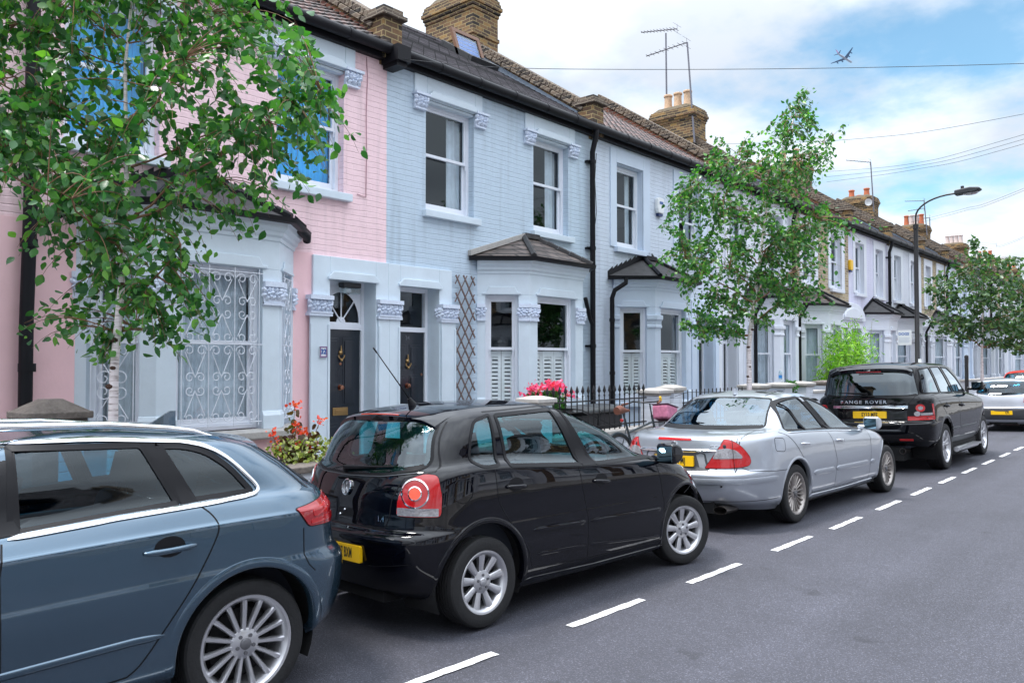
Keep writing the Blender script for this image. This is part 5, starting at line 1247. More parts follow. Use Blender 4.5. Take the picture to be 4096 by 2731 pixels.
polo = dict(paint=PBLACK, wb=2.47, half=.80, wr=.305, rim=.205, spokes=('nine',9), arch=(.392,.392), arch_z=.325, sill_z=.225, tw=.20, lip=.03, belt=1.0, belt_min=.9, cowl_x=1.95, seat_x=(1.15,.38), mirror=(2.03,.80,1.02), steer=R(-14), drive=1, glass=CGLASS, flush=True,
  crown=.04, details=polo_details,
  rows=[dict(xf=2.96,xr=-.44,w=.735,Lf=.85,Lr=.60,pf=2.7,pr=3.4,z=[(-.6,.235),(0,.19),(2.4,.18),(3,.20)]),
   dict(xf=3.06,xr=-.56,w=.79,Lf=.85,Lr=.62,pf=2.7,pr=3.5,z=[(-.6,.29),(0,.27),(3,.27)]),
   dict(xf=3.12,xr=-.645,w=.815,Lf=.85,Lr=.62,pf=2.6,pr=3.6,z=[(-.6,.46),(3,.45)]),
   dict(xf=3.12,xr=-.665,w=.823,Lf=.85,Lr=.62,pf=2.6,pr=3.6,z=[(-.6,.62),(3,.58)]),
   dict(xf=3.11,xr=-.645,w=.823,Lf=.85,Lr=.60,pf=2.6,pr=3.5,z=[(-.6,.675),(3,.63)],n=3),
   dict(xf=3.09,xr=-.595,w=.822,Lf=.85,Lr=.58,pf=2.6,pr=3.4,z=[(-.6,.705),(3,.66)]),
   dict(xf=3.02,xr=-.580,w=.823,Lf=.85,Lr=.56,pf=2.5,pr=3.3,z=[(-.6,.88),(0,.90),(1,.87),(2,.84),(2.6,.78),(3,.71)]),
   dict(xf=2.93,xr=-.545,w=.812,Lf=.85,Lr=.55,pf=2.4,pr=3.2,z=[(-.6,1.03),(0,1.055),(1,1.0),(1.9,.945),(2.5,.87),(2.93,.765)]),
   dict(xf=2.55,xr=-.520,w=.785,Lf=.70,Lr=.55,pf=2.4,pr=3.1,z=[(-.6,1.08),(0,1.10),(1,1.035),(1.9,.98),(2.3,.95),(2.55,.90)],n=4),
   dict(xf=2.20,xr=-.505,w=.755,Lf=.45,Lr=.52,pf=2.4,pr=3.0,z=[(-.5,1.10),(0,1.125),(1,1.06),(2.0,1.00),(2.2,.995)]),
   dict(xf=1.74,xr=-.41,w=.705,Lf=.40,Lr=.46,pf=2.4,pr=3.0,z=[(-.41,1.29),(.4,1.31),(1,1.28),(1.74,1.22)]),
   dict(xf=1.34,xr=-.29,w=.635,Lf=.36,Lr=.40,pf=2.4,pr=3.0,z=[(-.29,1.415),(.4,1.445),(.8,1.44),(1.34,1.375)]),
   dict(xf=1.18,xr=-.21,w=.555,Lf=.34,Lr=.32,pf=2.3,pr=3.0,z=[(-.21,1.455),(.3,1.490),(.7,1.490),(1.18,1.425)])],
  windows=[dict(p=[(-.085,1.135),(-.03,1.30),(.045,1.402),(.215,1.44),(.17,1.08),(.01,1.075)], r=[.05,.05,.04,.02,.02,.05], fr=.022),
   dict(p=[(.255,1.435),(.875,1.455),(1.055,1.005),(.255,1.065)], r=.03, fr=.03), dict(p=[(.955,1.455),(1.28,1.41),(1.66,1.255),(1.97,1.07),(2.03,.985),(1.21,.998)], r=[.03,.1,.1,.06,.04,.03], fr=.03)],
  rear_window=[(-.665,1.10),(-.575,1.415),(-.3,1.445),(.3,1.445),(.575,1.415),(.665,1.10),(.35,1.055),(0,1.045),(-.35,1.055)], front_window=[(-.66,1.03),(-.49,1.39),(.49,1.39),(.66,1.03),(0,1.0)])
black_hatch, _b = make_car('parked_car', 'glossy black hatchback with round red tail lamps and a bent roof aerial', polo, (4.109,4.561,-.032), R(-4.07), R(-2.0))

# ---- the silver saloon
PSILV = paint_mat('silver_car_paint', (.42,.45,.50), metal=.65, rough=.32)
def merc_details(b, sides, ex):
    for sg in (1,-1):
        f = sides[sg]; mb = MB()
        line_strip(mb, curve2([(-.30,1.03),(-.16,.98),(.0,.86),(.16,.70),(.30,.50),(.40,.33),(.44,.28)],6)+[Vector((1.04,.262))], f, wd=.007); line_strip(mb, [(.92,.98),(1.02,.85),(1.10,.62),(1.07,.262)], f, wd=.007); line_strip(mb, [(1.07,.262),(2.20,.248)], f)
        line_strip(mb, [(2.20,.93),(2.27,.8),(2.25,.5),(2.21,.25)], f, wd=.007); line_strip(mb, [(-.22,.62),(-.62,.635),(-.90,.66),(-1.0,.72)], f); line_strip(mb, smooth_poly([(-.52,.84),(-.30,.82),(-.28,.965),(-.50,.985)], .05)+smooth_poly([(-.52,.84),(-.30,.82),(-.28,.965),(-.50,.985)], .05)[:1], f)
        line_strip(mb, [(2.20,.93),(2.7,.885),(3.1,.79),(3.35,.68)], f); line_strip(mb, [(-.12,1.43),(.2,1.475),(.7,1.46),(1.3,1.35),(1.95,1.10)], f)
        line_strip(mb, [(-.46,.335),(-.8,.335)], f); ex.append((mb, 'shut_line', RUBB, {'smooth':False}))
        mb = MB(); raised(mb, [(.42,.515),(1.05,.505)], f, .062, .016); raised(mb, [(1.09,.504),(2.19,.488)], f, .062, .016); raised(mb, [(2.24,.487),(2.43,.484)], f, .062, .016); ex.append((mb, 'rubbing_strip', PSILV, {'smooth':60}))
        mb = MB(); raised(mb, [(.40,.225),(1.3,.21),(2.46,.215)], f, .085, .015); ex.append((mb, 'sill_skirt', PSILV, {'smooth':60}))
        mb = MB(); patch(mb, smooth_poly([(.585,1.395),(.70,1.39),(1.21,.968),(1.075,.975)], .01), f, .003, skirt=.006, rings=3); ex.append((mb, 'pillar_trim', RUBB)); mb = MB(); patch(mb, smooth_poly([(.12,1.355),(.165,1.365),(.46,1.0),(.40,1.0)], .005), f, .004, skirt=.004, rings=2); ex.append((mb, 'pillar_trim', RUBB))
        mb = MB(); raised(mb, [(-.10,1.012),(.44,.998),(1.2,.962),(2.08,.905)], f, .016, .006, off=.003); ex.append((mb, 'waist_moulding', CHROME, {'smooth':60}))
        g = wrap_lamp(b, sg, PI/4.2); L = smooth_poly([(-.285,.990),(-.225,.980),(-.15,.943),(-.08,.873),(-.035,.805),(-.025,.759),(-.045,.716),(-.13,.698),(-.285,.688),(-.490,.688)], [.015,.04,.05,.05,.03,.03,.03,.03,.03,.01], .02)
        A = lambda v: v
        mb = MB(); patch(mb, inset(L,-.006), g, .002, skirt=.012, rings=4); ex.append((mb, 'lamp_seal', RUBB))
        mb = MB(); patch(mb, L, g, .010, skirt=.014, rings=7); ex.append((mb, 'tail_lamp', RED, {'key':'lamp','smooth':60}))
        mb = MB(); patch(mb, smooth_poly([(-.365,.885),(-.265,.897),(-.18,.876),(-.12,.822),(-.115,.79),(-.415,.785)], .02, .02), g, .013, skirt=.003, rings=4); ex.append((mb, 'clear_lens', CLR, {'on':'lamp'}))
    mb = MB(); line_strip(mb, [(-.66,1.02),(-.66,.96),(-.60,.82),(-.50,.69),(-.46,.655),(.46,.655),(.50,.69),(.60,.82),(.66,.96),(.66,1.02)], b.rear, wd=.007); line_strip(mb, [(-.8,.335),(0,.33),(.8,.335)], b.rear); ex.append((mb, 'boot_line', RUBB, {'smooth':False}))
    mb = MB(); 
    for s_ in (1,-1): line_strip(mb, [(-1.09,s_*.66),(-.80,s_*.70),(-.48,s_*.655)], lambda x,y,o: b.top(x,y,o), wd=.007)
    ex.append((mb, 'boot_line', RUBB, {'smooth':False}))
    mb = MB(); raised(mb, [(-.50,.865),(0,.868),(.50,.865)], b.rear, .035, .022); ex.append((mb, 'chrome_trim', CHROME, {'smooth':60}))
    mb = MB(); patch(mb, smooth_poly([(-.42,.66),(.42,.66),(.37,.845),(-.37,.845)], .02), b.rear, .0012, skirt=0, rings=3); ex.append((mb, 'plate_recess', RUBG)); plate(ex, b, 0, .755, '7 FMJ', align=.08, w=.50)
    mb = MB(); patch(mb, smooth_poly([(-.21,.975),(.21,.975),(.21,1.0),(-.21,1.0)], .008), b.rear, .006, skirt=.01, rings=2); ex.append((mb, 'brake_light', RED))
    mb = MB(); c1 = circ((0,.922),.044,26); ring(mb, c1, inset(c1,.006), b.rear, .012, skirt=.01, bulge=.002)
    for a in (90,210,330): raised(mb, [(0,.922),(.040*math.cos(R(a)),.922+.040*math.sin(R(a)))], b.rear, .008, .007, off=.006)
    ex.append((mb, 'badge', CHROME)); text_rear(ex, b, 'CDI', .052, -.47, .915, CHROME, .005, sx=1.25)
    mb = MB()
    for sg in (1,-1): 
        g = wrap_lamp(b, sg, PI/3.2); pts = [(-.62,.545),(-.3,.55),(-.05,.555),(.18,.56),(.33,.56)]
    raised(mb, [(-.80,.55),(-.4,.548),(0,.547),(.4,.548),(.80,.55)], b.rear, .06, .012); ex.append((mb, 'bumper_moulding', PSILV, {'smooth':60}))
    for sg in (1,-1):
        mb = MB(); raised(mb, [(-1.02,.552),(-.75,.556),(-.48,.556)], sides[sg], .06, .012); ex.append((mb, 'bumper_moulding', PSILV, {'smooth':60}))
        mb = MB(); mb.ball(tuple(b.rear(sg*.55,.50,.001)), .012, 8); ex.append((mb, 'parking_sensor', RUBB))
    mb = MB(); mb.lathe([(.05,0),(.055,.0),(.055,.25),(.045,.25),(.045,.02)], Matrix.Translation((-1.10,-.52,.245)) @ Matrix.Diagonal((1,1.5,.8,1)) @ Matrix.Rotation(PI/2,4,'Y'), 18); ex.append((mb, 'exhaust_pipe', EXH))
    mb = MB(); p = b.top(.32,0,0); mb.prism([(-.07,-.005),(.07,-.005),(-.02,.075),(-.05,.075)], lambda a,c,t: (p.x+a,t,p.z+c), -.008, .008); mb.ball(tuple(p), .05, 10, sq=(1.4,.5,.25)); ex.append((mb, 'roof_fin', PSILV, {'smooth':50}))
    handle_set(ex, sides, [(.21,.868,-.015),(1.22,.838,-.02)], CHROME, size=(.24,.03), cmat=PSILV); common_front(ex, b, .68, .66, .85, .38)
zb = lambda *a: list(a)
merc = dict(paint=PSILV, wb=2.95, half=.885, wr=.325, rim=.228, spokes=('double',10), alloy=ALLOYD, arch=(.388,.388), arch_z=.335, sill_z=.235, tw=.225, lip=.022, belt=.98, belt_min=.9, cowl_x=1.95, seat_x=(1.30,.42), mirror=(2.10,.875,1.0), glass=CGLASSB, rear_glass=CGLASSB, flush=True,
  crown=.05, details=merc_details, spine=(.30,.35),
  rows=[dict(xf=3.42,xr=-.95,w=.80,Lf=1.0,Lr=.70,pf=2.5,pr=2.8,z=[(-1.2,.26),(-.3,.20),(2.6,.19),(3.5,.21)]),
   dict(xf=3.50,xr=-1.10,w=.875,Lf=1.0,Lr=.75,pf=2.5,pr=2.8,z=[(-1.2,.32),(3.5,.29)]),
   dict(xf=3.54,xr=-1.19,w=.90,Lf=1.0,Lr=.80,pf=2.5,pr=2.8,z=[(-1.2,.48),(3.5,.46)]),
   dict(xf=3.53,xr=-1.20,w=.912,Lf=1.0,Lr=.80,pf=2.5,pr=2.8,z=[(-1.2,.60),(3.5,.58)]),
   dict(xf=3.50,xr=-1.165,w=.913,Lf=1.0,Lr=.80,pf=2.4,pr=2.8,z=[(-1.2,.655),(3.5,.63)],n=3),
   dict(xf=3.49,xr=-1.145,w=.913,Lf=1.0,Lr=.80,pf=2.4,pr=2.8,z=[(-1.2,.675),(3.5,.65)]),
   dict(xf=3.44,xr=-1.135,w=.905,Lf=1.0,Lr=.80,pf=2.4,pr=2.7,z=[(-1.2,.84),(0,.86),(1.2,.84),(2.3,.80),(3.1,.74),(3.5,.68)]),
   dict(xf=3.33,xr=-1.125,w=.875,Lf=1.0,Lr=.80,pf=2.3,pr=2.6,z=[(-1.2,.965),(-.5,.99),(.2,.985),(1.2,.945),(2.3,.885),(3.0,.80),(3.33,.73)]),
   dict(xf=3.20,xr=-1.10,w=.83,Lf=1.0,Lr=.80,pf=2.3,pr=2.6,z=[(-1.2,1.005),(-.5,1.03),(.2,1.015),(1.2,.975),(2.3,.915),(2.9,.84),(3.2,.78)],n=4),
   dict(xf=2.75,xr=-.80,w=.805,Lf=.8,Lr=.60,pf=2.3,pr=2.6,z=[(-.8,1.048),(-.4,1.05),(.2,1.03),(1.2,.985),(2.2,.94),(2.75,.90)],n=5),
   dict(xf=2.32,xr=-.50,w=.785,Lf=.45,Lr=.45,pf=2.4,pr=2.8,z=[(-.5,1.065),(0,1.055),(1.2,1.0),(2.1,.955),(2.32,.955)]),
   dict(xf=1.78,xr=-.13,w=.725,Lf=.42,Lr=.42,pf=2.4,pr=2.8,z=[(-.13,1.25),(.4,1.24),(1.0,1.22),(1.78,1.17)]),
   dict(xf=1.36,xr=.12,w=.665,Lf=.38,Lr=.38,pf=2.4,pr=2.8,z=[(.12,1.365),(.4,1.38),(.8,1.37),(1.36,1.315)]),
   dict(xf=1.16,xr=.24,w=.585,Lf=.34,Lr=.32,pf=2.3,pr=2.8,z=[(.24,1.415),(.5,1.435),(.8,1.43),(1.16,1.375)])],
  windows=[dict(p=[(-.085,1.03),(-.04,1.15),(.03,1.255),(.15,1.345),(.32,1.392),(.60,1.40),(1.07,.985),(.4,1.005)], r=[.04,.05,.06,.08,.08,.03,.03,.02], fr=.026),
   dict(p=[(.71,1.398),(.95,1.37),(1.30,1.27),(1.80,1.06),(2.10,.925),(1.22,.975)], r=[.03,.1,.1,.1,.05,.03], fr=.026)],
  rear_window=[(-.665,1.075),(-.52,1.385),(-.25,1.405),(.25,1.405),(.52,1.385),(.665,1.075),(.3,1.065),(-.3,1.065)], rw_r=.04, front_window=[(-.66,.985),(-.52,1.33),(.52,1.33),(.66,.985),(0,.965)])
make_car('parked_car', 'silver saloon with a boot, red wedge lamps and dusty multi spoke wheels', merc, (9.048,4.451,-.034), R(-2.26), R(-2.0))

# ---- the tall black off-roader
def rrs_details(b, sides, ex):
    for sg in (1,-1):
        f = sides[sg]; mb = MB()
        line_strip(mb, [(-.52,1.26),(-.40,1.18),(-.05,.98),(.30,.72),(.36,.50)], f, wd=.009); line_strip(mb, [(.94,1.25),(.95,1.0),(.90,.36)], f, wd=.008); line_strip(mb, [(2.22,1.18),(2.28,1.0),(2.30,.45)], f, wd=.008); line_strip(mb, [(.36,.43),(2.30,.40)], f)
        line_strip(mb, [(-.86,1.24),(-.86,.87),(-.78,.84),(-.40,.83)], f); line_strip(mb, [(2.22,1.18),(2.9,1.06),(3.3,.98)], f); ex.append((mb, 'shut_line', RUBB, {'smooth':False}))
        mb = MB(); raised(mb, [(-.84,1.185),(.5,1.165),(1.5,1.13),(2.9,1.045)], f, .022, .005); ex.append((mb, 'waist_moulding', PBLACK, {'smooth':60}))
        mb = MB(); raised(mb, [(.36,.665),(.92,.66)], f, .035, .012); raised(mb, [(.96,.66),(2.27,.65)], f, .035, .012); raised(mb, [(.36,.46),(2.30,.44)], f, .10, .012); ex.append((mb, 'door_moulding', RUBG, {'smooth':60}))
        st = MB(); st.tube([(.42,sg*.98,.30),(1.95,sg*.98,.285)], .045, 10); st.box(.45, 1.92, sg*.98-.09, sg*.98+.05, .30, .33); ex.append((st, 'side_step', ALLOY, {'smooth':40}))
        g = wrap_lamp(b, sg, PI/3.6)
        an = PI/3.6; aa = lambda x, y: x*math.sin(an)+y*math.cos(an)
        a0, a1 = aa(-.93,.60), aa(-.70,.955)
        L = smooth_poly([(a0,1.13),(a1-.02,1.14),(a1,.875),(a0-.015,.855)], .015, .02)
        mb = MB(); patch(mb, L, g, .008, skirt=.014, rings=5); ex.append((mb, 'tail_lamp', RUBB, {'key':'lamp'}))
        cA = a0+(a1-a0)*.38
        c1 = circ((cA,1.065),.062,20); mb = MB(); ring(mb, c1, inset(c1,.03), g, .016, skirt=.008); patch(mb, smooth_poly([(a0-.006,.862),(a1-.008,.878),(a1-.012,.945),(a0-.003,.93)], .006), g, .013, skirt=.004, rings=2); patch(mb, smooth_poly([(a1-.055,.95),(a1-.015,.95),(a1-.028,1.13),(a1-.065,1.13)], .006), g, .013, skirt=.004, rings=2); ex.append((mb, 'brake_lens', RED, {'on':'lamp'}))
        mb = MB(); patch(mb, inset(c1,.028), g, .015, skirt=0, rings=2); patch(mb, circ((cA-.045,.972),.04,16), g, .015, skirt=.004, rings=2); patch(mb, smooth_poly([(cA+.0,.945),(a1-.07,.95),(a1-.07,.99),(cA+.0,.985)], .006), g, .013, skirt=.004, rings=2); ex.append((mb, 'reversing_lens', CLR, {'on':'lamp'}))
    roof_spoiler(ex, b, -.74, .14, .66, 1.74, PBLACK, drop=.05, thick=.06)
    mb = MB(); mb.box(-.90, -.885, -.20, .20, 1.665, 1.68); ex.append((mb, 'brake_light', RED2, {'on':'spoiler'}))
    mb = MB(); patch(mb, smooth_poly([(-.60,1.062),(.60,1.062),(.60,1.108),(-.60,1.108)], .004, .04), b.rear, .010, skirt=.014, rings=2); ex.append((mb, 'chrome_trim', CHROME))
    mb = MB(); line_strip(mb, [(-.70,1.72),(-.70,1.25),(-.66,1.20),(-.60,1.13),(-.585,.82),(0,.80),(.585,.82),(.60,1.13),(.66,1.20),(.70,1.25),(.70,1.72)], b.rear, wd=.009); line_strip(mb, [(-.9,.60),(0,.58),(.9,.60)], b.rear, wd=.008); ex.append((mb, 'hatch_line', RUBB, {'smooth':False}))
    text_rear(ex, b, 'RANGE ROVER', .075, .10, 1.165, CHROME, .006, sx=1.22, spacing=1.3, bold=.002); plate(ex, b, .0, .955, 'EY13 MFE', w=.54, h=.115)
    mb = MB(); raised(mb, [(-.45,.83),(0,.83),(.45,.83)], b.rear, .02, .01); ex.append((mb, 'lower_trim', CHROME, {'smooth':60}))
    mb = MB(); raised(mb, [(-.5,.70),(0,.70),(.5,.70)], b.rear, .03, .01); ex.append((mb, 'bumper_moulding', RUBG, {'smooth':60}))
    for sg in (1,-1):
        mb = MB(); patch(mb, smooth_poly([(sg*.46,.535),(sg*.66,.535),(sg*.66,.565),(sg*.46,.565)], .006), b.rear, .006, skirt=.008, rings=2); ex.append((mb, 'reflector', RED))
        mb = MB(); mb.lathe([(.04,0),(.05,0),(.05,.3),(.04,.3)], Matrix.Translation((-.92,sg*.48,.36)) @ Matrix.Rotation(PI/2,4,'Y'), 14); ex.append((mb, 'exhaust_pipe', EXH))
    wiper(ex, b, .05, 1.30, .52, 1.325)
    handle_set(ex, sides, [(.05,1.065,-.01),(1.10,1.04,-.015)], PBLACK, size=(.22,.045)); common_front(ex, b, .98, .90, .92, .42)
PBLACK2 = paint_mat('black_offroad_paint', (.0012,.0015,.003), dust=.02, rough=.3)
rrs = dict(paint=PBLACK2, wb=2.92, half=.935, wr=.385, rim=.262, spokes=('split5',5), alloy=ALLOY, arch=(.475,.475), arch_z=.40, sill_z=.40, tw=.265, lip=.05, belt=1.24, belt_min=1.05, cowl_x=2.0, seat_x=(1.20,.35), mirror=(1.98,.94,1.36), glass=CDARK, rear_glass=CDARK, flush=True, mirror_mat=PBLACK2,
  crown=.05, details=rrs_details, spine=(.4,.4),
  rows=[dict(xf=3.50,xr=-.90,w=.84,Lf=.8,Lr=.5,pf=2.8,pr=3.2,z=[(-1,.46),(0,.36),(2.9,.36),(3.6,.40)]),
   dict(xf=3.58,xr=-.99,w=.93,Lf=.8,Lr=.55,pf=2.8,pr=3.4,z=[(-1,.54),(3.6,.50)]),
   dict(xf=3.60,xr=-1.02,w=.955,Lf=.8,Lr=.55,pf=2.8,pr=3.6,z=[(-1,.68),(3.6,.66)]),
   dict(xf=3.59,xr=-1.02,w=.96,Lf=.8,Lr=.55,pf=2.8,pr=3.8,z=[(-1,.80),(3.6,.78)]),
   dict(xf=3.58,xr=-.96,w=.96,Lf=.8,Lr=.50,pf=2.8,pr=4.0,z=[(-1,.84),(3.6,.82)],n=3),
   dict(xf=3.56,xr=-.945,w=.96,Lf=.8,Lr=.5,pf=2.8,pr=4.2,z=[(-1,.87),(3.6,.85)]),
   dict(xf=3.53,xr=-.940,w=.957,Lf=.8,Lr=.5,pf=2.8,pr=4.2,z=[(-1,1.10),(0,1.11),(2,1.06),(3.5,.98)]),
   dict(xf=3.48,xr=-.935,w=.94,Lf=.8,Lr=.5,pf=2.8,pr=4.2,z=[(-1,1.20),(0,1.215),(1.5,1.17),(2.8,1.10),(3.5,1.03)]),
   dict(xf=3.0,xr=-.925,w=.895,Lf=.8,Lr=.5,pf=2.8,pr=4.2,z=[(-1,1.255),(0,1.265),(1.5,1.235),(2.5,1.18),(3,1.13)],n=4),
   dict(xf=2.45,xr=-.92,w=.865,Lf=.5,Lr=.5,pf=2.8,pr=4.2,z=[(-1,1.275),(0,1.285),(1.5,1.255),(2.2,1.235),(2.45,1.22)]),
   dict(xf=1.95,xr=-.86,w=.82,Lf=.4,Lr=.45,pf=2.8,pr=4.2,z=[(-1,1.53),(0,1.55),(1.3,1.52),(1.95,1.45)]),
   dict(xf=1.62,xr=-.80,w=.765,Lf=.4,Lr=.4,pf=2.8,pr=4.0,z=[(-1,1.71),(0,1.74),(1,1.73),(1.62,1.66)]),
   dict(xf=1.45,xr=-.74,w=.69,Lf=.35,Lr=.35,pf=2.6,pr=3.6,z=[(-.74,1.755),(0,1.79),(.8,1.785),(1.45,1.71)])],
  windows=[dict(p=[(-.78,1.30),(-.70,1.70),(-.28,1.725),(.02,1.285)], r=.03, fr=.02), dict(p=[(-.20,1.728),(.40,1.735),(.90,1.272),(.10,1.285)], r=.03, fr=.02),
   dict(p=[(.50,1.735),(.92,1.715),(1.40,1.53),(1.90,1.255),(1.04,1.268)], r=.04, fr=.025)],
  rear_window=[(-.755,1.265),(-.655,1.715),(.655,1.715),(.755,1.265)], rw_r=.05, front_window=[(-.74,1.26),(-.60,1.67),(.60,1.67),(.74,1.26),(0,1.24)])
make_car('parked_car', 'tall black off-roader with yellow rear plate and silver side steps', rrs, (15.154,4.36,-.036), 0, R(-2.2))

# ---- the blue grey estate car at the left, facing the other way
PBLUE = paint_mat('blue_grey_car_paint', (.036,.084,.132), metal=.75, rough=.24); PBLUE.node_tree.nodes['Principled BSDF'].inputs['Coat IOR'].default_value = 1.75
def audi_details(b, sides, ex):
    for sg in (1,-1):
        f = sides[sg]; mb = MB()
        line_strip(mb, curve2([(.275,1.10),(.21,1.04),(.185,.98),(.21,.90),(.30,.74),(.42,.57),(.55,.40),(.62,.345)],6)+[Vector((1.12,.315))], f, wd=.007); line_strip(mb, [(1.10,1.43),(1.12,1.06),(1.14,.9),(1.13,.315)], f, wd=.008); line_strip(mb, [(1.13,.315),(2.2,.30)], f); line_strip(mb, [(2.15,1.02),(2.22,.8),(2.24,.30)], f)
        line_strip(mb, [(-.30,.90),(-.30,.76),(-.33,.70),(-.37,.66)], f); line_strip(mb, [(.24,1.405),(.7,1.455),(1.2,1.45),(1.7,1.32)], f); ex.append((mb, 'shut_line', RUBB, {'smooth':False}))
        mb = MB(); raised(mb, [(1.10,1.045),(.65,1.072),(.24,1.088),(.02,1.10)]+list(curve2([(.02,1.10),(-.06,1.112),(-.075,1.14),(-.03,1.20),(.07,1.305),(.18,1.372),(.30,1.403)],5))+[(.7,1.438),(1.10,1.445)], f, .020, .008, off=.004); raised(mb, [(1.14,1.043),(1.6,1.01),(2.05,.97)], f, .02, .008, off=.004); raised(mb, [(1.14,1.445),(1.5,1.39),(1.9,1.18)], f, .018, .008, off=.004); ex.append((mb, 'chrome_trim', CHROME, {'smooth':60}))
        mb = MB(); raised(mb, [(.45,.50),(.60,.505),(1.6,.47)], f, .035, .010); ex.append((mb, 'door_crease', PBLUE, {'smooth':70}))
        mb = MB(); patch(mb, smooth_poly([(1.04,1.43),(1.175,1.435),(1.22,1.045),(1.04,1.06)], .01), f, .003, skirt=.006, rings=3); ex.append((mb, 'pillar_trim', RUBB)); mb = MB(); patch(mb, smooth_poly([(.40,1.405),(.50,1.412),(.34,1.098),(.25,1.10)], .008), f, .0045, skirt=.006, rings=3); ex.append((mb, 'pillar_trim', RUBB))
        g = wrap_lamp(b, sg, PI/3.6); an = PI/3.6; aa = lambda x, y: x*math.sin(an)+y*math.cos(an)
        a1, a0 = aa(-.27,.855), aa(-.60,.55)
        L = smooth_poly([(a1+.01,1.005),(a0+.10,1.055),(a0,1.05),(a0+.01,.925),(a0+.18,.895),(a1-.055,.905)], .02, .02)
        mb = MB(); patch(mb, inset(L,-.005), g, .001, skirt=.012, rings=4); ex.append((mb, 'lamp_seal', RUBB))
        mb = MB(); patch(mb, L, g, .008, skirt=.014, rings=6); ex.append((mb, 'tail_lamp', RED2, {'key':'lamp','smooth':60}))
        mb = MB(); patch(mb, smooth_poly([(a1-.08,.985),(a0+.12,1.03),(a0+.11,.985),(a1-.09,.95)], .01, .02), g, .011, skirt=.003, rings=3); patch(mb, smooth_poly([(a1-.07,.94),(a0+.10,.95),(a0+.12,.915),(a1-.065,.915)], .01, .02), g, .011, skirt=.003, rings=3); ex.append((mb, 'lamp_lens', RED, {'on':'lamp'}))
        r_ = MB(); pts = [(1.46,.55,1.40),(1.38,.56,1.475),(1.26,.565,1.510),(1.12,.565,1.518),(.62,.565,1.503),(.32,.565,1.470),(.19,.565,1.448),(.06,.56,1.405)]; 
        q = []
        for x,y,z in pts: q.append(Vector((x, sg*y, z)))
        r_.tube(q, [.010,.016,.02,.02,.02,.018,.015,.008], 10); ex.append((r_, 'roof_rail', CHROME, {'smooth':60}))
    roof_spoiler(ex, b, -.02, .26, .56, 1.42, PBLUE, drop=.11, thick=.035)
    mb = MB(); line_strip(mb, [(-.58,1.36),(-.68,1.14),(-.72,1.06)], b.rear, wd=.008); line_strip(mb, [(.58,1.36),(.68,1.14),(.72,1.06)], b.rear, wd=.008); line_strip(mb, [(-.54,.92),(-.50,.70),(0,.68),(.50,.70),(.54,.92)], b.rear, wd=.008); ex.append((mb, 'hatch_line', RUBB, {'smooth':False}))
    mb = MB(); p = b.top(.10,0,0); mb.prism([(-.05,.0),(.15,.0),(-.02,.105),(-.05,.105)], lambda a,c,t: (p.x+a,t,p.z+c-.01), -.012, .012); mb.ball(tuple(p+Vector((.03,0,0))), .05, 10, sq=(1.7,.6,.4)); ex.append((mb, 'roof_fin', PBLUE, {'smooth':50}))
    mb = MB(); patch(mb, smooth_poly([(-.50,.46),(.50,.46),(.46,.36),(-.46,.36)], .03), b.rear, .004, skirt=.01, rings=3); ex.append((mb, 'rear_diffuser', RUBB))
    handle_set(ex, sides, [(.43,.905,-.005),(1.42,.875,-.02)], PBLUE, size=(.25,.03)); common_front(ex, b, .72, .60, .84, .42); wiper(ex, b, 0, 1.10, .35, 1.12)
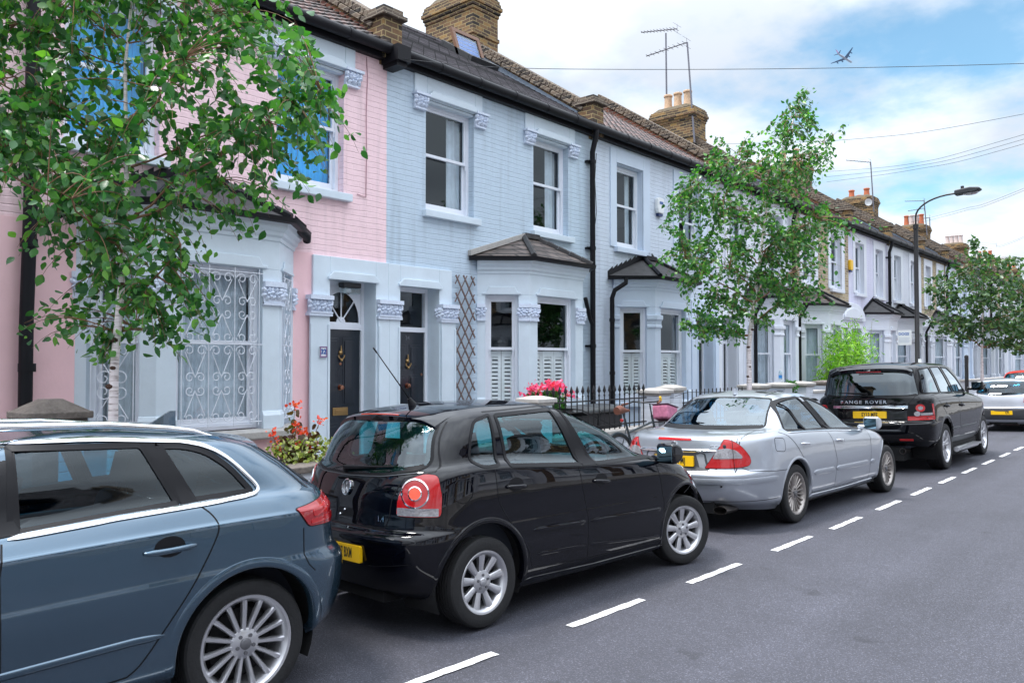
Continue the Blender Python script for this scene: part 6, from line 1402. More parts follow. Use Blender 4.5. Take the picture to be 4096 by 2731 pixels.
audi = dict(paint=PBLUE, wb=2.70, half=.80, wr=.335, rim=.243, spokes=('multi',15), arch=(.405,.405), arch_z=.345, sill_z=.27, tw=.225, lip=.045, belt=1.06, belt_min=.92, cowl_x=2.0, seat_x=(1.35,.50), mirror=(2.02,.86,1.08), glass=CGLASSN, rear_glass=CDARK, drive=-1,
  crown=.035, details=audi_details, spine=(.35,.35),
  rows=[dict(xf=3.25,xr=-.56,w=.76,Lf=.85,Lr=.55,pf=2.7,pr=3.0,z=[(-.8,.30),(0,.24),(2.6,.21),(3.4,.22)]),
   dict(xf=3.36,xr=-.70,w=.835,Lf=.85,Lr=.60,pf=2.7,pr=3.0,z=[(-.8,.37),(0,.32),(3.4,.30)]),
   dict(xf=3.40,xr=-.775,w=.858,Lf=.85,Lr=.62,pf=2.7,pr=3.0,z=[(-.8,.52),(0,.50),(3.4,.48)]),
   dict(xf=3.40,xr=-.785,w=.872,Lf=.85,Lr=.62,pf=2.7,pr=3.0,z=[(-.8,.66),(0,.66),(3.4,.60)]),
   dict(xf=3.37,xr=-.745,w=.874,Lf=.85,Lr=.60,pf=2.6,pr=3.0,z=[(-.8,.74),(0,.74),(3.4,.66)],n=3),
   dict(xf=3.36,xr=-.715,w=.872,Lf=.85,Lr=.58,pf=2.6,pr=3.0,z=[(-.8,.77),(0,.77),(3.4,.68)]),
   dict(xf=3.30,xr=-.69,w=.873,Lf=.85,Lr=.56,pf=2.5,pr=2.9,z=[(-.8,.985),(0,.985),(1.1,.96),(2.2,.90),(3.3,.75)],n=3),
   dict(xf=3.29,xr=-.685,w=.862,Lf=.85,Lr=.56,pf=2.5,pr=2.9,z=[(-.8,1.005),(0,1.0),(1.1,.975),(2.2,.915),(3.3,.765)]),
   dict(xf=3.0,xr=-.64,w=.815,Lf=.75,Lr=.54,pf=2.4,pr=2.8,z=[(-.8,1.075),(0,1.085),(1.1,1.05),(2.1,.98),(3.0,.85)],n=4),
   dict(xf=2.35,xr=-.61,w=.780,Lf=.45,Lr=.52,pf=2.4,pr=2.8,z=[(-.6,1.10),(0,1.11),(1.1,1.07),(2.1,1.0),(2.35,.99)]),
   dict(xf=1.85,xr=-.43,w=.725,Lf=.40,Lr=.48,pf=2.4,pr=2.8,z=[(-.43,1.24),(.2,1.27),(1.1,1.27),(1.85,1.20)]),
   dict(xf=1.45,xr=-.26,w=.665,Lf=.36,Lr=.42,pf=2.4,pr=2.8,z=[(-.26,1.345),(.2,1.39),(.7,1.43),(1.45,1.36)]),
   dict(xf=1.28,xr=-.14,w=.59,Lf=.34,Lr=.34,pf=2.3,pr=2.8,z=[(-.14,1.395),(.25,1.435),(.8,1.475),(1.28,1.42)])],
  windows=[dict(p=[(.345,1.10),(.49,1.408),(1.07,1.432),(1.09,1.055)], r=[.02,.03,.02,.02], fr=.030), dict(p=[(-.055,1.122),(.06,1.27),(.17,1.355),(.28,1.39),(.43,1.402),(.28,1.103),(.0,1.112)], r=[.03,.08,.06,.04,.02,.02,.03], fr=.034),
   dict(p=[(1.17,1.433),(1.45,1.385),(1.80,1.22),(2.06,1.03),(1.17,1.05)], r=.04, fr=.03)],
  rear_window=[(-.63,1.115),(-.545,1.345),(.545,1.345),(.63,1.115)], rw_r=.06, front_window=[(-.68,1.03),(-.52,1.38),(.52,1.38),(.68,1.03),(0,1.0)])
make_car('parked_car', 'blue grey estate car with chrome roof rails, cut off by the left edge', audi, (2.344,4.608,-.032), R(176), R(2.0))

# ---- the small silver hatchback and the red car farther down
PSIL2 = paint_mat('pale_silver_paint', (.50,.52,.58), metal=.4, rough=.3); PRED = paint_mat('red_car_paint', (.50,.03,.02), rough=.3); BUMP = mat('grey_bumper', (.05,.052,.058), .6)
def small_details(b, sides, ex, pl='CFL', bump=True):
    for sg in (1,-1):
        g = wrap_lamp(b, sg, PI/3.4); an = PI/3.4; aa = lambda x, y: x*math.sin(an)+y*math.cos(an); a0, a1 = aa(-.58,.56), aa(-.38,.79)
        mb = MB(); patch(mb, smooth_poly([(a0,.80),(a0+.03,.94),(a1-.02,.97),(a1,.80)], .03, .03), g, .008, skirt=.014, rings=4); ex.append((mb, 'tail_lamp', RED, {'key':'lamp'}))
        mb = MB(); patch(mb, smooth_poly([(a0+.03,.81),(a0+.06,.88),(a1-.05,.90),(a1-.05,.82)], .02, .03), g, .011, skirt=.003, rings=3); ex.append((mb, 'indicator_lens', ORNG, {'on':'lamp'}))
        f = sides[sg]; mb = MB(); line_strip(mb, [(.15,1.0),(.2,.8),(.42,.35)], f); line_strip(mb, [(1.1,.98),(1.15,.3)], f); line_strip(mb, [(2.0,.9),(2.1,.3)], f); ex.append((mb, 'shut_line', RUBB, {'smooth':False}))
    if bump:
        mb = MB(); P = smooth_poly([(-.78,.34),(.78,.34),(.80,.63),(0,.655),(-.80,.63)], .03, .06); patch(mb, P, b.rear, .014, skirt=.02, rings=6); ex.append((mb, 'bumper', BUMP))
    plate(ex, b, 0, .53, pl, align=.14 if pl == 'CFL' else 0); handle_set(ex, sides, [(.3,.88,0),(1.25,.86,0)], RUBB)
    mb = MB(); line_strip(mb, [(-.60,1.36),(-.62,.98),(-.52,.66),(.52,.66),(.62,.98),(.60,1.36)], b.rear, wd=.008); ex.append((mb, 'hatch_line', RUBB, {'smooth':False})); wiper(ex, b, 0, 1.04, -.35, 1.06)
import copy
sm = dict(polo); sm['rows'] = [dict(r) for r in polo['rows']]; sm.update(paint=PSIL2, details=small_details, spokes=('turbine',7), steer=0, half=.79, glass=CGLASSN)
for r_ in sm['rows']: r_['w'] *= .985; r_['z'] = [(x, z*.965) for x, z in r_['z']]
sm['windows'] = [dict(w_, p=[(x, z*.965) for x, z in w_['p']]) for w_ in polo['windows']]; sm['rear_window'] = [(y*1.02, z*.965) for y, z in polo['rear_window']]; sm['front_window'] = [(y, z*.965) for y, z in polo['front_window']]; sm['belt'] = .96
sc_, _b = make_car('parked_car', 'small silver hatchback with grey bumper and orange red lamps', sm, (25.2,4.25,-.03), R(0), R(-2.0)); sc_.scale = (.95,.95,.95)
def red_details(b, sides, ex): small_details(b, sides, ex, 'LR04', False)
rd = dict(sm); rd['rows'] = [dict(r) for r in sm['rows']]; rd.update(paint=PRED, details=red_details, wr=.31)
for r_ in rd['rows']: r_['z'] = [(x, z*1.09) for x, z in r_['z']]
rd['windows'] = [dict(w_, p=[(x, z*1.09) for x, z in w_['p']]) for w_ in sm['windows']]; rd['rear_window'] = [(y, z*1.09) for y, z in sm['rear_window']]; rd['front_window'] = [(y, z*1.09) for y, z in sm['front_window']]; rd['belt'] = 1.05
make_car('parked_car', 'red car of which only the roof shows above the small silver hatchback', rd, (29.4,4.30,-.03), 0, R(-2.0))
# ------------------------------------------------------------------ trees and plants
def leaf_mat(name, c1, c2, c3):
    m, n, l, b = nt(name)
    ge = n.new('ShaderNodeNewGeometry'); rp = n.new('ShaderNodeValToRGB'); e = rp.color_ramp.elements
    e[0].position = 0; e[0].color = (*c1,1); e[1].position = 1; e[1].color = (*c3,1); q = e.new(.55); q.color = (*c2,1); q = e.new(.9); q.color = (*[(a+b_)/2 for a, b_ in zip(c2,c3)],1)
    l.new(ge.outputs['Random Per Island'], rp.inputs['Fac']); l.new(rp.outputs['Color'], b.inputs['Base Color'])
    b.inputs['Roughness'].default_value = .33; b.inputs['Specular IOR Level'].default_value = .55
    out = n['Material Output']; tr = n.new('ShaderNodeBsdfTranslucent'); mx = n.new('ShaderNodeMixShader'); mx.inputs['Fac'].default_value = .28
    br = n.new('ShaderNodeMix'); br.data_type = 'RGBA'; br.blend_type = 'MULTIPLY'; br.inputs['Factor'].default_value = 1; br.inputs['B'].default_value = (1.6,2.2,.6,1); l.new(rp.outputs['Color'], br.inputs['A'])
    l.new(br.outputs['Result'], tr.inputs['Color']); l.new(b.outputs[0], mx.inputs[1]); l.new(tr.outputs[0], mx.inputs[2]); l.new(mx.outputs[0], out.inputs['Surface'])
    return m
LEAF = leaf_mat('birch_leaf', (.016,.078,.022), (.040,.155,.036), (.17,.36,.058))
LEAFD = leaf_mat('darker_birch_leaf', (.018,.055,.026), (.045,.11,.040), (.12,.20,.065))
BAMB = leaf_mat('bamboo_leaf', (.07,.20,.015), (.22,.46,.03), (.42,.62,.06)); BUSH = leaf_mat('green_bush_leaf', (.02,.08,.02), (.05,.16,.035), (.10,.26,.06))
SHRB = leaf_mat('variegated_leaf', (.10,.14,.03), (.34,.36,.11), (.60,.58,.25)); GERL = leaf_mat('geranium_leaf', (.07,.02,.02), (.10,.06,.025), (.09,.14,.04))
REDF = leaf_mat('red_petal', (.60,.03,.02), (.80,.08,.04), (.85,.20,.10)); PNKF = leaf_mat('pink_petal', (.75,.03,.16), (.85,.08,.28), (.90,.25,.42))
# birch bark
m, n, l, b = nt('birch_bark'); tc = n.new('ShaderNodeTexCoord'); mp = n.new('ShaderNodeMapping'); mp.inputs['Scale'].default_value = (3,3,22); l.new(tc.outputs['Object'], mp.inputs['Vector'])
no = n.new('ShaderNodeTexNoise'); no.inputs['Scale'].default_value = 2.2; no.inputs['Detail'].default_value = 7; no.inputs['Roughness'].default_value = .7; l.new(mp.outputs[0], no.inputs['Vector'])
rp = n.new('ShaderNodeValToRGB'); e = rp.color_ramp.elements; e[0].position = .30; e[0].color = (.10,.06,.045,1); e[1].position = .46; e[1].color = (.70,.62,.62,1); q = e.new(.7); q.color = (.82,.77,.78,1)
l.new(no.outputs['Fac'], rp.inputs['Fac']); l.new(rp.outputs['Color'], b.inputs['Base Color']); b.inputs['Roughness'].default_value = .65
BARK = m; TWIG = mat('birch_limb_bark', (.22,.11,.06), .7, var=.4, vscale=18); KNOT = mat('bark_knot', (.06,.03,.02), .9)

def leaves_mesh(name, pts, dirs, size, mt, par, wid=.62, droop=.55, spread=1.0, shape='birch'):
    """one mesh of leaf blades: each blade a folded, slightly curled pointed oval"""
    n_ = len(pts); rng = np.random.default_rng(len(pts)+int(size*1e4))
    L = size*np.where(rng.random(n_) < .2, rng.uniform(.35,.7,n_), rng.uniform(.72,1.22,n_))
    d = np.asarray(dirs, float)+rng.normal(0, .45*spread, (n_,3)); d[:,2] -= droop*rng.uniform(.2,1.3,n_); d /= np.linalg.norm(d,axis=1)[:,None]
    r = rng.normal(0,1,(n_,3)); s = np.cross(d, r); s /= np.linalg.norm(s,axis=1)[:,None]; nn = np.cross(s, d)
    prof = [(0,0),(.22,.40),(.48,.5),(.76,.30),(1,0)] if shape == 'birch' else [(0,0),(.2,.5),(.5,.42),(.8,.2),(1,0)] if shape == 'blade' else [(0,.12),(.3,.46),(.6,.52),(.88,.36),(1,.0)]
    V = []; curl = rng.uniform(-.10,.22,n_); fold = rng.uniform(.05,.28,n_)
    P = np.asarray(pts, float)
    for t, w_ in prof:
        mid = P+d*(L*t)[:,None]-nn*(L*curl*t*t)[:,None]
        if w_ == 0: V.append(mid)
        else:
            off = s*(L*w_*wid)[:,None]; up = nn*(L*w_*fold)[:,None]; V += [mid-off+up, mid, mid+off+up]
    V = np.stack(V,1); k = V.shape[1]; F = []
    if prof[0][1] == 0: F = [(0,2,1),(0,3,2),(1,2,5,4),(2,3,6,5),(4,5,8,7),(5,6,9,8),(7,8,10),(8,9,10)]
    else: F = [(0,1,4,3),(1,2,5,4),(3,4,7,6),(4,5,8,7),(6,7,10,9),(7,8,11,10),(9,10,12),(10,11,12)]
    tot = V.reshape(-1,3); faces = []; base = np.arange(n_)*k
    me = bpy.data.meshes.new(name); me.vertices.add(len(tot)); me.vertices.foreach_set('co', tot.ravel())
    ls = [len(f) for f in F]; lt = sum(ls); idx = np.concatenate([np.array(f) for f in F]); allidx = (base[:,None]+idx[None]).ravel()
    me.loops.add(len(allidx)); me.loops.foreach_set('vertex_index', allidx.astype(np.int32))
    st = np.cumsum([0]+ls[:-1]); starts = (np.arange(n_)[:,None]*lt+st[None]).ravel(); me.polygons.add(len(starts)); me.polygons.foreach_set('loop_start', starts.astype(np.int32))
    me.polygons.foreach_set('use_smooth', np.ones(len(starts),bool)); me.materials.append(mt); me.update(calc_edges=True); me.validate()
    o = bpy.data.objects.new(name, me); COL.objects.link(o)
    if par: o.parent = par
    return o

def tree(name, label, base, outline, trunk, thick, n_twigs, leaf, mt, r0, seed, holes=(), fork=2.0, bark=True, limbs=16, per=(9,15), dens=None, side=0):
    """outline: crown silhouette (across, height) in metres; across is measured along the tree's own local x"""
    rng = np.random.default_rng(seed); root = thing(name, label, 'tree', base, R(41.1-90)+side, 'young birch trees along the pavement')
    P = [Vector(p) for p in outline]; xs = [p.x for p in P]; zs = [p.y for p in P]; cxm = sum(xs)/len(xs); zc = (min(zs)+max(zs))/2; hh = (max(zs)-min(zs))/2
    pts = []
    while len(pts) < n_twigs:
        x, z = rng.uniform(min(xs),max(xs)), rng.uniform(min(zs),max(zs))
        if not inside(P, x, z): continue
        if any((x-a)**2+(z-c)**2 < q*q for a, c, q in holes) and rng.random() < .85: continue
        rad = max(.15, 1-((z-zc)/hh)**2)**.5
        y = rng.normal(0, .42)*thick*rad; y = max(-thick, min(thick, y)); pts.append(Vector((x,y,z+.10)))
    top = Vector((trunk[-1][0], 0, trunk[-1][1])); tr = [Vector((a, .0+.02*math.sin(3*z), z)) for a, z in trunk]
    tk = MB(); nT = len(tr); rr = [r0*(1-.88*(i/(nT-1))**.85) for i in range(nT)]
    fine = []; fr = []
    for i in range(nT-1):
        for t in np.linspace(0,1,6,endpoint=False): fine.append(tr[i].lerp(tr[i+1],t)); fr.append(rr[i]+(rr[i+1]-rr[i])*t)
    fine.append(tr[-1]); fr.append(rr[-1]); fr[0] *= 1.25
    tk.tube(fine, fr, 10)
    trunk_o = tk.build('trunk', BARK, root, smooth=60)
    if bark:
        kb = MB()
        for z_, a_ in ((1.95,-2.0),(1.73,-1.45),(1.55,-2.3),(1.12,-1.2),(2.3,-1.0),(.8,-1.9)):
            c = min(range(len(fine)), key=lambda i: abs(fine[i].z-z_)); p = fine[c]; q = p+Vector((math.cos(a_),math.sin(a_),0))*fr[c]*.90
            kb.ball(tuple(q), .018+.01*abs(math.sin(z_*9)), 8, sq=(1.2,.6,.75))
        kb.build('bark_knot', KNOT, trunk_o, smooth=60)
    # limbs: from the trunk up and out to spread-out targets, twigs hang off the nearest limb
    lb = MB(); segs = []
    tg = []
    for k in range(limbs):
        best = max((pts[rng.integers(len(pts))] for _ in range(14)), key=lambda q: min([(q-t).length for t in tg] or [9])); tg.append(best)
    for k, t in enumerate(tg):
        zb_ = max(fork, min(t.z-.35*abs(t.x)-.25, tr[-1].z-.1)); i = min(range(len(fine)), key=lambda i: abs(fine[i].z-zb_)); s_ = fine[i]
        mid = s_.lerp(t,.5)+Vector((0,0,-.05+.10*rng.random())); path = [s_*(1-u)**2+mid*2*u*(1-u)+t*u*u for u in np.linspace(0,1,9)]
        path = [p+Vector(rng.normal(0,.015,3)) if 0 < j < 8 else p for j, p in enumerate(path)]
        r_ = max(.006, fr[i]*.55); lb.tube(path, [r_*(1-.8*j/8) for j in range(9)], 6); segs += path[2:]
    segs += [f for f in fine if f.z > fork+.3]
    lp, ld = [], []
    for q in pts:
        a = min(segs, key=lambda s_: (s_-q).length+(0 if s_.z < q.z+.25 else .4))
        sag = Vector((0,0,-.12-.15*rng.random())); dirv = (q-a); end = q+Vector((dirv.x*.15, dirv.y*.15, 0))+sag
        path = [a*(1-u)**2+(q+Vector((0,0,.10)))*2*u*(1-u)*.5+(a.lerp(q,.5))*2*u*(1-u)*.5+end*u*u for u in np.linspace(0,1,8)]
        lb.tube(path, [.0045-.0005*j for j in range(8)], 4, cap=False)
        kN = rng.integers(*per)
        for j in range(kN):
            u = .35+.65*j/kN if dirv.length > .25 else j/kN; f_ = u*7; i0 = min(6,int(f_)); p = path[i0].lerp(path[i0+1], f_-i0)
            lp.append(p+Vector(rng.normal(0,.035,3))); w_ = Vector(rng.normal(0,1,3)); w_.z *= .5; ld.append(w_.normalized()*.8+(end-a).normalized()*.3)
    lb.build('limbs', TWIG, trunk_o, smooth=60)
    leaves_mesh('crown', lp, ld, leaf, mt, root)
    return root
# tree in front of the pink house: outline taken as (across, height) about the trunk
px = lambda pts, x0, s: [((a-x0)/s, 1.8+(832-b_)/s) for a, b_ in pts]
o1 = px([(-260,-260),(120,-420),(430,-330),(560,-120),(690,10),(720,60),(640,110),(700,140),(770,200),(800,260),(770,330),(795,380),(740,430),(650,445),(575,440),(590,500),(520,560),(455,580),(500,680),(520,770),(480,760),(440,690),(405,720),(425,860),(385,870),(370,770),(330,690),(300,790),(245,860),(240,720),(190,700),(140,800),(100,760),(170,690),(120,610),(60,540),(30,430),(-60,420),(-240,380),(-330,60)], 285, 318)
tree('birch_tree', 'leafy birch with a white knotted trunk in front of the pink house', (2.51,6.0,.06), [(a,c) for a, c in o1], [(-.01,0),(-.02,.9),(.0,1.7),(.03,2.3),(.06,3.0),(.05,3.9),(.12,4.9)], .95, 1120, .080, LEAF, .047, 3,
     holes=[(.18,3.85,.16),(.12,3.5,.10),(.65,3.3,.14),(-.35,2.35,.10),(.95,3.75,.12),(.75,4.1,.12),(.75,2.95,.10)], fork=2.0, limbs=26, per=(11,17))
o2 = px([(1848,205),(1860,270),(1885,295),(1900,340),(1915,370),(1880,420),(1865,470),(1915,520),(1965,548),(1905,590),(1890,640),(1910,705),(1860,690),(1840,760),(1800,720),(1760,780),(1725,760),(1700,800),(1650,790),(1610,800),(1560,760),(1600,700),(1540,690),(1580,640),(1510,600),(1560,560),(1520,520),(1550,470),(1545,430),(1600,400),(1640,340),(1680,370),(1720,310),(1760,330),(1790,280),(1810,260),(1830,240)], 1718, 133.5)
tree('birch_tree', 'slender pointed birch beside the silver saloon, forking low on its pale trunk', (13.03,6.0,.06), o2, [(.03,0),(.01,1.0),(.0,2.0),(.08,2.6),(.22,3.6),(.35,4.6),(.7,5.6),(.92,6.3)], 1.12, 980, .082, LEAF, .058, 11, holes=[(-.9,4.0,.2),(1.2,4.6,.25),(.2,2.7,.18)], fork=2.15, limbs=24, per=(9,14))
o3 = px([(2255,545),(2275,590),(2330,600),(2400,640),(2440,700),(2420,760),(2380,800),(2300,815),(2255,790),(2215,800),(2160,770),(2145,740),(2170,700),(2150,650),(2190,610),(2225,580)], 2257, 66)
tree('birch_tree', 'dark round crowned birch half out of frame above the small silver hatchback', (31.3,6.0,.06), o3, [(0,0),(0,1.0),(0,2.0),(.05,3.5),(.05,5.0)], 1.6, 620, .15, LEAFD, .075, 5, fork=2.2, bark=False, limbs=12, per=(7,11))
o4 = [(-1.6,2.2),(-1.8,3.2),(-1.0,4.6),(0,5.4),(1.2,4.6),(1.7,3.2),(1.2,2.2),(0,1.9)]
tree('birch_tree', 'last birch beyond the dark round crowned one, at the far right edge', (44.5,6.0,.06), o4, [(0,0),(0,2.0),(.05,4.5)], 1.4, 420, .17, LEAFD, .07, 8, fork=2.2, bark=False, limbs=8, per=(6,10))

def cloud_pts(n_, c, s, rng, fn=None):
    out = []
    while len(out) < n_:
        p = rng.uniform(-1,1,3)
        if (p**2).sum() < 1: out.append(Vector((c[0]+p[0]*s[0], c[1]+p[1]*s[1], c[2]+p[2]*s[2])))
    return out
rng = np.random.default_rng(21)
# bamboo
bt_ = thing('bamboo', 'bright yellow green bamboo clump before the bare yellow brick house', 'bamboo', (22.5,7.5,.08))
st = MB(); lp, ld = [], []
for i in range(72):
    x = rng.uniform(-1.25,1.05); y = rng.uniform(-.35,.35); h = (1.65+1.05*math.exp(-((x-.55)/.45)**2)+.85*math.exp(-((x+.45)/.5)**2))*rng.uniform(.8,1.1); lx, ly = rng.normal(0,.18), rng.normal(0,.12)
    pth = [Vector((x+lx*t*t, y+ly*t*t, h*t)) for t in np.linspace(0,1,7)]; st.tube(pth, [.009-.001*j for j in range(7)], 5)
    for j in range(74):
        t = rng.uniform(.2,1)**.7; p = Vector((x+lx*t*t, y+ly*t*t, h*t))+Vector(rng.normal(0,.10,3)); lp.append(p); ld.append(Vector(rng.normal(0,1,3)).normalized())
st.build('culms', mat('bamboo_cane', (.22,.24,.06), .5), bt_); leaves_mesh('foliage', lp, ld, .135, BAMB, bt_, wid=.24, droop=.7, shape='blade')
# red geranium and the pale shrub under it
ge = thing('geranium', 'leggy scarlet geranium with dark leaves below the pink house bay', 'flower', (4.70,7.05,.60)); lp, ld, fp, fd = [], [], [], []; st = MB()
for (dx, dz) in ((-.22,.50),(-.10,.40),(.02,.55),(.0,.78),(.18,.48),(.25,.40),(.32,.60),(-.15,.33),(.08,.36),(.20,.30),(.30,.33)):
    top = Vector((dx, rng.uniform(-.1,.1), dz)); st.tube([Vector((dx*.3,0,0)), Vector((dx*.6,0,dz*.5)), top], [.007,.005,.003], 5)
    for j in range(28): t = rng.uniform(.30,.88); lp.append(Vector((dx*(.3+.7*t),0,dz*t))+Vector(rng.normal(0,.045,3))); ld.append(Vector(rng.normal(0,1,3)).normalized())
    for j in range(24): fp.append(top+Vector(rng.normal(0,.026,3))); fd.append(Vector(rng.normal(0,1,3)).normalized())
st.build('stems', mat('geranium_stem', (.20,.10,.06), .7), ge); leaves_mesh('leaves', lp, ld, .062, GERL, ge, wid=.95, droop=.1, shape='round'); leaves_mesh('blossom', fp, fd, .034, REDF, ge, wid=.9, droop=0, shape='round')
sh = thing('shrub', 'low pale yellow green shrub spilling over the wall under the scarlet geranium', 'shrub', (4.75,6.98,.55)); lp = cloud_pts(1250, (.05,.0,.22), (.62,.20,.30), rng); ld = [Vector(rng.normal(0,1,3)).normalized() for _ in lp]
st = MB()
for i in range(24): q = lp[i*20]; st.tube([Vector((0,0,-.3)), q*.6, q], [.008,.006,.003], 4)
st.build('stems', mat('shrub_stem', (.12,.08,.05), .8), sh); leaves_mesh('leaves', lp, ld, .050, SHRB, sh, wid=.7, droop=.2)
pk = thing('geranium', 'bushy bright pink geranium above the black spiked railings', 'flower', (9.05,7.25,.95)); lp = cloud_pts(620, (0,0,.28), (.42,.18,.20), rng); ld = [Vector(rng.normal(0,1,3)).normalized() for _ in lp]
st = MB()
for i in range(20): st.tube([Vector((0,0,.05)), lp[i*15]*.6, lp[i*15]], [.006,.005,.003], 4)
st.build('stems', mat('pink_geranium_stem', (.12,.14,.05), .8), pk); leaves_mesh('leaves', lp, ld, .055, BUSH, pk, wid=.95, droop=.1, shape='round'); fp, fd = [], []
for i in range(30):
    c = Vector((rng.uniform(-.45,.45), rng.uniform(-.2,.08), 0)); c.z = .36+.16*(1-(c.x/.5)**2)+rng.normal(0,.05)
    for j in range(17): fp.append(c+Vector(rng.normal(0,.028,3))); fd.append(Vector(rng.normal(0,1,3)).normalized())
leaves_mesh('blossom', fp, fd, .042, PNKF, pk, wid=.9, droop=0, shape='round')
tr_ = MB(); tr_.box(-.42,.42,-.12,.12,-.1,.06); tr_.build('trough', DPL, pk, bevel=.01)
def topiary(x, y, z, r, lab):
    t = thing('topiary_ball', lab, 'plant', (x,y,z)); k = MB(); k.lathe([(0,0),(r*.55,0),(r*.75,.22),(r*.8,.24),(r*.65,.24),(r*.6,.2),(0,.2)], None, 16); k.build('pot', DPL, t)
    lp, ld = [], []
    for i in range(620): v = Vector(rng.normal(0,1,3)).normalized(); lp.append(v*r*rng.uniform(.82,1.0)+Vector((0,0,.24+r))); ld.append(v)
    st = MB(); st.tube([Vector((0,0,.15)), Vector((0,0,.24+r))], .012, 6); st.build('stem', TWIG, t); leaves_mesh('foliage', lp, ld, .030, BUSH, t, wid=.8, droop=0)
topiary(12.30, 7.1, .84, .15, 'clipped box ball behind the short railings by the pink bicycle bag'); topiary(11.98, 7.25, .90, .10, 'smaller clipped box ball half hidden by the stone gate pier')
pp = thing('potted_plant', 'leafy green plant in a dark blue pot between the cream wall piers', 'plant', (16.80,6.85,.95)); k = MB(); k.lathe([(0,0),(.16,0),(.20,.2),(.17,.2),(0,.18)], None, 16); k.build('pot', mat('blue_pot', (.01,.03,.08), .3), pp)
lp = cloud_pts(300, (0,0,.32), (.22,.18,.16), rng); leaves_mesh('foliage', lp, [Vector(rng.normal(0,1,3)).normalized() for _ in lp], .07, BUSH, pp); st = MB(); [st.tube([Vector((0,0,.15)), lp[i*20]], .006, 4) for i in range(14)]; st.build('stems', TWIG, pp)
# ------------------------------------------------------------------ front walls, piers, railings
def garden_wall(x0, x1, label, h=.80, y=6.72, capm=None, mt=None):
    t = thing('garden_wall', label, 'wall', ((x0+x1)/2, y, .07), 0, 'front garden walls'); k = MB(); k.box(-(x1-x0)/2, (x1-x0)/2, -.11, .11, -.1, h-.13); k.build('brickwork', mt or WWALL, t)
    c = MB(); n_ = max(1, round((x1-x0)/.6)); w_ = (x1-x0)/n_
    for i in range(n_): c.box(-(x1-x0)/2+i*w_+.003, -(x1-x0)/2+(i+1)*w_-.003, -.15, .15, h-.13, h-.07+.004*(i%2))
    c.build('coping_stone', capm or OLDST, t, bevel=.012); return t
def pier(x, label, h=1.42, w=.40, y=6.72, mt=None, capm=None, second=None, pyramid=.08):
    t = thing('gate_pier', label, 'pier', (x, y, .07), 0, 'gate piers along the front walls'); k = MB(); k.box(-w/2, w/2 if not second else -.0, -w/2, w/2, -.1, h-.16)
    k.build('shaft', mt or WWALL, t, bevel=.01)
    if second: k = MB(); k.box(.0, w/2, -w/2+.002, w/2-.002, -.1, h-.16); k.build('painted_half', second, t, bevel=.008)
    c = MB(); e = w/2+.05; c.box(-w/2-.02, w/2+.02, -w/2-.02, w/2+.02, h-.16, h-.125); c.box(-e, e, -e, e, h-.125, h-.07)
    s_ = e-.015; c.add([(-s_,-s_,h-.07),(s_,-s_,h-.07),(s_,s_,h-.07),(-s_,s_,h-.07),(-.07,-.07,h-.07+pyramid),(.07,-.07,h-.07+pyramid),(.07,.07,h-.07+pyramid),(-.07,.07,h-.07+pyramid)], [(0,1,5,4),(1,2,6,5),(2,3,7,6),(3,0,4,7),(4,5,6,7)])
    c.build('cap', capm or CREAM, t, bevel=.010); return t
DARKST = mat('soot_black_stone', (.03,.026,.024), .9, var=.5, vscale=12, bump=.4)
pier(2.33, 'dark weathered stone pier with one half painted white, before the pink house', h=1.43, w=.36, mt=DARKST, capm=OLDST, second=WWALL, pyramid=.09)
garden_wall(2.55, 6.0, 'low white wall with mossy coping before the pink house', h=.80)
garden_wall(6.95, 7.9, 'short low white wall between the two front paths', h=.80)
pier(8.19, 'white square pier with a stepped cap, rising behind the black hatchback roof', h=1.33, w=.30, mt=TRIM, capm=CREAM, pyramid=.03)
pier(11.30, 'white painted gate pier nearest the pink bicycle bag', h=1.36, w=.34, y=6.80, capm=CREAM, pyramid=.03); pier(11.80, 'stone capped pier just right of the white painted gate pier', h=1.39, w=.28, y=6.80, capm=CREAM, pyramid=.04)
garden_wall(8.45, 11.05, 'dwarf white wall carrying the tall spiked railings', h=.80, y=6.80, capm=CREAM)
garden_wall(12.02, 14.62, 'dwarf white wall carrying the short plain railings', h=.72, y=6.80, capm=CREAM)
for x, lb in ((15.0,'first cream capped pier, right behind the slender birch trunk'),(16.2,'cream capped pier with the water bottle standing on it'),(17.35,'cream capped pier just right of the dark blue plant pot'),(18.75,'cream capped pier hidden partly by the roof of the tall off-roader'),(20.6,'cream capped pier right behind the tall off-roader')): pier(x, lb, h=1.36, w=.40, y=6.8, capm=OLDST if x > 18 else CREAM, pyramid=.03)
for a, b_, lb in ((17.7,18.5,'white wall between the last two piers left of the off-roader'),(19.0,20.35,'white wall right behind the off-roader roof, left part'),(20.9,26,'long white wall below the bright bamboo'),(26.2,60,'continuous white wall along the far houses')): garden_wall(a, b_, lb, h=1.18, y=6.8, capm=CREAM)
def railing(x0, x1, label, z0, z1, y=6.80, step=.135, spear=True):
    t = thing('railing', label, 'railing', (x0, y, .07), 0, 'iron railings on the dwarf walls'); n_ = int((x1-x0)/step)
    k = MB(); k.box(0, x1-x0, -.009, .009, z1-.235, z1-.215); k.box(0, x1-x0, -.009, .009, z0+.05, z0+.07); k.build('rail', IRON, t)
    for i in range(n_+1):
        x = i*step+.02; k = MB(); k.tube([(x,0,z0-.08),(x,0,z1-.16)], .0095, 6)
        if spear: k.lathe([(.010,-.17),(.017,-.155),(.010,-.14),(.008,-.12),(.012,-.11),(.026,-.085),(.012,-.03),(.001,0)], Matrix.Translation((x,0,z1)), 8)
        else: k.lathe([(.010,-.17),(.010,-.01),(.001,0)], Matrix.Translation((x,0,z1)), 6)
        k.build('spiked_bar' if spear else 'bar', IRON, t, smooth=50)
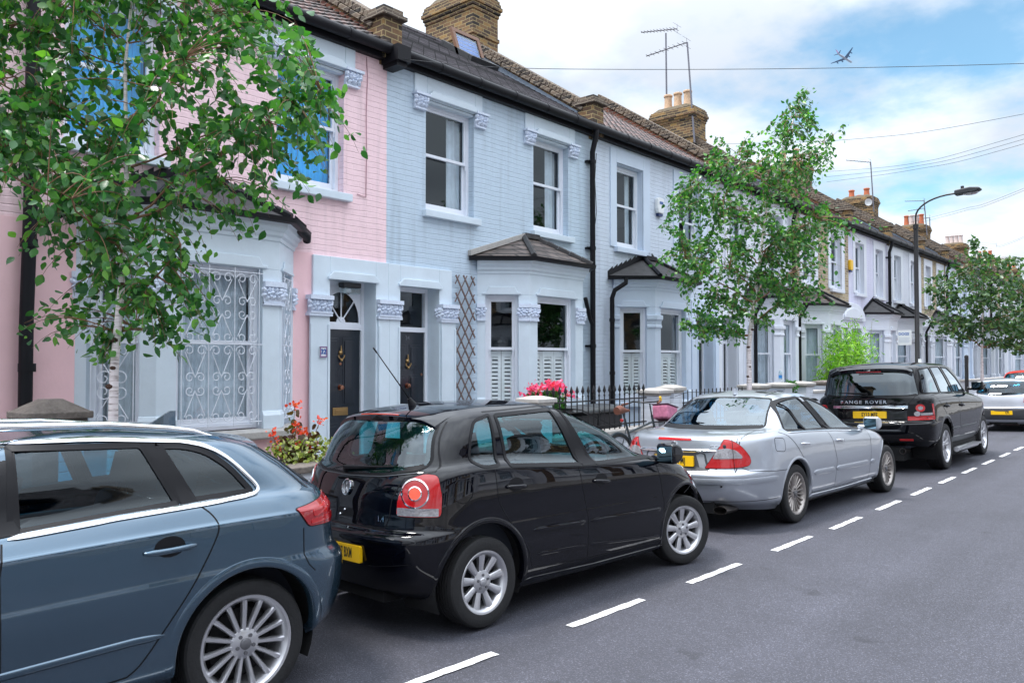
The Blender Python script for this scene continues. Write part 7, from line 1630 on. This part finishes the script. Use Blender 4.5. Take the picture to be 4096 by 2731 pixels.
railing(8.50, 11.03, 'black iron railings with spear heads behind the bicycle', .74, 1.40); railing(12.05, 14.6, 'short black railings with plain tips behind the silver saloon roof', .66, 1.27, spear=False, step=.15)
bn = thing('wheelie_bin', 'dark lidded bin standing behind the spiked railings', 'bin', (9.75,7.35,.08)); k = MB(); k.prism([(-.28,0),(.28,0),(.32,.95),(-.32,.95)], lambda a,c,t: (a,t,c), -.3, .3); k.build('bin_body', DPL, bn, bevel=.03); k = MB(); k.prism([(-.35,.95),(.35,.95),(.35,1.0),(.1,1.06),(-.30,1.04),(-.35,1.0)], lambda a,c,t: (t,a,c), -.34, .34); k.build('lid', mat('grey_lid', (.06,.065,.07), .45), bn, bevel=.02)
bn2 = copy_tree(bn); bn2.location = (10.5,7.4,.08); bn2['label'] = 'second dark lidded bin, close behind the bicycle saddle'; bn['group'] = bn2['group'] = 'bins in the front yard'
# trellis on the grey blue wall
t = thing('trellis', 'grey weathered diamond trellis fixed beside the second front door', 'trellis', (8.83,8.66,1.1)); x0, x1, z0, z1 = -.22, .20, 0, 2.03; ca = 58; dz = math.tan(R(ca))
for sgn, dy in ((1,.0),(-1,-.014)):
    for i in range(-4, 12):
        zc = i*.27; a = (x0, zc if sgn < 0 else zc-(0)); L_ = []
        za, zb_ = (zc, zc+dz*(x1-x0)) if sgn > 0 else (zc+dz*(x1-x0), zc)
        p, q = Vector((x0,0,za)), Vector((x1,0,zb_)); lo, hi = (p,q) if p.z < q.z else (q,p)
        if hi.z < z0+.05 or lo.z > z1-.05: continue
        if lo.z < z0: lo = lo.lerp(hi, (z0-lo.z)/(hi.z-lo.z))
        if hi.z > z1: hi = lo.lerp(hi, (z1-lo.z)/(hi.z-lo.z))
        d_ = (hi-lo).normalized(); nn = Vector((-d_.z,0,d_.x))*(.012 if sgn < 0 else .006); k = MB()
        k.add([lo+nn+Vector((0,dy,0)),hi+nn+Vector((0,dy,0)),hi-nn+Vector((0,dy,0)),lo-nn+Vector((0,dy,0)),lo+nn+Vector((0,dy-.013,0)),hi+nn+Vector((0,dy-.013,0)),hi-nn+Vector((0,dy-.013,0)),lo-nn+Vector((0,dy-.013,0))], [(0,1,2,3),(4,7,6,5),(0,4,5,1),(2,6,7,3),(1,5,6,2),(0,3,7,4)]); k.build('lath', WOOD, t)
# ------------------------------------------------------------------ bicycle against the railings
bk = thing('bicycle', 'dark roadster bicycle with a brown saddle leaning on the spiked railings', 'bicycle', (9.85,6.50,.075)); bk.rotation_euler = (R(-5),0,R(-3))
BFR = mat('dark_bike_paint', (.012,.022,.03), .3, coat=.6); BROWN = mat('brown_saddle', (.16,.06,.04), .6); CHR2 = CHROME
def bwheel(x, nm='wheel'):
    w_ = bpy.data.objects.new(nm, None); COL.objects.link(w_); w_.parent = bk; M = Matrix.Translation((x,0,.34)) @ Matrix.Rotation(PI/2,4,'X'); k = MB(); k.tube([M @ Vector((.325*math.cos(2*PI*i/40),.325*math.sin(2*PI*i/40),0)) for i in range(41)], .019, 8, cap=False); k.build('tyre', TYRE, w_, smooth=60)
    k = MB(); k.tube([M @ Vector((.303*math.cos(2*PI*i/40),.303*math.sin(2*PI*i/40),0)) for i in range(41)], .010, 6, cap=False)
    for i in range(24): k.tube([M @ Vector((0,0,.02*(-1)**i)), M @ Vector((.30*math.cos(2*PI*i/24),.30*math.sin(2*PI*i/24),0))], .0015, 3)
    k.lathe([(.02,-.04),(.02,.04)], M, 10); k.build('rim', CHR2, w_)
    k = MB(); k.tube([M @ Vector((.36*math.cos(R(a)),.36*math.sin(R(a)),0)) for a in range(15,190,12)], .020, 6); k.build('mudguard', BFR, w_, smooth=60)
bwheel(0.0); bwheel(1.12)
k = MB(); S, B_b, H1, H2 = Vector((.20,0,.90)), Vector((.40,0,.30)), Vector((.90,0,.92)), Vector((.95,0,.72))
for a, b_, r_ in ((B_b,S,.016),(B_b,H2,.018),(S.lerp(B_b,.35),H1.lerp(H2,.5),.016),(Vector((0,0,.34)),B_b,.010),(Vector((0,0,.34)),S.lerp(B_b,.2),.009),(H1,H2,.019),(H2,Vector((1.12,.0,.34)),.014)): k.tube([a,b_],r_,8)
k.tube([S, Vector((.16,0,1.0))], .012, 8); k.tube([H1, Vector((.87,0,1.10))], .012, 8); k.build('frame', BFR, bk, smooth=60)
k = MB(); k.tube([Vector((.72,-.30,1.12)),Vector((.80,-.26,1.14)),Vector((.88,-.12,1.12)),Vector((.88,.12,1.12)),Vector((.80,.26,1.14)),Vector((.72,.30,1.12))], .012, 8); k.build('handlebar', IRON, bk, smooth=60)
k = MB(); k.tube([Vector((.72,-.30,1.12)),Vector((.60,-.33,1.10))], .018, 8); k.tube([Vector((.72,.30,1.12)),Vector((.60,.33,1.10))], .018, 8); k.build('grip', BROWN, bk, smooth=60)
k = MB(); k.tube([Vector((.74,-.29,1.13)),Vector((.72,-.30,1.19))], .02, 6); k.build('bell', YEL, bk)
k = MB(); k.tube([Vector((.02,0,1.02)),Vector((.10,0,1.035)),Vector((.22,0,1.02)),Vector((.32,0,1.015))], [.06,.068,.034,.018], 12); k.build('saddle', BROWN, bk, smooth=60)
k = MB(); k.ball((.10,-.02,.88), .03, 8); k.build('rear_lamp', RED, bk)
k = MB(); k.box(.98,1.45,-.13,.13,.80,.815)
for y in (-.12,.12): k.tube([(1.44,y,.81),(1.12,y,.36)], .007, 5)
k.build('carrier', IRON, bk, bevel=.004)
k = MB(); M = Matrix.Translation((1.22,0,.83)) @ Matrix.Rotation(R(14),4,'Y'); k.prism([(-.10,0),(.13,0),(.16,.22),(-.14,.22)], lambda a,c,t: M @ Vector((a,t,c)), -.15, .15); bag = tag(k.build('pannier_bag', mat('pink_bag', (.50,.17,.28), .55, var=.4, vscale=14, bump=.5, bscale=12), None, bevel=.035, seg=3), 'rose pink bag resting on the front carrier of the bicycle', 'bag'); bag.matrix_world = Matrix.Translation((9.85,6.5,.075)) @ Matrix.Rotation(R(-3),4,'Z') @ Matrix.Rotation(R(-5),4,'X')
k = MB(); k.obox(M, -.145, .165, -.155, .155, .215, .235); k.build('bag_flap', mat('plum_flap', (.06,.02,.05), .5), bag, bevel=.012)
# water bottle on a pier
bo = thing('water_bottle', 'clear plastic water bottle with blue label standing on a cream pier', 'bottle', (16.22,6.78,1.44)); k = MB(); k.lathe([(0,0),(.034,0),(.036,.01),(.036,.145),(.03,.17),(.013,.19),(.013,.205),(0,.205)], None, 16); k.build('bottle_body', glass_mat('clear_plastic', (.8,.88,.9), 1, .12), bo, smooth=40); k = MB(); k.lathe([(.0365,.035),(.0368,.095),(.0365,.096)], None, 16); k.build('bottle_label', mat('blue_label', (.02,.20,.55), .4), bo); k = MB(); k.lathe([(0,.225),(.015,.225),(.015,.2),(0,.2)], None, 10); k.build('bottle_cap', WPL, bo)
# ------------------------------------------------------------------ alarms, aerials, dish, lamp post, signs
def alarm(x, y, z, mt, lab, dots=True):
    t = thing('alarm_box', lab, 'alarm', (x,y,z)); k = MB(); k.prism([(-.13,-.06),(-.10,-.16),(.10,-.16),(.13,-.06),(.13,.13),(.09,.17),(-.09,.17),(-.13,.13)], lambda a,c,q: (a,-q,c), 0, .085); k.build('casing', mt, t, bevel=.02)
    k = MB(); k.prism([(-.08,-.22),(.08,-.22),(.10,-.16),(-.10,-.16)], lambda a,c,q: (a,-q,c), .005, .07); k.build('strobe', mat('blue_strobe', (.01,.03,.12), .2) if 'blue_strobe' not in MATS else MATS['blue_strobe'], t, bevel=.01)
    if dots:
        for i in range(3):
            k = MB(); k.box(-.065+i*.05, -.03+i*.05, -.092, -.0851, .03, .085); k.build('emblem', INK, t)
alarm(14.60, 8.70, 5.05, WPL, 'white alarm box with blue base on the pale blue house'); alarm(26.28, 8.70, 4.88, YEL, 'yellow alarm box on the lilac house beyond the slender birch', False)
def yagi(p, q, n_, mb, el=.16):
    p, q = Vector(p), Vector(q); d = (q-p).normalized(); s_ = d.cross(Vector((0,0,1))).normalized(); mb.tube([p,q], .017, 5)
    for i in range(n_):
        c = p.lerp(q, .04+.92*i/(n_-1)); e = el*(.7+.5*i/n_); mb.tube([c-s_*e, c+s_*e], .009, 4)
    for z in (-.12,.12): mb.tube([q+Vector((0,0,z))-s_*.25, q+Vector((0,0,z))+s_*.25], .005, 4); 
    mb.tube([q+Vector((0,0,-.14)), q+Vector((0,0,.14))], .006, 4)
def aerial(base, top, arms, lab):
    t = thing('tv_aerial', lab, 'aerial', base, 0, 'television aerials on the chimneys'); b0 = Vector(base); k = MB(); k.tube([Vector((0,0,0)), Vector(top)-b0], [.030,.025], 8); k.build('mast', ALU, t)
    for (p, q, n_) in arms: k = MB(); yagi(Vector(p)-b0, Vector(q)-b0, n_, k); k.build('antenna', ALU, t)
aerial((22.1,12.83,9.4), (22.1,12.85,12.15), [((22.1,13.75,12.42),(22.1,12.45,12.18),11)], 'tall straight aerial behind the chimney with three buff pots')
aerial((21.40,11.50,8.3), (21.42,11.73,11.36), [((21.42,13.15,11.30),(21.42,11.75,11.36),9)], 'leaning aerial strapped to the front corner of the chimney with three buff pots')
aerial((38.05,11.5,8.6), (37.95,11.58,10.86), [((37.9,12.65,11.1),(37.95,11.60,10.84),9)], 'aerial on the chimney with the satellite dish')
aerial((47.0,11.5,8.6), (46.9,11.6,10.5), [((46.9,12.55,10.55),(46.9,11.6,10.45),8),((46.9,12.4,10.0),(46.9,11.6,10.05),6)], 'double armed aerial seen through the curve of the street lamp'); aerial((48.0,11.6,8.6), (48.0,11.6,9.7), [((48.0,12.3,9.7),(48.0,11.6,9.7),5)], 'short aerial right of the double armed one')
ds = thing('satellite_dish', 'small grey satellite dish fixed to a far chimney under its aerial', 'dish', (38.06,11.62,9.0)); k = MB(); M = Matrix.Rotation(R(75),4,'Y') @ Matrix.Rotation(PI,4,'X'); k.lathe([(0,-.05),(.09,-.03),(.15,0),(.16,.004),(.09,-.02),(0,-.04)], Matrix.Translation((-.35,0,0)) @ M, 20); k.build('reflector', WPL, ds, smooth=50); k = MB(); k.tube([(-.3,0,0),(0,0,-.1)], .015, 6); k.build('bracket', ALU, ds)
lp_ = thing('street_lamp', 'tall dark street lamp arching out over the road', 'lamp post', (23.2,5.95,.05)); k = MB(); k.tube([(0,0,0),(0,0,1.3)], [.085,.085], 14); k.tube([(0,0,1.3),(0,0,1.34),(0,0,5.35)], [.085,.06,.055], 14); k.build('post', IRON, lp_, smooth=50)
k = MB(); k.tube([(0,0,5.3),(0,0,5.42)], .07, 12); k.tube([(0,-.0,5.4)]+[(0,-.9+.9*math.cos(R(a)), 5.62+.50*math.sin(R(a))) for a in range(0,91,10)]+[(0,-1.0,6.13)], .024, 8); k.build('arm', IRON, lp_, smooth=50)
k = MB(); k.prism([(-.95,6.06),(-1.45,6.09),(-1.56,6.15),(-1.52,6.20),(-1.30,6.23),(-.95,6.19)], lambda a,c,q: (q,a,c), -.13, .13); k.build('lantern', DPL, lp_, bevel=.035, seg=3); k = MB(); k.ball((0,-1.30,6.09), .16, 12, sq=(.7,1.2,.35)); k.build('lens', CLR, lp_, smooth=60); k = MB(); k.tube([(0,-1.12,6.2),(0,-1.12,6.29)], .04, 10); k.build('photocell', DPL, lp_)
k = MB(); k.box(-.09,.0,-.11,-.04,1.62,1.84); k.build('number_label', WPL, lp_)
sg_ = thing('sign', 'white dog notice plate clamped to the street lamp post', 'sign', (23.2,6.30,2.46)); k = MB(); k.box(-.008,.0,-.22,.13,-.20,.20); k.build('plate', mat('sign_white', (.55,.57,.60), .4), sg_, bevel=.003); vs, fs = text_mb('DOGS', .095, .003, 0); k = MB(); k.add([(-.0095,-.02-v[0],.10+v[1]) for v in vs], fs); k.build('lettering', INK, sg_)
k = MB()
for i in range(4): k.box(-.0095,-.0085,-.17+.02*(i%2),.11,-.02-i*.035,-.008-i*.035)
k.build('small_print', mat('grey_print', (.35,.40,.5), .5), sg_); k = MB(); k.box(-.02,.02,-.30,-.22,.12,.15); k.box(-.02,.02,-.30,-.22,-.15,-.12); k.build('clamp', ALU, sg_)
pl_ = thing('signpost', 'short black post on the pavement left of the third birch trunk', 'post', (30.0,6.2,.05)); k = MB(); k.tube([(0,0,0),(0,0,1.9)], .06, 10); k.build('pole', IRON, pl_); k = MB(); k.ball((0,0,1.93), .068, 10); k.build('finial', IRON, pl_)
# ------------------------------------------------------------------ overhead wires and the airliner
def wire(pts, lab, r_=.0042):
    P = curve2([(0,0)]*1+[(1,1)], 2); pts = [Vector(p) for p in pts]; out = []
    for i in range(len(pts)-1):
        p0, p1, p2, p3 = pts[max(i-1,0)], pts[i], pts[i+1], pts[min(i+2,len(pts)-1)]
        for t in np.linspace(0,1,12,endpoint=False): out.append(.5*((2*p1)+(p2-p0)*t+(2*p0-5*p1+4*p2-p3)*t*t+(3*p1-p0-3*p2+p3)*t**3))
    out.append(pts[-1]); k = MB(); k.tube(out, r_, 5); o = k.build('overhead_wire', IRON); tag(o, lab, 'wire', 'overhead telephone wires')
def ext(a, b_, y): t = (y-a[1])/(b_[1]-a[1]); return tuple(a[i]+(b_[i]-a[i])*t for i in range(3))
wire([(7.2,8.45,5.98),(8.79,6.67,5.84),(13.2,1.95,6.0),(20.6,-6,6.6)], 'lone wire from the gutter of the grey blue house, highest in the sky')
wire([(17.1,8.6,6.85),(17.3,5.5,6.45),(17.6,2.62,6.45),(18.5,-6,7.0)], 'single wire from the pale blue house over the top of the slender birch')
for i in range(3): wire([(23.6+.1*i,8.5,7.35-.13*i),(21.6,5.6,6.75-.08*i),(19.2+.1*i,2.88,6.45-.07*i),(12.8,-6,6.2)], 'one of three close wires sloping up to the right behind the slender birch')
for i in range(2): wire([(32.5,8.5,7.05-.1*i),(28.5,5.9,6.65-.07*i),(25.2,3.8,6.45-.06*i),(10,-6,6.3)], 'one of two close wires crossing behind the street lamp lantern')
for i in range(2): wire([(41.8,8.5,7.3-.1*i),(38,6.8,6.75-.07*i),(34.6,5.25,6.4-.05*i),(10,-6,6.2)], 'one of two faint wires lowest over the far trees')
av = thing('airliner', 'four engined airliner flying away above the wires', 'aeroplane', (0,0,0))
cf = Matrix(((math.sin(R(41.1)),0,math.cos(R(41.1))),(-math.cos(R(41.1)),0,math.sin(R(41.1))),(0,1,0)))      # right, up, forward axes as columns
fx, ly = Vector((.80,-.13,.59)).normalized(), Vector((.66,.36,-.66)); ly = (ly-fx*ly.dot(fx)).normalized(); uz = fx.cross(ly)
Rm = Matrix([cf @ fx, cf @ ly, cf @ uz]).transposed().to_4x4(); av.matrix_world = Matrix.Translation((1985,663,738)) @ Rm @ Matrix.Diagonal((1,1,1,1))
PLB = mat('airliner_blue', (.05,.13,.28), .35); PLW = mat('airliner_white', (.30,.36,.48), .35); PLP = mat('airliner_tail_red', (.22,.03,.18), .4)
k = MB(); k.lathe([(.1,-32),(1.0,-28),(2.0,-22),(2.7,-14),(2.8,20),(2.7,26),(2.1,29.5),(1.0,31.6),(.05,32.2)], Matrix.Rotation(PI/2,4,'Y'), 16); k.build('fuselage', PLW, av, smooth=60)
for s_ in (1,-1):
    k = MB(); P = [(7,2.5),(-4,2.5),(-13,30),(-10.5,30)]; k.add([(x,s_*y,-1.4+y*.10) for x,y in P]+[(x,s_*y,-.8+y*.095) for x,y in P], [(0,1,2,3),(4,7,6,5),(0,4,5,1),(1,5,6,2),(2,6,7,3),(3,7,4,0)]); k.build('wing', PLB, av)
    k = MB(); P = [(-24,1),(-28,1),(-32,9.5),(-30,9.5)]; k.add([(x,s_*y,.6+y*.1) for x,y in P]+[(x,s_*y,.9+y*.1) for x,y in P], [(0,1,2,3),(4,7,6,5),(0,4,5,1),(1,5,6,2),(2,6,7,3),(3,7,4,0)]); k.build('tailplane', PLB, av)
    for yy, xx_ in ((9.5,3.0),(19,-2.5)): k = MB(); k.lathe([(.2,-3),(1.25,-2),(1.5,1.0),(1.3,2.4),(.9,2.4),(.6,0)], Matrix.Translation((xx_+1.5,s_*yy,-2.4+yy*.10)) @ Matrix.Rotation(PI/2,4,'Y'), 14); k.build('engine', PLB, av, smooth=60)
k = MB(); P = [(-21,2),(-28.5,2),(-32.5,11),(-29,11)]; k.add([(x,.3,z) for x,z in P]+[(x,-.3,z) for x,z in P], [(0,1,2,3),(4,7,6,5),(0,4,5,1),(1,5,6,2),(2,6,7,3),(3,7,4,0)]); k.build('tail_fin', PLP, av)
